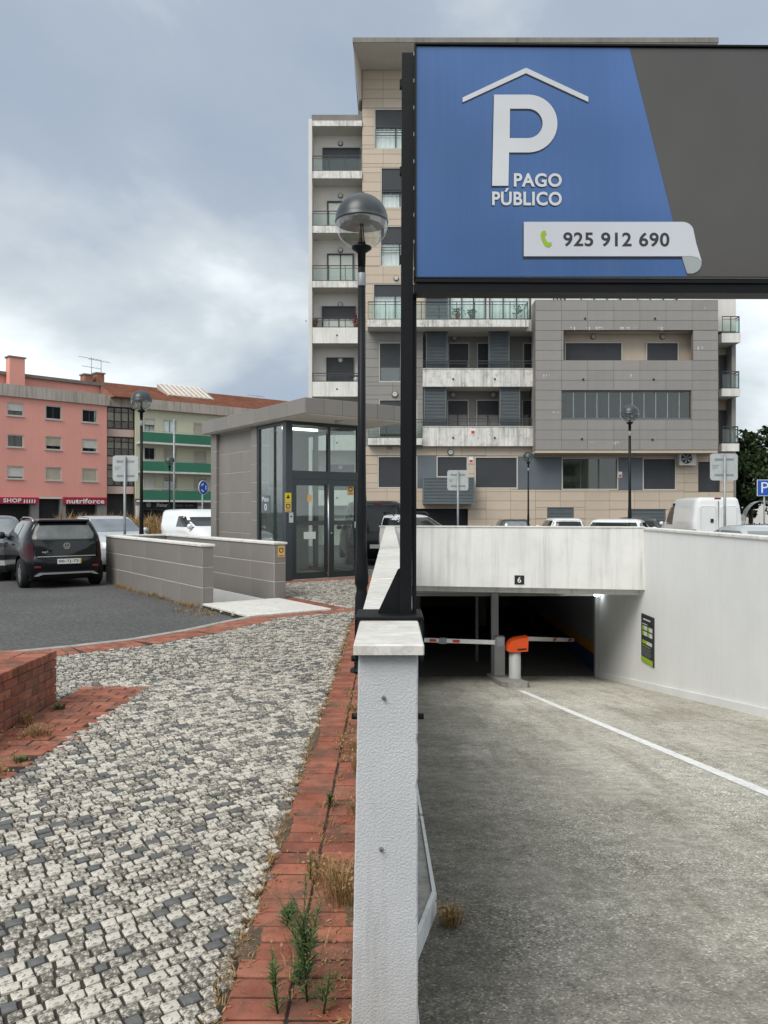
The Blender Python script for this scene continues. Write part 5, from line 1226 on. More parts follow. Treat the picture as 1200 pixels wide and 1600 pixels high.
# pots on the balconies
def pot(x, yb, b, h, label, red=False, pm='flowerpot'):
    p = B(B.a_of(x, b), b, B.z_of(0, yb, b)); o = thing('potted_plant', label, 'plant', p)
    mb = MB(Frame(p.x, p.y)); mb.lathe([(.10, 0), (.14, .22), (.15, .25)], (0, 0, p.z), 12); mb.build('pot', M[pm], o)
    V2, F2_, T2 = [], [], []
    rr = random.Random(int(x)); 
    for k in range(70):
        c = Vector((rr.gauss(0, .13), rr.gauss(0, .10), .25 + rr.random() * h)); s_ = .07; d1_ = Vector((rr.uniform(-1, 1), rr.uniform(-1, 1), rr.uniform(-1, 1))).normalized() * s_; d2_ = d1_.cross(Vector((rr.uniform(-1, 1), rr.uniform(-1, 1), rr.uniform(-1, 1)))).normalized() * s_ * .5
        n0 = len(V2); V2 += [tuple(p + c + d1_), tuple(p + c + d2_), tuple(p + c - d1_), tuple(p + c - d2_)]; F2_.append((n0, n0 + 1, n0 + 2, n0 + 3)); T2.append(rr.random())
    me = bpy.data.meshes.new('foliage'); me.from_pydata(V2, [], F2_); tone_attr(me, T2); f = link('foliage', me, M['red_flower'] if red else M['weed'], o)
pot(556, 512.5, .6, .55, 'red flowering plant on the left bay balcony', True); pot(492, 512.5, .6, .2, 'dark leafy pot plant at the corner of the left bay balcony')
pot(715, 499, -.7, .35, 'leafy pot plant on the long glass balcony near the louver'); pot(737, 499, -.7, .25, 'small pot plant in the middle of the long glass balcony', pm='slate_panel')
pot(812, 499, -.7, .5, 'tall pot plant at the open end of the long glass balcony', pm='white_ink'); pot(556, 597, .1, .1, 'white pot on the left bay balcony just above the kiosk roof', pm='white_ink')

# ------------------------------------------------------------------ pink, brown and green row
def FR2(x0, d0, x1, d1): p, q = PX(x0, HY, d0), PX(x1, HY, d1); return Frame(p.x, p.y, q.x - p.x, q.y - p.y)
P = FR2(-60, 64.6, 167, 73.5)
t = thing('pink_apartment_house', 'pink rendered apartment house with white shutters and shops below', 'building', tuple(P(5, 0, -.4)))
aE = P.a_of(167); zc0, zc1, zg = 11.45, 12.5, 2.67
cols = [((11, 37), [(629, 650, .62, 'shutter_w'), (679, 699, 0, ''), (728, 748.5, .86, 'shutter_w')]), ((71, 96.5), [(634, 655.5, 0, ''), (682, 703, .72, 'shutter_b'), (730, 751, 1, 'shutter_b')]), ((128, 152.5), [(640, 660.5, 0, ''), (686, 706.5, .72, 'shutter_w'), (732, 752.5, 1, 'shutter_b')])]
wl2 = [(P.rect(c[0], c[1], y0, y1), sh, sm) for c, rows in cols for (y0, y1, sh, sm) in rows]
wall(P, (0, aE, zg, zc0), [w_[0] for w_ in wl2], 0, .35, 'wall', M['pink'], t)
mb = MB(P); mb.box(0, aE, .5, 10, GZ, zc0); mb.build('core', M['dark_room'], t)
for rc, sh, sm in wl2: win(P, rc, .06, t, sh, sm or 'shutter', 2, 'dark', frame='win_frame', gl='glass', fw=.09, sill=True)
mb = MB(P); mb.box(-.2, aE + .15, -.25, .6, zc0 + .001, zc1); mb.build('roof_parapet', M['pinkcap'], t)
mb = MB(P); mb.box(0, aE + 1.0, 3.5, 9, zc0, P.z_of(100, 597, 3.5)); up = mb.build('setback_storey', M['pink'], t)
mb = MB(P); mb.box(-.1, aE + 1.2, 3.2, 9.3, P.z_of(100, 597, 3.5) + .001, P.z_of(100, 597, 3.5) + .3); mb.build('roof_slab', M['slab_dark'], up)
mb = MB(P); r = P.rect(152, 173, 609, 619, 3.5); mb.box(r[0], r[1], 3.42, 3.499, r[2], r[3]); mb.build('window', M['shutter_b'], up)
for (x0, x1, y0, y1, b, m_) in ((15, 39, 559, 602, 2.4, 'pink'), (132, 145, 586, 600, 5, 'roof'), (151, 163, 584, 600, 5, 'roof')):
    r = P.rect(x0, x1, y0, y1, b); mb = MB(P); mb.box(r[0], r[1], b, b + 1.0, r[2] - 1.2, r[3]); ch = mb.build('chimney', M[m_], t); mb = MB(P); mb.box(r[0] - .1, r[1] + .1, b - .1, b + 1.1, r[3] + .001, r[3] + .12); mb.build('chimney_cap', M['slab_dark'], ch)
# shops
mb = MB(P); mb.box(0, aE, 1.4, 1.6, GZ, zg); mb.build('shop_front', M['shop_dark'], t)
mb = MB(P); mb.box(0, aE, 0, 1.4, zg - .15, zg - .001); mb.build('shop_ceiling', M['soffit'], t)
for (x0, x1) in ((48, 61), (95, 103), (152, 167)):
    r = P.rect(x0, x1, 790, 840); mb = MB(P); mb.box(r[0], r[1], 0.02, .5, GZ, zg - .16); mb.build('pillar', M['bld_grey'], t)
for (x0, x1) in ((64, 94), (104, 150), (5, 46)):
    r = P.rect(x0, x1, 792, 836, 1.35); mb = MB(P); mb.box(r[0], r[1], 1.3, 1.38, GZ + .1, zg - .4); mb.build('shop_window', M['win_dark'], t)
    for k in range(2): mb = MB(P); a = r[0] + (r[1] - r[0]) * (.3 + .4 * k); mb.box(a, a + .08, 1.25, 1.299, GZ + .1, zg - .4); mb.build('shop_frame', M['galv'], t)
r = P.rect(-20, 60, 776.5, 787, -.3); mb = MB(P); mb.bbox(r[0], r[1], -.55, 0, r[2], r[3], .06); aw = mb.build('shop_sign', M['awning'], t, label='crimson SHOP sign board')
text('SHOP', P, *P.rect(5, 33.5, 778.6, 785.2, -.55), -.56, M['white_ink'], aw, bold=.03)
for k in range(5):
    r = P.rect(37 + k * 4, 39.5 + k * 4, 778.5, 787, -.55); a, w_ = (r[0] + r[1]) / 2, (r[1] - r[0]) / 2; zt_ = r[3] - .06
    mb = MB(P); mb.vprism([(a - w_, r[2] + .05), (a + w_ * .2, r[2] + .05), (a + w_, r[2] + .3), (a + w_ * .5, zt_ - .1), (a, zt_), (a - w_ * .6, zt_ - .12)], -.565, -.555); mb.build('figure_mark', M['white_ink'], aw)
r = P.rect(98.5, 166.5, 777, 788, -.1); mb = MB(P); mb.box(r[0], r[1], -.2, -.001, r[2], r[3]); aw = mb.build('shop_sign', M['awning'], t, label='crimson nutriforce sign board')
text('nutriforce', P, *P.rect(104, 163, 779, 786.8, -.2), -.21, M['white_ink'], aw, bold=.03)

BR = FR2(167.3, 74.3, 212, 75.6); aB = BR.a_of(212)
t = thing('brown_glazed_bay', 'house bay with dark brown enclosed balconies beside the pink facade', 'building', tuple(BR(1, 0, -.4)))
mb = MB(BR); mb.box(0, aB, .8, 9, GZ, BR.z_of(190, 622)); mb.build('core', M['dark_room'], t)
mb = MB(BR); r = BR.rect(167, 212, 620, 636); mb.box(0, aB, -.1, .8, r[2], r[3]); mb.build('roof_parapet', M['pinkcap'], t)
for (y0, y1) in ((671, 682.5), (714, 726), (760, 771.5)):
    r = BR.rect(167, 212, y0, y1); mb = MB(BR); mb.box(0, aB, -.05, .7, r[2], r[3]); mb.build('balcony_band', M['pink_pale'], t)
for (y0, y1) in ((636.3, 670.8), (682.7, 713.8), (726.2, 759.8)):
    r = BR.rect(167, 212, y0, y1); n = 4; mb = MB(BR); mb.box(0, aB, .1, .16, r[2] + .01, r[2] + .12); mb.box(0, aB, .1, .16, r[3] - .12, r[3] - .01); mb.box(0, aB, .1, .16, r[2] + .75, r[2] + .83); mb.box(0, aB, .1, .16, r[3] - .55, r[3] - .48)
    for k in range(n + 1): a = aB * k / n; mb.box(max(0, a - .06), min(aB, a + .06), .09, .17, r[2] + .12, r[3] - .12)
    w_ = mb.build('glazed_balcony', M['brown_alu'], t)
    for k in range(n): mb = MB(BR); mb.box(aB * k / n + .07, aB * (k + 1) / n - .07, .12, .13, r[2] + .12, r[3] - .12); mb.build('pane', M['glass'], w_)
    mb = MB(BR); mb.box(.1, aB - .1, .5, .55, r[2] + .8, r[3] - .5); mb.build('blind', M['curtain_y'], w_)
mb = MB(BR); mb.box(0, aB, .7, .79, GZ, BR.z_of(190, 771.5)); mb.build('entrance', M['shop_dark'], t)

G = FR2(212.4, 75.0, 330, 80.0); aG = G.a_of(520)
t = thing('green_balcony_house', 'pale house with green balconies and red tiled roof', 'building', tuple(G(6, 0, -.4)))
ze = 11.4
gwl = []
for j, dz_ in enumerate((0, -2.83, -5.66)):
    for k, (x0, x1, y0, y1) in enumerate(((225, 243, 654, 675), (255, 277, 656, 677), (302, 323, 661, 683), (350, 372, 664, 686), (400, 420, 668, 690))):
        a0, a1, z0, z1 = G.rect(x0, x1, y0, y1); gwl.append(((a0, a1, z0 + dz_, z1 + dz_), (j, k)))
wall(G, (0, aG, 2.6, ze), [w_[0] for w_ in gwl], 0, .35, 'wall', M['greenbld'], t)
mb = MB(G); mb.box(0, aG, .5, 12, GZ, ze); mb.build('core', M['dark_room'], t)
shv = {(0, 0): .45, (0, 1): 0, (0, 2): 1, (1, 0): 0, (1, 1): 1, (1, 2): 1, (2, 0): 1, (2, 1): .3, (2, 2): 1}
for rc, jk in gwl: win(G, rc, .06, t, shv.get(jk, 1), 'shutter_b' if jk[1] != 0 else 'shutter_w', 2, 'curtain' if jk[0] == 0 else 'dark', fw=.09, sill=True)
for dz_ in (0, -2.83, -5.66):
    mb = MB(G); mb.box(.05, aG, -1.2, -1.05, 8.12 + dz_, 9.06 + dz_); bl = mb.build('balcony_front', M['greenbalc'], t)
    mb = MB(G); mb.box(.05, aG, -1.22, -.001, 7.95 + dz_, 8.119 + dz_); mb.build('balcony_slab', M['stained_l'], bl)
    mb = MB(G); mb.tube([(.05, -1.12, 9.25 + dz_), (aG, -1.12, 9.25 + dz_)], .025, 6); mb.build('hand_rail', M['galv'], bl)
mb = MB(G); mb.box(-.2, aG, -.5, .6, ze + .001, ze + .95); mb.build('eave', M['pinkcap'], t)
zrid = 14.6
mb = MB(G); p = [G(-2.2, -.3, ze + .96), G(aG + 1, -.3, ze + .96), G(aG + 1, 6, zrid), G(-2.2, 6, zrid), G(-2.2, 12, ze + .9), G(aG + 1, 12, ze + .9)]
mb.add(p, [(0, 1, 2, 3), (3, 2, 5, 4), (0, 3, 4), (1, 5, 2), (0, 4, 5, 1)]); rf = mb.build('roof', M['roof'], t)
# courses of roof tiles: ridged rows
tl = MB(G); n = 26
for k in range(n):
    f0, f1 = k / n, (k + 1) / n; b0, b1 = -.32 + 6.3 * f0, -.32 + 6.3 * f1; h0, h1 = ze + .97 + (zrid - ze - .96) * f0, ze + .97 + (zrid - ze - .96) * f1
    tl.hexa([tl.fr(-2.2, b0, h0), tl.fr(aG + 1, b0, h0), tl.fr(aG + 1, b1, h1), tl.fr(-2.2, b1, h1), tl.fr(-2.2, b0, h0 + .07), tl.fr(aG + 1, b0, h0 + .07), tl.fr(aG + 1, b1, h1 + .02), tl.fr(-2.2, b1, h1 + .02)])
o = tl.build('roof_tiles', M['roof'], rf); o['kind'] = 'stuff'
x0, x1 = G.a_of(256, 3.2), G.a_of(327, 3.2)
mb = MB(G); mb.hexa([G(x0, 2.2, 12.9), G(x1, 2.2, 12.9), G(x1, 5, 14.2), G(x0, 5, 14.2), G(x0, 2.0, 13.35), G(x1, 2.0, 13.35), G(x1, 5, 14.9), G(x0, 5, 14.9)]); sk = mb.build('roof_dormer', M['pinkcap'], t)
for k in range(9):
    a = x0 + (x1 - x0) * k / 9; mb = MB(G); mb.hexa([G(a, 1.9, 13.34), G(a + .12, 1.9, 13.34), G(a + .12, 5, 14.91), G(a, 5, 14.91), G(a, 1.9, 13.44), G(a + .12, 1.9, 13.44), G(a + .12, 5, 15.0), G(a, 5, 15.0)]); mb.build('rib', M['bld_cream'], sk)
mb = MB(G); mb.box(0, aG, .2, .4, GZ, 2.59); mb.build('shop_front', M['bld_grey'], t)
r = G.rect(225, 308, 782, 795.5, -.2); mb = MB(G); mb.box(r[0], r[1], -.2, -.001, r[2], r[3]); sg = mb.build('shop_sign', M['ink'], t, label='black shop sign board with white lettering')
text('Melvar', G, *G.rect(245, 262, 786, 792, -.2), -.21, M['white_ink'], sg, bold=.02)
for k in range(11):
    if k == 5: continue
    r = G.rect(274 + k * 2.55, 275.9 + k * 2.55, 788.4 - (k % 3 == 0) * .8, 791.6, -.2); mb = MB(G); mb.box(r[0], r[1], -.206, -.201, r[2], r[3]); mb.build('faint_print', M['slate_panel'], sg)
mb = MB(G); a, z = G.a_of(232, -.2), G.z_of(232, 788.5, -.2); mb.disc(a, -.21, -.201, z, .26, 14); mb.build('round_mark', M['galv'], sg)
for (x0_, x1_) in ((213, 222), (262, 267), (308, 316)):
    r = G.rect(x0_, x1_, 790, 830); mb = MB(G); mb.box(r[0], r[1], -.15, .199, GZ, r[3]); mb.build('pillar', M['bld_cream'], t)
for (x0_, x1_) in ((224, 260), (268, 306)):
    r = G.rect(x0_, x1_, 797, 830); mb = MB(G); mb.box(r[0], r[1], .1, .199, GZ + .2, r[3]); mb.build('shop_window', M['win_dark'], t)
# roof aerials
def aerial(fr, x, yb, yt, b, n, lab):
    a = fr.a_of(x, b); z0, z1 = fr.z_of(x, yb, b), fr.z_of(x, yt, b); o = thing('roof_aerial', lab, 'aerial', tuple(fr(a, b, z0)))
    mb = MB(fr); mb.tube([(a, b, z0 - .2), (a, b, z1)], .03, 6); mb.build('mast', M['galv'], o)
    for k in range(n):
        z = z1 - .1 - k * .9; mb = MB(fr); mb.tube([(a - 1.3 + .3 * k, b, z), (a + 1.0, b, z - .1)], .02, 6); bm_ = mb.build('boom', M['galv'], o)
        for q in range(6): aa = a - 1.2 + .3 * k + q * .36; mb = MB(fr); mb.tube([(aa, b - .3, z), (aa, b + .3, z)], .012, 4); mb.build('element', M['galv'], bm_)
aerial(P, 143, 590, 558, 5.2, 2, 'tall roof aerial above the pink house chimneys'); aerial(P, 158, 586, 562, 5.2, 1, 'short roof aerial beside the pink house chimneys'); aerial(G, 402, 634, 617, 5.8, 1, 'lone aerial on the tiled roof ridge')
# ------------------------------------------------------------------ vehicles
def interp(keys, z):
    if z <= keys[0][0]: return keys[0][1:]
    for i in range(len(keys) - 1):
        if z <= keys[i + 1][0]:
            f = (z - keys[i][0]) / (keys[i + 1][0] - keys[i][0]); return tuple(a + (b - a) * f for a, b in zip(keys[i][1:], keys[i + 1][1:]))
    return keys[-1][1:]
class CarShape:
    """stack of rounded plan outlines; keys = (z, x_rear, x_front, half_width); x runs forward"""
    def __init__(s, keys, n=5.5): s.k = keys; s.n = n
    def side(s, x, z):
        r, f, w = interp(s.k, z); c, a = (r + f) / 2, (f - r) / 2; t_ = min(0.999, abs(x - c) / a); return w * (1 - t_ ** s.n) ** (1 / s.n)
    def rear(s, y, z):
        r, f, w = interp(s.k, z); c, a = (r + f) / 2, (f - r) / 2; t_ = min(0.985, abs(y) / w); return c - a * (1 - t_ ** s.n) ** (1 / s.n)
    def front(s, y, z):
        r, f, w = interp(s.k, z); c, a = (r + f) / 2, (f - r) / 2; t_ = min(0.985, abs(y) / w); return c + a * (1 - t_ ** s.n) ** (1 / s.n)
    def body(s, nseg=56):
        zs = []
        for i in range(len(s.k) - 1):
            z0, z1 = s.k[i][0], s.k[i + 1][0]; m_ = max(1, int((z1 - z0) / 0.08)); zs += [z0 + (z1 - z0) * j / m_ for j in range(m_)]
        zs.append(s.k[-1][0]); vs_ = []; fs = []
        for z in zs:
            r, f, w = interp(s.k, z); c, a = (r + f) / 2, (f - r) / 2
            for q in range(nseg):
                th = 2 * math.pi * q / nseg; co, si = math.cos(th), math.sin(th); e = 2 / s.n
                vs_.append((c + a * math.copysign(abs(co) ** e, co), w * math.copysign(abs(si) ** e, si), z))
        for i in range(len(zs) - 1):
            for q in range(nseg): q2 = (q + 1) % nseg; fs.append((i * nseg + q, i * nseg + q2, (i + 1) * nseg + q2, (i + 1) * nseg + q))
        m_ = (len(zs) - 1) * nseg; fs += [tuple(reversed(range(nseg))), tuple(range(m_, m_ + nseg))]
        return vs_, fs
def patch(fn, us, vs0, vs1, off, n=8):
    """grid patch: fn(u, v)->Vector, v between vs0(u), vs1(u); pushed out by off(Vector)"""
    mb = MB(); V2 = []; nv = 5
    for i in range(n + 1):
        u = us[0] + (us[1] - us[0]) * i / n
        for j in range(nv + 1):
            v = vs0(u) + (vs1(u) - vs0(u)) * j / nv; V2.append(fn(u, v) + off)
    fs = [(i * (nv + 1) + j, (i + 1) * (nv + 1) + j, (i + 1) * (nv + 1) + j + 1, i * (nv + 1) + j + 1) for i in range(n) for j in range(nv)]
    mb.add(V2, fs, True); return mb
def bool_wells(vs_, fs, wells, wy, r):
    me = bpy.data.meshes.new('body'); me.from_pydata(vs_, [], fs); me.update()
    o = bpy.data.objects.new('body', me); COL.objects.link(o); cut = []
    for x in wells:
        for s_ in (-1, 1):
            c = MB(); seg = 24
            y0, y1 = (wy - .28) * s_, (wy + .3) * s_
            ring = lambda y: [(x + r * math.cos(2 * math.pi * k / seg), y, .31 + r * math.sin(2 * math.pi * k / seg)) for k in range(seg)]
            c.add(ring(min(y0, y1)) + ring(max(y0, y1)), [tuple(range(seg)), tuple(reversed(range(seg, 2 * seg)))] + [(k, seg + k, seg + (k + 1) % seg, (k + 1) % seg) for k in range(seg)])
            cm = c.mesh('cut'); bm = bmesh.new(); bm.from_mesh(cm); bmesh.ops.recalc_face_normals(bm, faces=bm.faces); bm.to_mesh(cm); bm.free()
            co = bpy.data.objects.new('cut', cm); COL.objects.link(co); cut.append(co)
            md = o.modifiers.new('b', 'BOOLEAN'); md.operation = 'DIFFERENCE'; md.object = co; md.solver = 'EXACT'
    dg = bpy.context.evaluated_depsgraph_get(); out = bpy.data.meshes.new_from_object(o.evaluated_get(dg))
    for c in cut: bpy.data.objects.remove(c)
    bpy.data.objects.remove(o)
    for p in out.polygons: p.use_smooth = True
    try: out.set_sharp_from_angle(angle=R(38))
    except Exception: pass
    return out
def wheel(parent, x, y, s_, r=.30):
    fr = Frame(0, 0); mb = MB(); prof = [(r * .62, -.09), (r * .9, -.10), (r, -.07), (r, .07), (r * .9, .10), (r * .62, .09)]
    V2 = []; seg = 24
    for (rad, yy) in prof:
        for k in range(seg): a = 2 * math.pi * k / seg; V2.append((x + rad * math.cos(a), y + yy, .30 + rad * math.sin(a)))
    fs = [(i * seg + k, (i + 1) * seg + k, (i + 1) * seg + (k + 1) % seg, i * seg + (k + 1) % seg) for i in range(len(prof) - 1) for k in range(seg)]
    mb.add(V2, fs, True); ty = mb.build('wheel', M['rubber'], parent)
    mb = MB(); yo = y + s_ * .085; mb.vprism([(x + r * .61 * math.cos(2 * math.pi * k / seg), .30 + r * .61 * math.sin(2 * math.pi * k / seg)) for k in range(seg)], min(y - s_ * .06, y - s_ * .02), max(y - s_ * .06, y - s_ * .02)); mb.build('hub_disc', M['plastic'], ty)
    for q in range(5):
        a = 2 * math.pi * q / 5 + .3; d = Vector((math.cos(a), 0, math.sin(a))); n_ = Vector((-math.sin(a), 0, math.cos(a))); c = Vector((x, yo, .30))
        p = [c + d * .03 - n_ * .03, c + d * r * .6 - n_ * .045, c + d * r * .6 + n_ * .045, c + d * .03 + n_ * .03]; mb = MB(); back = Vector((0, -s_ * .04, 0)); mb.hexa(p + [v + back for v in p]); mb.build('spoke', M['rim'], ty)
    mb = MB(); ring = [(r * .56, yo - s_ * .03), (r * .62, yo), (r * .65, yo - s_ * .02)]; V2 = []
    for (rad, yy) in ring:
        for k in range(seg): a = 2 * math.pi * k / seg; V2.append((x + rad * math.cos(a), yy, .30 + rad * math.sin(a)))
    mb.add(V2, [(i * seg + k, (i + 1) * seg + k, (i + 1) * seg + (k + 1) % seg, i * seg + (k + 1) % seg) for i in range(2) for k in range(seg)], True); mb.build('rim', M['rim'], ty)
HATCH = lambda L, H, W_: [(.20, .10, L - .12, W_ - .09), (.30, .02, L - .02, W_ - .03), (.50, 0.0, L, W_), (.70, .015, L - .03, W_), (.86, .04, L - .14, W_ - .015), (.93, .055, L - .45, W_ - .03), (1.0, .075, L - .92, W_ - .05), (H - .12, .27, L - 1.68, W_ - .18), (H - .05, .38, L - 1.86, W_ - .22), (H - .015, .52, L - 2.05, W_ - .30), (H, .75, L - 2.35, W_ - .42)]
SEDAN = lambda L, H, W_: [(.20, .12, L - .14, W_ - .09), (.32, .02, L - .02, W_ - .03), (.52, 0.0, L, W_), (.72, .02, L - .05, W_), (.86, .05, L - .22, W_ - .02), (.93, .25, L - .62, W_ - .04), (1.0, .50, L - 1.15, W_ - .06), (H - .13, 1.00, L - 1.95, W_ - .19), (H - .05, 1.15, L - 2.15, W_ - .23), (H - .015, 1.3, L - 2.35, W_ - .31), (H, 1.55, L - 2.65, W_ - .44)]
VAN = lambda L, H, W_: [(.22, .06, L - .12, W_ - .07), (.35, .0, L - .02, W_ - .02), (.60, 0.0, L, W_), (.85, .005, L - .10, W_), (1.0, .01, L - .45, W_ - .005), (1.15, .015, L - .85, W_ - .015), (H - .35, .03, L - 1.55, W_ - .07), (H - .12, .06, L - 1.85, W_ - .12), (H - .04, .12, L - 2.05, W_ - .18), (H, .35, L - 2.5, W_ - .36)]
def make_car(name, label, cat, keys, L, H, W_, paint_, loc, heading, gl='car_glass', kind='hatch', n=5.5, group=None):
    """heading: angle of the nose, degrees counter-clockwise from +X; loc = ground point under the rear middle"""
    t = thing(name, label, cat, (0, 0, 0), group)
    cs = CarShape(keys, n); vs_, fs = cs.body(); wb0, wb1 = (.62, L - .72) if kind != 'van' else (.85, L - .85)
    me = bool_wells(vs_, fs, (wb0, wb1), W_, .355); link('body', me, M[paint_], t)
    mb = MB(); mb.box(.25, L - .3, -W_ + .16, W_ - .16, .17, .45); mb.build('underbody', M['blackm'], t)
    for x in (wb0, wb1):
        for s_ in (-1, 1): wheel(t, x, s_ * (W_ - .115), s_, .305 if kind != 'van' else .33)
    belt = .98; zt = H - .10
    side_p = lambda s_: (lambda x, z: Vector((x, s_ * cs.side(x, z), z)))
    rk = lambda z: interp(keys, z)
    # side windows
    if kind == 'van':
        spans = [(L - 2.25, L - 1.35)] ; belt = 1.12; zt = H - .22
        if H < 2.0: spans = [(L - 2.2, L - 1.30)]
    elif kind == 'sedan': spans = [(1.05, 1.95), (2.02, L - 1.42)]
    else: spans = [(.42, .95), (1.02, 1.86), (1.93, L - 1.18)]
    for s_ in (-1, 1):
        for (x0, x1) in spans:
            x0 = max(x0, .12)
            def lo(u): return belt + .03
            def hi(u, zt=zt):
                # keep inside the sloped pillars
                best = belt + .04
                for q in range(24):
                    z = belt + .04 + (zt - belt - .04) * q / 23; r, f, w = rk(z)
                    if r + .14 < u < f - .12: best = z
                return best
            pb = patch(side_p(s_), (x0, x1), lo, hi, Vector((0, s_ * .006, 0)), 10); pb.build('side_window', M[gl], t)
        # mirror, handle
        xm = L - 1.28 if kind != 'van' else L - 1.0; ym = s_ * (cs.side(xm, belt + .03) + .02)
        fr = Frame(xm - .05, ym + s_ * .09); mb = MB(); ms = .0
        mb.lathe([(.015, -.075), (.07, -.06), (.085, 0), (.07, .065), (.02, .085)], (xm - .02, ym + s_ * .10, belt + .05), 12); mr = mb.build('mirror', M[paint_ if paint_ == 'p_white' or kind == 'sedan' else 'plastic'], t)
        mb = MB(); mb.tube([(xm, ym - s_ * .05, belt + .02), (xm - .02, ym + s_ * .06, belt + .03)], .02, 6); mb.build('mirror_arm', M['plastic'], mr)
        for xh in ((1.15, 2.0) if kind != 'van' else (L - 2.2,)):
            mb = MB(); yh = s_ * (cs.side(xh, .88) + .008); mb.bbox(xh, xh + .17, min(yh, yh + s_ * .02), max(yh, yh + s_ * .02), .86, .89, .004); mb.build('door_handle', M[paint_], t)
        # arch trims
    # windscreen
    zs0, zs1 = (1.02, H - .09) if kind != 'van' else (1.18, H - .25)
    def wsw(z): return interp(keys, z)[2] - .09
    mbw = MB(); V2 = []; nz, ny = 6, 10
    for i in range(nz + 1):
        z = zs0 + (zs1 - zs0) * i / nz; w = wsw(z)
        for j in range(ny + 1): y = -w + 2 * w * j / ny; V2.append((cs.front(y, z) + .006, y, z + .004))
    mbw.add(V2, [(i * (ny + 1) + j, i * (ny + 1) + j + 1, (i + 1) * (ny + 1) + j + 1, (i + 1) * (ny + 1) + j) for i in range(nz) for j in range(ny)], True); mbw.build('windscreen', M[gl], t)
    # rear window
    if kind != 'van':
        zs0, zs1 = (.97, H - .10) if kind == 'hatch' else (1.02, H - .10)
        mbw = MB(); V2 = []
        for i in range(nz + 1):
            z = zs0 + (zs1 - zs0) * i / nz; w = interp(keys, z)[2] - .10
            for j in range(ny + 1): y = -w + 2 * w * j / ny; V2.append((cs.rear(y, z) - .006, y, z + .004))
        mbw.add(V2, [(i * (ny + 1) + j, (i + 1) * (ny + 1) + j, (i + 1) * (ny + 1) + j + 1, i * (ny + 1) + j + 1) for i in range(nz) for j in range(ny)], True); mbw.build('rear_window', M[gl], t)
    # lamps
    for s_ in (-1, 1):
        y0, y1 = s_ * (W_ - .30), s_ * (W_ - .10)
        mb = MB(); V2 = []
        for z in (.60, .68, .76):
            for j in range(6): y = y0 + (y1 - y0) * j / 5; V2.append((cs.front(y, z) + .008, y, z))
        mb.add(V2, [(i * 6 + j, i * 6 + j + 1, (i + 1) * 6 + j + 1, (i + 1) * 6 + j) for i in range(2) for j in range(5)], True); mb.build('headlight', M['white_lens'], t)
        zz0, zz1 = (.62, .92) if kind != 'van' else (.65, 1.0)
        mb = MB(); V2 = []; y0 = s_ * (W_ - (.20 if kind != 'van' else .15)); y1 = s_ * (W_ - .035)
        for q in range(4):
            z = zz0 + (zz1 - zz0) * q / 3
            for j in range(6): y = y0 + (y1 - y0) * j / 5; V2.append((cs.rear(y, z) - .008, y, z))
        mb.add(V2, [(i * 6 + j, (i + 1) * 6 + j, (i + 1) * 6 + j + 1, i * 6 + j + 1) for i in range(3) for j in range(5)], True); mb.build('tail_light', M['red_lens' if paint_ != 'p_black' else 'dark_red_lens'], t)
    # plates
    for (x, zz_, s_) in ((cs.rear(0, .55) - .012, .55, -1), (cs.front(0, .42) + .012, .42, 1)):
        mb = MB(); mb.box(min(x, x + s_ * .01), max(x, x + s_ * .01), -.26, .26, zz_ - .055, zz_ + .055); mb.build('licence_plate', M['plate'], t)
    mb = MB(); xg = cs.front(0, .55); mb.box(xg - .02, xg + .006, -.35, .35, .50, .60); mb.build('grille', M['plastic'], t)
    t.location = loc; t.rotation_euler = (0, 0, R(heading))
    return t, cs
CARG = None
HV = math.degrees(math.atan2(.814, -.581))
# black hatchback seen from behind
L, H, W_ = 3.55, 1.41, .82
kup = [(.20, .10, L - .10, W_ - .08), (.30, .02, L - .01, W_ - .02), (.48, -.01, L, W_), (.62, .0, L - .01, W_), (.66, .035, L - .02, W_), (.80, .045, L - .06, W_ - .005), (.92, .06, L - .2, W_ - .02), (.98, .075, L - .55, W_ - .04), (1.03, .09, L - .85, W_ - .055), (H - .10, .27, L - 1.55, W_ - .19), (H - .04, .33, L - 1.7, W_ - .22), (H - .012, .42, L - 1.9, W_ - .29), (H, .62, L - 2.2, W_ - .40)]
vw, cs = make_car('hatchback_car', 'small black hatchback with roof rails parked tail out beside the stairwell wall', 'car', kup, L, H, W_, 'p_black', (-6.62, 15.75, ASPH), HV)
REAR = Frame(0, 0, 0, -1)      # a -> -y (right of the picture), b -> forward x
def rearbox(a0, a1, z0, z1, nm, m_, dd=.012, par=None, lab=None):
    ym = -(a0 + a1) / 2; x = min(cs.rear(-a0, (z0 + z1) / 2), cs.rear(-a1, (z0 + z1) / 2), cs.rear(ym, (z0 + z1) / 2), cs.rear(ym, z0), cs.rear(ym, z1)); mb = MB(REAR); mb.bbox(a0, a1, x - dd, x + .02, z0, z1, .002); o = mb.build(nm, M[m_], par or vw)
    if lab: o['label'] = lab
    return o
def rpatch(pts_fn, nm, m_, z0, z1, off):
    V2 = []; nz, ny = 8, 12
    for i in range(nz + 1):
        z = z0 + (z1 - z0) * i / nz; w = pts_fn(z)
        for j in range(ny + 1): y = -w + 2 * w * j / ny; V2.append((cs.rear(y, z) - off, y, z))
    mb = MB(); mb.add(V2, [(i * (ny + 1) + j, (i + 1) * (ny + 1) + j, (i + 1) * (ny + 1) + j + 1, i * (ny + 1) + j + 1) for i in range(nz) for j in range(ny)], True); return mb.build(nm, M[m_], vw)
rpatch(lambda z: .60, 'tailgate_panel', 'car_glass', .67, .965, .008)
rearbox(-.56, .56, .645, .660, 'chrome_strip', 'chrome', .022)
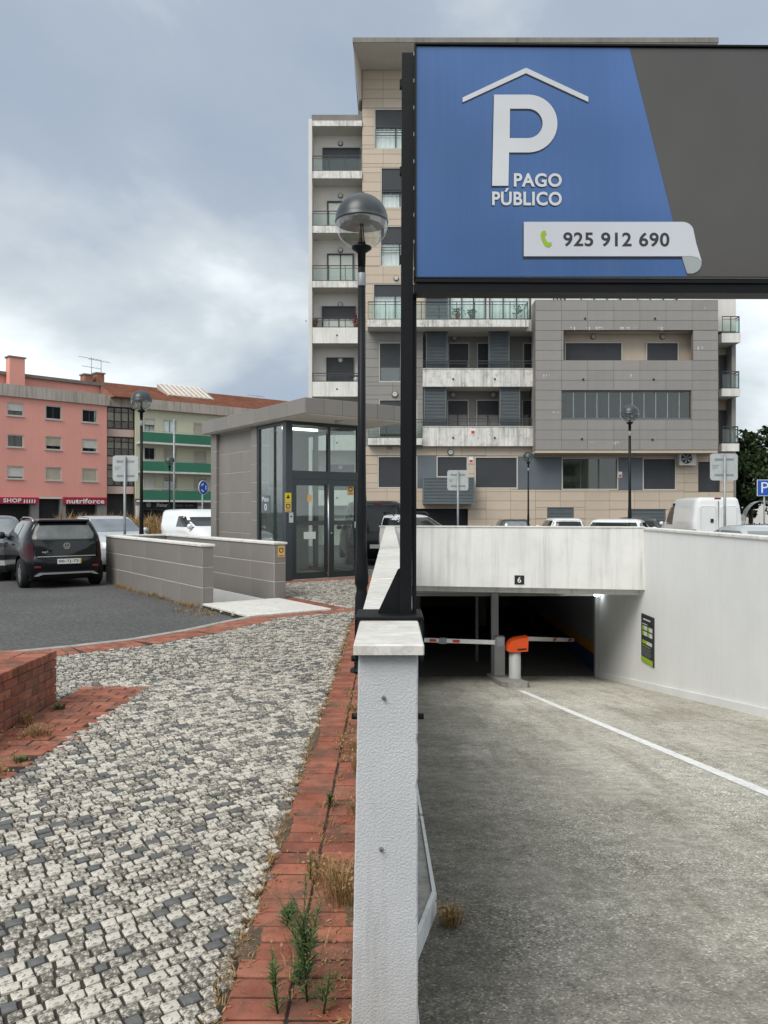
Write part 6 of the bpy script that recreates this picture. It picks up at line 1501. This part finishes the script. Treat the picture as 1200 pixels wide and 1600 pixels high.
for c in list(vw.children):
    if c.name.startswith('licence_plate') or c.name.startswith('rear_window'): bpy.data.objects.remove(c)
# see-through back window: paler view of the cabin
rpatch(lambda z: interp(kup, z)[2] - .07, 'rear_window', 'car_glass', .97, H - .085, .007)
M['cabin_view'] = mat('cabin_seen_through_glass', (0.085, 0.095, 0.09), .12, .5, 3.5, spec=.9)
rpatch(lambda z: interp(kup, z)[2] - .16 - max(0, (1.10 - z)) * .9, 'rear_window_clear', 'cabin_view', 1.00, H - .13, .0105)
sp_ = MB(); sp_.bbox(.22, .50, -.50, .50, H - .045, H - .008, .015); sp_.build('roof_spoiler', M['p_black'], vw)
for s_ in (-1, 1):
    mb = MB(); y = s_ * .565; mb.tube([(.40, y, H - .06), (.52, y, H + .005), (.75, y, H + .03), (1.5, y, H + .03), (1.75, y, H - .03)], .012, 8); mb.build('roof_rail', M['rim'], vw)
    a = s_ * .56; rearbox(a - .06, a + .06, .43, .465, 'reflector', 'red_lens', .012)
    rp = MB(); 
mb = MB(); mb.tube([(.55, 0, H - .01), (.42, 0, H + .17)], [.008, .004], 6); mb.build('roof_aerial', M['plastic'], vw)
pz = rearbox(-.19, .27, .50, .60, 'licence_plate', 'plate', .012)
xf = cs.rear(0, .55) - .0145
mb = MB(REAR); mb.box(.235, .268, xf - .004, xf + .002, .502, .598); mb.build('yellow_strip', M['plate_y'], pz)
RT = Frame(0, 0, 0, -1)
xr_ = min(cs.rear(0, z) for z in (.50, .55, .60)) - .0135
text('00-TJ-72', REAR, -.165, .22, .517, .583, xr_, M['ink'], pz, bold=.015)
# skid strip
mb = MB(REAR); x = cs.rear(0, .33); mb.vprism([(-.62, .265), (-.52, .33), (.52, .33), (.62, .265), (.56, .262), (.46, .295), (-.46, .295), (-.56, .262)], x - .03, x + .05); mb.build('skid_strip', M['rim'], vw)
# round emblem
x = min(cs.rear(0, .87), cs.rear(0, .93), cs.rear(0, .80)) - .014; cz = .865
mb = MB(REAR); seg = 28; ro, ri = .066, .056; V2 = [REAR(r_ * math.cos(2 * math.pi * k / seg), x, cz + r_ * math.sin(2 * math.pi * k / seg)) for r_ in (ro, ri) for k in range(seg)]
V2 += [REAR(r_ * math.cos(2 * math.pi * k / seg), x + .012, cz + r_ * math.sin(2 * math.pi * k / seg)) for r_ in (ro, ri) for k in range(seg)]
mb.add(V2, [(k, (k + 1) % seg, seg + (k + 1) % seg, seg + k)[::-1] for k in range(seg)] + [(k, 2 * seg + k, 2 * seg + (k + 1) % seg, (k + 1) % seg) for k in range(seg)]); em = mb.build('emblem_ring', M['chrome'], vw)
def stroke(p, q, w=.0095):
    d = Vector((q[0] - p[0], q[1] - p[1])).normalized(); n_ = Vector((-d.y, d.x)) * w / 2; mb = MB(REAR); mb.vprism([(p[0] + n_.x, cz + p[1] + n_.y), (p[0] - n_.x, cz + p[1] - n_.y), (q[0] - n_.x, cz + q[1] - n_.y), (q[0] + n_.x, cz + q[1] + n_.y)], x - .001, x + .006); mb.build('emblem_stroke', M['chrome'], em)
for p, q in (((-.024, .05), (0, .006)), ((0, .006), (.024, .05)), ((-.049, .024), (-.024, -.046)), ((-.024, -.046), (0, -.004)), ((0, -.004), (.024, -.046)), ((.024, -.046), (.049, .024))): stroke(p, q)
xr_ = min(cs.rear(.42, z) for z in (.72, .76)) - .010
text('up!', REAR, -.47, -.36, .715, .775, xr_, M['chrome'], vw, bold=.02)

def car(name, label, keysf, L, H, W_, paint_, x, d, z, heading, gl='car_glass', kind='hatch', cat='car', front_mid=False, rails=False, n=5.5):
    """x, d: where the middle of the end nearest the camera stands"""
    p = Vector((X_(x, d), d, z)); h = Vector((math.cos(R(heading)), math.sin(R(heading)), 0))
    if front_mid: p = p - h * L
    t, c = make_car(name, label, cat, keysf(L, H, W_), L, H, W_, paint_, p, heading, gl, kind, n)
    if rails:
        for s_ in (-1, 1): mb = MB(); y = s_ * (W_ - .24); mb.tube([(.55, y, H - .03), (.68, y, H + .05), (L - 2.1, y, H + .06), (L - 1.95, y, H - .03)], .02, 8); mb.build('roof_rail', M['plastic'], t)
    return t
HC = HV - 180
car('estate_car', 'graphite car parked nose out beside the black hatchback', HATCH, 4.1, 1.46, .86, 'p_grey', -8, 17.0, ASPH, HC - 4, gl='car_glass_l', front_mid=True)
car('saloon_car', 'dark saloon with silver mirror parked between the hatchback and the stairwell', SEDAN, 4.3, 1.43, .86, 'p_silver', 205, 19.8, ASPH, HC, gl='car_glass_l', kind='sedan', front_mid=True)
car('panel_van', 'white van roof showing behind the graphite car', VAN, 4.2, 1.80, .87, 'p_white', 46, 29.5, -.22, 2, kind='van', cat='van', front_mid=True)
car('panel_van', 'small white van beyond the stairwell wall', VAN, 4.1, 1.70, .84, 'p_white', 281, 26.3, -.14, HC, kind='van', cat='van')
bk = car('people_carrier', 'black people carrier parked behind the kiosk', HATCH, 4.5, 1.86, .92, 'p_black', 592, 22.0, ASPH, 97, n=6.5)
mb = MB(); mb.bbox(.30, .36, -.13, .13, 1.77, 1.80, .004); mb.build('brake_light', M['red_lens'], bk)
car('hatchback_car', 'white estate with roof rails showing above the lintel wall', HATCH, 4.3, 1.47, .87, 'p_white', 712, 20.6, ASPH, HC, front_mid=True, rails=True)
car('hatchback_car', 'dark grey car roof before the beige wall', HATCH, 4.0, 1.45, .85, 'p_dgrey', 807, 36.0, -.36, 88, gl='car_glass_l')
car('saloon_car', 'white car before the beige wall under the vent', HATCH, 4.1, 1.46, .86, 'p_white', 890, 32.0, -.28, 88)
car('saloon_car', 'low white car close behind the lintel wall', SEDAN, 4.3, 1.36, .87, 'p_white', 948, 19.5, ASPH, 64, kind='sedan')
car('hatchback_car', 'dark grey hatchback beside the white delivery van', HATCH, 4.0, 1.47, .86, 'p_dgrey', 1002, 30.0, -.23, 80)
make_car('saloon_car', 'silver car roof behind the right retaining wall coping', 'car', SEDAN(4.4, 1.32, .88), 4.4, 1.32, .88, 'p_silver', (7.0, 12.7, ASPH), 90, 'car_glass_l', 'sedan')
# delivery van with rear doors
vz = -.23; L, H, W_ = 4.9, 2.26, .98
KV = [(.25, .03, L - .12, W_ - .06), (.36, 0, L - .02, W_ - .01), (.9, 0, L - .05, W_), (1.1, .005, L - .5, W_), (1.25, .01, L - .85, W_ - .005), (H - .35, .03, L - 1.5, W_ - .10), (H - .10, .05, L - 1.8, W_ - .17), (H - .03, .09, L - 2.0, W_ - .23), (H, .22, L - 2.3, W_ - .36)]
dv, cs2 = make_car('delivery_van', 'white high roof delivery van with plain rear doors', 'van', KV, L, H, W_, 'p_white', (X_(1123, 29.6), 29.6, vz), 86, kind='van', n=11)
def vbox(a0, a1, z0, z1, nm, m_, dd=.012):
    x = min(cs2.rear(-(a0 + a1) / 2, z) for z in (z0, z1)); mb = MB(REAR); mb.bbox(a0, a1, x - dd, x + .03, z0, z1, .003); return mb.build(nm, M[m_], dv)
for (a0, a1) in ((-.70, -.08), (.08, .70)):
    x = min(cs2.rear(0, z) for z in (.9, 1.9)); mb = MB(REAR); rr_ = .08
    loop = lambda e_: [(a0 + e_, .85 + e_), (a1 - e_, .85 + e_), (a1 - e_, 1.85 - e_), (a1 - .06 - e_, 1.92 - e_), (a0 + .06 + e_, 1.92 - e_), (a0 + e_, 1.85 - e_)]
    dp = MB(REAR); dp.vprism(loop(0), x - .012, x + .06); dd_ = dp.build('rear_door_panel', M['p_white'], dv)
    dp = MB(REAR); dp.vprism(loop(.025), x - .014, x - .0125); dp.build('panel_groove', M['p_silver'], dd_)
    dp = MB(REAR); dp.vprism(loop(.038), x - .018, x - .0145); dp.build('panel_field', M['p_white'], dd_)
mb = MB(REAR); x = min(cs2.rear(0, z) for z in (.5, 2.0)); mb.box(-.006, .006, x - .006, x + .05, .5, 2.1); mb.build('door_gap', M['plastic'], dv)
mb = MB(REAR); mb.bbox(-.32, -.20, x - .05, x - .02, 1.28, 1.42, .012); mb.build('door_handle', M['plastic'], dv)
mb = MB(REAR); mb.bbox(.02, .15, x - .04, x - .01, .66, .80, .012); mb.build('door_lock', M['plastic'], dv)
mb = MB(REAR); mb.bbox(-.14, .10, x + .04, x + .10, H - .08, H - .02, .01); mb.build('brake_light', M['red_lens'], dv)

# ------------------------------------------------------------------ road signs
def back_sign(x, d, z, wpx, y0, y1, label, rz_=0):
    p = PX(x, y0, d); t = thing('road_sign', label, 'road sign', (p.x, d, z), 'square road signs seen from behind'); fr = Frame(p.x, d, math.cos(R(rz_)), math.sin(R(rz_)))
    w = wpx * d / FPX / 2; zt, zb = Z_(y0, d), Z_(y1, d); c = .06
    mb = MB(fr); mb.vprism([(-w + c, zb), (w - c, zb), (w - c * .3, zb + c * .3), (w, zb + c), (w, zt - c), (w - c * .3, zt - c * .3), (w - c, zt), (-w + c, zt), (-w + c * .3, zt - c * .3), (-w, zt - c), (-w, zb + c), (-w + c * .3, zb + c * .3)], .04, .06); pl = mb.build('plate', M['sign_back'], t)
    mb = MB(fr); mb.tube([(0, 0, z), (0, 0, zt - .02)], .03, 12); mb.build('pole', M['galv'], t)
    for zz_ in (zt - .13, zb + .13): mb = MB(fr); mb.box(-w * .68, w * .68, .03, .0395, zz_ - .02, zz_ + .02); mb.build('bracket', M['galv'], pl)
    mb = MB(fr)
    for k in range(3): mb = MB(fr); mb.box(-w * .85, -w * (.35 + .1 * k), .0375, .0395, (zt + zb) / 2 + .03 - .035 * k, (zt + zb) / 2 + .045 - .035 * k); mb.build('print_line', M['galv'], pl)
back_sign(195, 17.6, ASPH, 40, 711.5, 752, 'grey back of a square sign behind the stairwell wall')
back_sign(715.5, 22.5, ASPH, 33, 734.5, 766, 'grey back of a square sign before the louver box')
back_sign(1132.5, 17.6, ASPH, 43, 708.5, 750.5, 'grey back of a square sign beside the white delivery van')
# roundabout sign
d = 33.0; p = PX(318, 762, d); t = thing('roundabout_sign', 'round blue roundabout sign beside the kiosk', 'road sign', (p.x, d, -.3)); fr = Frame(p.x, d, .42, .91)
mb = MB(fr); mb.tube([(0, .06, -.3), (0, .06, p.z + .2)], .03, 10); mb.build('pole', M['galv'], t)
mb = MB(fr); mb.disc(0, 0, .02, p.z, .31, 24); dk = mb.build('disc', M['white_ink'], t); mb = MB(fr); mb.disc(0, -.004, -.0005, p.z, .29, 24); mb.build('blue_face', M['road_blue'], dk)
for k in range(3):
    a0 = 90 + 120 * k; pts = [(.19 * math.cos(R(a0 + q * 13)), p.z + .19 * math.sin(R(a0 + q * 13))) for q in range(6)] + [(.13 * math.cos(R(a0 + q * 13)), p.z + .13 * math.sin(R(a0 + q * 13))) for q in range(5, -1, -1)]; mb = MB(fr); mb.vprism(pts, -.008, -.005); mb.build('arrow_mark', M['white_ink'], dk)
# parking sign
d = 30.0; r = (X_(1183, d), X_(1213, d), Z_(775, d), Z_(749.5, d)); t = thing('parking_space_sign', 'blue square P sign in front of the tree', 'road sign', (X_(1195, d), d, -.25))
mb = MB(W); mb.box(r[0], r[1], d, d + .02, r[2], r[3]); pl = mb.build('plate', M['white_ink'], t); mb = MB(W); mb.box(r[0] + .02, r[1] - .02, d - .004, d - .0005, r[2] + .02, r[3] - .02); mb.build('blue_face', M['road_blue'], pl)
text('P', W, X_(1189.5, d), X_(1201, d), Z_(770, d), Z_(753.5, d), d - .006, M['white_ink'], pl, bold=-.004)
mb = MB(W); mb.tube([(X_(1195, d), d + .05, -.25), (X_(1195, d), d + .05, r[3])], .03, 10); mb.build('pole', M['galv'], t)
# tall slim mast
d = 40.0; x = X_(272, d); mb = MB(W); mb.tube([(x, d, -.4), (x, d, Z_(655, d))], .05, 8); props(mb.build('slim_mast', M['galv']), 'slim pale mast before the green balconies', 'mast')

# ------------------------------------------------------------------ vegetation
def leaf_mesh(name, quads, tones, material, parent=None):
    V2, F2_ = [], []
    for q in quads:
        n0 = len(V2); V2 += [tuple(v) for v in q]; F2_.append(tuple(range(n0, n0 + len(q))))
    me = bpy.data.meshes.new(name); me.from_pydata(V2, [], F2_); me.update(); tone_attr(me, tones); return link(name, me, material, parent)
def rvec(rr): return Vector((rr.gauss(0, 1), rr.gauss(0, 1), rr.gauss(0, 1))).normalized()
def tree(x, y, z0, h, rad, label, seed, n=5200, ls=.17):
    rr = random.Random(seed); t = thing('tree', label, 'tree', (x, y, z0)); tk = MB(); c = Vector((x, y, z0)); tips = []
    tk.tube([(x, y, z0 - .1), (x + .05, y, z0 + h * .2), (x - .05, y + .05, z0 + h * .45), (x, y, z0 + h * .7)], [.16, .13, .09, .04], 8)
    for k in range(11):
        b0 = c + Vector((0, 0, h * rr.uniform(.22, .6))); a = rr.uniform(0, 6.28); e_ = b0 + Vector((math.cos(a) * rad * rr.uniform(.5, .85), math.sin(a) * rad * rr.uniform(.5, .85), h * rr.uniform(.12, .32))); m_ = (b0 + e_) / 2 + Vector((0, 0, .1 * h * rr.random())); tk.tube([b0, m_, e_], [.06, .04, .015], 6); tips += [m_, e_]
    tk.build('trunk', M['bark'], t); cl = []
    for p in tips + [c + Vector((rr.gauss(0, rad * .4), rr.gauss(0, rad * .4), h * rr.uniform(.3, .95))) for _ in range(24)]: cl.append((p, rr.uniform(.32, .62) * rad * .55))
    qs, ts = [], []
    for k in range(n):
        p, r_ = cl[k % len(cl)]; d = rvec(rr) * r_ * rr.random() ** .4; q = p + Vector((d.x, d.y, d.z * .75)); s_ = ls * rr.uniform(.6, 1.2); u_ = rvec(rr) * s_; v_ = u_.cross(rvec(rr)).normalized() * s_ * .55
        qs.append([q - u_, q - v_ * .9, q + u_, q + v_ * .9]); ts.append(min(1, max(0, rr.gauss(.4, .25))))
    leaf_mesh('crown', qs, ts, M['leaf'], t); return t
tree(X_(1172, 47), 47, -.4, 7.3, 2.2, 'dark green tree at the right corner of the tower', 1)
tree(X_(1226, 44), 44, -.4, 6.6, 2.6, 'dense green tree behind the blue P sign', 2)
tree(X_(1150, 56), 56, -.4, 5.0, 2.4, 'low green tree half hidden behind the delivery van', 3)
# distant house and garden arches at the right
t = thing('distant_house', 'far white house with red roof behind the trees', 'building', (X_(1190, 95), 95, -.4)); mb = MB(W); r0_, r1_ = X_(1178, 95), X_(1260, 95); mb.box(r0_, r1_, 95, 103, -.4, 5.8); mb.build('wall', M['bld_white'], t)
mb = MB(W); mb.vprism([(r0_ - .5, 5.81), (r1_ + .5, 5.81), (r1_ - 1.5, 7.2), (r0_ + 1.5, 7.2)], 94.5, 103.5); mb.build('roof', M['roof'], t)
for k in range(3): mb = MB(W); a = r0_ + 1 + k * 2; mb.box(a, a + .9, 94.9, 94.999, 3.4, 4.8); mb.build('window', M['win_dark'], t)
t = thing('garden_arch', 'curved pale metal garden arches beneath the trees', 'pergola', (X_(1180, 40), 40, -.4))
for k in range(4):
    mb = MB(W); cx, dd = X_(1186, 40) + .0, 39.5 + k * .9; mb.tube([(cx + .95 * math.cos(R(a)) + .35 * k, dd, -.4 + 1.35 + 1.05 * math.sin(R(a))) for a in range(0, 181, 15)], .016, 6); ar = mb.build('arch', M['galv'], t)
    for s_ in (-1, 1): mb = MB(W); mb.tube([(cx + .95 * s_ + .35 * k, dd, -.4), (cx + .95 * s_ + .35 * k, dd, .95)], .016, 6); mb.build('arch_post', M['galv'], ar)
t = thing('picket_fence', 'low weathered picket fence under the trees', 'fence', (X_(1190, 42.5), 42.5, -.4))
for k in range(26): mb = MB(W); a = X_(1158, 42.5) + k * .14; mb.box(a, a + .09, 42.5, 42.53, -.4, .75 + .05 * (k % 2)); mb.build('picket', M['bark'], t)
mb = MB(W); mb.box(X_(1158, 42.5), X_(1158, 42.5) + 3.7, 42.535, 42.57, .4, .48); mb.build('fence_rail', M['bark'], t)

def blades(center, n, h, spread, rr, droop=.4, wd=.004):
    qs, ts = [], []
    for k in range(n):
        a = rr.uniform(0, 6.28); s_ = spread * rr.random(); base = Vector((center[0] + s_ * math.cos(a), center[1] + s_ * math.sin(a), center[2])); a2 = a + rr.uniform(-.9, .9); out = Vector((math.cos(a2), math.sin(a2), 0)); hh = h * rr.uniform(.45, 1.1)
        m_ = base + out * hh * droop * .35 + Vector((0, 0, hh * .65)); e_ = base + out * hh * droop + Vector((0, 0, hh * rr.uniform(.7, 1.05))); sd = Vector((-out.y, out.x, 0)).lerp(Vector((rr.uniform(-1, 1), rr.uniform(-1, 1), 0)), .3) * wd
        qs += [[base - sd, base + sd, m_ + sd * .8, m_ - sd * .8], [m_ - sd * .8, m_ + sd * .8, e_]]; tn = rr.random(); ts += [tn, tn]
    return qs, ts
def tuft(loc, n, h, spread, seed, label, group, m_='dry', wd=.0035, heads=True, name='dry_grass_tuft', droop=.6):
    rr = random.Random(seed); qs, ts = blades(loc, n, h, spread, rr, droop, wd)
    if heads:
        for k in range(n // 2):
            q = Vector((loc[0] + rr.gauss(0, spread * .9), loc[1] + rr.gauss(0, spread * .9), loc[2] + h * rr.uniform(.3, 1.0))); u_ = rvec(rr) * .008; v_ = u_.cross(rvec(rr)).normalized() * .006; qs.append([q - u_, q - v_, q + u_, q + v_]); ts.append(rr.uniform(.4, 1))
    o = leaf_mesh(name, qs, ts, M[m_]); return props(o, label, 'grass tuft' if m_ == 'dry' else 'weed', group)
tl_ = 'dry straw coloured grass tuft growing between the strip bricks by the wall'; tg = 'dry grass tufts in the brick strip'
rr = random.Random(21)
for (x, y, n_, h, s_, lab) in ((-.19, 3.05, 210, .15, .085, 'thick rust coloured dry grass tuft behind the tall bushy weed'), (-.30, 2.72, 70, .05, .09, 'low flat straw tuft lying across the strip bricks beside the low leafy weed'),
    (-.16, 3.9, 120, .09, .06, None), (-.15, 4.55, 160, .12, .07, None), (-.20, 4.95, 150, .10, .10, None), (-.17, 5.5, 140, .11, .09, None), (-.27, 5.9, 90, .08, .06, None), (-.16, 6.4, 110, .11, .07, None), (-.34, 3.35, 60, .05, .07, 'tiny straw tuft beside the small single green weed'), (-.25, 3.2, 110, .09, .07, 'loose straw tuft joining the thick rust coloured tuft'), (-.18, 7.2, 110, .1, .09, None), (-.2, 8.3, 110, .1, .09, None)):
    tuft((x, y, .0), n_, h, s_, rr.randint(0, 999), lab or tl_, tg, wd=.0022)
tuft((.27, 3.45, rz(3.45)), 110, .10, .05, 77, 'dry grass tuft growing at the end of the ramp kerb', None)
tuft((-2.62, 4.9, 0), 140, .12, .11, 80, 'wide dry grass tuft at the foot of the brick planter', None); tuft((-2.42, 5.25, 0), 110, .08, .12, 81, 'low flat dry grass tuft on the planter apron', None); tuft((-2.33, 4.45, 0), 120, .09, .1, 82, 'dry grass tuft where the apron meets the paving stones', None)
tuft((-2.62, 5.55, 0), 60, .10, .04, 83, 'small rusty seed head weed against the brick planter', None); tuft((-2.56, 5.95, 0), 60, .06, .04, 84, 'small green weed against the brick planter', None, 'weed', heads=False, name='weed', wd=.006)
tuft((-2.27, 4.72, 0), 50, .04, .05, 85, 'low green weed at the apron edge', None, 'weed', heads=False, name='weed', wd=.006)
# grass along the foot of the stairwell wall, in the paving joints and in the field behind
qs, ts = [], []
for k in range(60):
    b = rr.uniform(0, 4.6); p = S(-.05 - abs(rr.gauss(0, .07)), b, ASPH); q, t_ = blades(p, 14, rr.uniform(.03, .13), .06, rr, .6, .004); qs += q; ts += t_
for k in range(40):
    p = S(rr.uniform(-.5, .1), rr.uniform(-1.0, -.05), ASPH if True else 0); q, t_ = blades((p.x, p.y, ASPH), 12, rr.uniform(.02, .06), .08, rr, 1.0, .004); qs += q; ts += t_
o = leaf_mesh('dry_verge_grass', qs, ts, M['dry']); props(o, 'dry grass along the foot of the tiled wall', 'grass', kind='stuff')
qs, ts = [], []
for k in range(420):
    y = rr.uniform(2.2, 10.5); x = -.525 + rr.gauss(0, .018); q, t_ = blades((x, y, -.006), 9, rr.uniform(.012, .035), .025, rr, 1.0, .0028); qs += q; ts += t_
for k in range(420):
    y = rr.uniform(2.3, 10.5); x = rr.choice((-.316, -.125, -.125)) + rr.gauss(0, .02); q, t_ = blades((x, y, -.004), 9, rr.uniform(.012, .05), .03, rr, 1.0, .0028); qs += q; ts += t_
o = leaf_mesh('joint_grass', qs, ts, M['dry']); props(o, 'thin dry grass in the brick joints', 'grass', kind='stuff')
qs, ts = [], []
for k in range(200):
    st_ = rr.choice(stones[:2600]); q, t_ = blades((st_[2][0][0], st_[2][0][1], -.012), 7, rr.uniform(.010, .022), .02, rr, 1.0, .0025); qs += q; ts += t_
o = leaf_mesh('joint_weeds', qs, ts, M['weed']); props(o, 'tiny green weeds in the paving joints', 'grass', kind='stuff')
mb = MB(W); mb.prism([(X_(60, 29.2), 29.2), (X_(266, 29.2), 29.2), (X_(264, 37.4), 37.4), (X_(60, 37.4), 37.4)], -.5, lambda p: .38 + .1 * math.sin(p[0] * 3)); props(mb.build('grass_mound', M['soil']), kind='structure')
qs, ts = [], []
for k in range(1900):
    d = rr.uniform(29.5, 37); x = X_(rr.uniform(95, 262), d); q, t_ = blades((x, d, .38), 5, rr.uniform(.4, 1.15), .2, rr, .35, .018); qs += q; ts += t_
o = leaf_mesh('dry_field_grass', qs, ts, M['dry']); props(o, 'tall dry grass field behind the parked cars', 'grass', kind='stuff')
# soil that has gathered on the brick strip, with dead litter
strip_o = bpy.data.objects['brick_strip']; rr = random.Random(14)
for (x, y, rx, ry) in ((-.15, 4.55, .07, .22), (-.17, 5.0, .09, .18), (-.14, 3.0, .05, .16), (-.16, 5.7, .07, .25), (-.14, 6.6, .06, .3), (-.30, 2.75, .05, .06), (-.50, 2.75, .05, .14), (-.51, 3.7, .04, .25), (-.51, 5.2, .035, .35), (-.14, 8.0, .06, .5), (-.13, 3.85, .04, .2)):
    n = 26; V2 = [(x, y, .006)]
    for ring, zz_ in ((.6, .0055), (1.0, -.004)):
        for k in range(n):
            a = 2 * math.pi * k / n; q = ring * (1 + .35 * mnoise.noise(Vector((math.cos(a) * 1.6 + x * 9, math.sin(a) * 1.6 + y * 9, ring)))); V2.append((min(-.114, x + rx * q * math.cos(a)), y + ry * q * math.sin(a), zz_ + rr.uniform(-.001, .001)))
    mb = MB(); mb.add(V2, [(0, 1 + k, 1 + (k + 1) % n) for k in range(n)] + [(1 + k, 1 + n + k, 1 + n + (k + 1) % n, 1 + (k + 1) % n) for k in range(n)], True); mb.build('soil_patch', M['soil'], strip_o)
qs, ts = [], []
for k in range(1500):
    y = 2.2 + 8 * rr.random() ** 1.6; x = -.115 - abs(rr.gauss(0, .10)) if rr.random() < .75 else -.52 + rr.gauss(0, .05); s_ = rr.uniform(.004, .014); u_ = Vector((rr.uniform(-1, 1), rr.uniform(-1, 1), rr.uniform(-.1, .35))).normalized() * s_; v_ = Vector((-u_.y, u_.x, .001)).normalized() * s_ * rr.uniform(.12, .4); q = Vector((x, y, .006))
    qs.append([q - u_, q - v_, q + u_, q + v_]); ts.append(rr.random())
o = leaf_mesh('dead_litter', qs, ts, M['dry']); props(o, 'dead leaf litter scattered over the brick strip', 'litter', kind='stuff')
# green weeds with a leafy upright stem
def stem_weed(loc, h, n, label, seed, lean=(0, 0), br=3, ll=.045):
    rr = random.Random(seed); t = thing('weed', label, 'weed', loc); sm = MB(); L0 = Vector(loc); qs, ts = [], []
    def stem(b0, dirv, hh, r_, nn):
        e_ = b0 + dirv * hh; m_ = (b0 + e_) / 2 + Vector((rr.uniform(-.01, .01), rr.uniform(-.01, .01), 0)); sm.tube([b0, m_, e_], [r_, r_ * .8, r_ * .3], 5)
        for k in range(nn):
            f = (k + rr.random()) / nn; q = b0.lerp(e_, .02 + .98 * f); a = k * 2.4 + rr.random(); el = rr.uniform(.2, .9); l_ = ll * rr.uniform(.6, 1.1) * (1.1 - .6 * f); dv_ = Vector((math.cos(a) * math.cos(el), math.sin(a) * math.cos(el), math.sin(el))); sd = dv_.cross(Vector((0, 0, 1))).normalized() * l_ * .085
            md = q + dv_ * l_ * .55; tp = q + dv_ * l_ + Vector((0, 0, -l_ * .15)); qs.append([q - sd * .4, q + sd * .4, md + sd, md - sd]); qs.append([md - sd, md + sd, tp]); tn = rr.random(); ts.extend([tn, tn])
    stem(L0, Vector((lean[0], lean[1], 1)).normalized(), h, .0035, n)
    for k in range(br):
        f = rr.uniform(.1, .5); a = rr.uniform(0, 6.28); stem(L0 + Vector((lean[0], lean[1], 1)).normalized() * h * f, Vector((math.cos(a) * .45, math.sin(a) * .45, 1)).normalized(), h * rr.uniform(.35, .6), .002, n // 2)
    sm.build('stem', M['weed'], t); leaf_mesh('leaves', qs, ts, M['weed'], t)
stem_weed((-.262, 2.42, 0), .40, 100, 'tall bushy green weed in the brick strip', 31, (-.01, .0), 6, .052)
stem_weed((-.345, 2.36, 0), .20, 80, 'shorter upright green weed beside the tall bushy weed', 32, (-.08, 0), 1, .045)
stem_weed((-.205, 2.36, 0), .14, 30, 'small sprawling green weed near the wall foot', 33, (.15, 0), 3, .045)
stem_weed((-.385, 2.86, 0), .09, 40, 'low leafy green weed in the middle of the strip bricks', 34, (.2, 0), 5, .05)
stem_weed((-.335, 3.22, 0), .11, 40, 'small single green weed among the strip bricks', 35, (0, 0), 0, .03)
stem_weed((-.315, 4.0, 0), .08, 40, 'little green tuft weed further along the strip', 36, (0, 0), 4, .04)
stem_weed((-.30, 2.50, 0), .07, 40, 'low spreading green weed under the tall bushy weed', 38, (.3, .1), 5, .05)
stem_weed((-.135, 3.4, 0), .10, 30, 'green weed against the foot of the thin wall', 37, (0, 0), 2, .03)

# ------------------------------------------------------------------ street behind the photographer (seen only in reflections)
BK = Frame(30, -34, -1, 0)
t = thing('street_block', 'pale apartment block across the street behind the photographer', 'building', (0, -34, -.06))
mb = MB(BK); mb.box(0, 64, 0, 10, ASPH, 13); mb.build('wall', M['greenbld'], t)
for j in range(4):
    mb = MB(BK); mb.box(1, 63, -1.0, -.01, 2.9 + j * 2.8, 3.6 + j * 2.8); mb.build('balcony_band', M['bld_white'], t)
    for k in range(15): mb = MB(BK); mb.box(2 + k * 4.1, 4.0 + k * 4.1, -.06, -.005, 3.7 + j * 2.8 - 2.7, 5.2 + j * 2.8 - 2.7); mb.build('window', M['win_dark'], t)
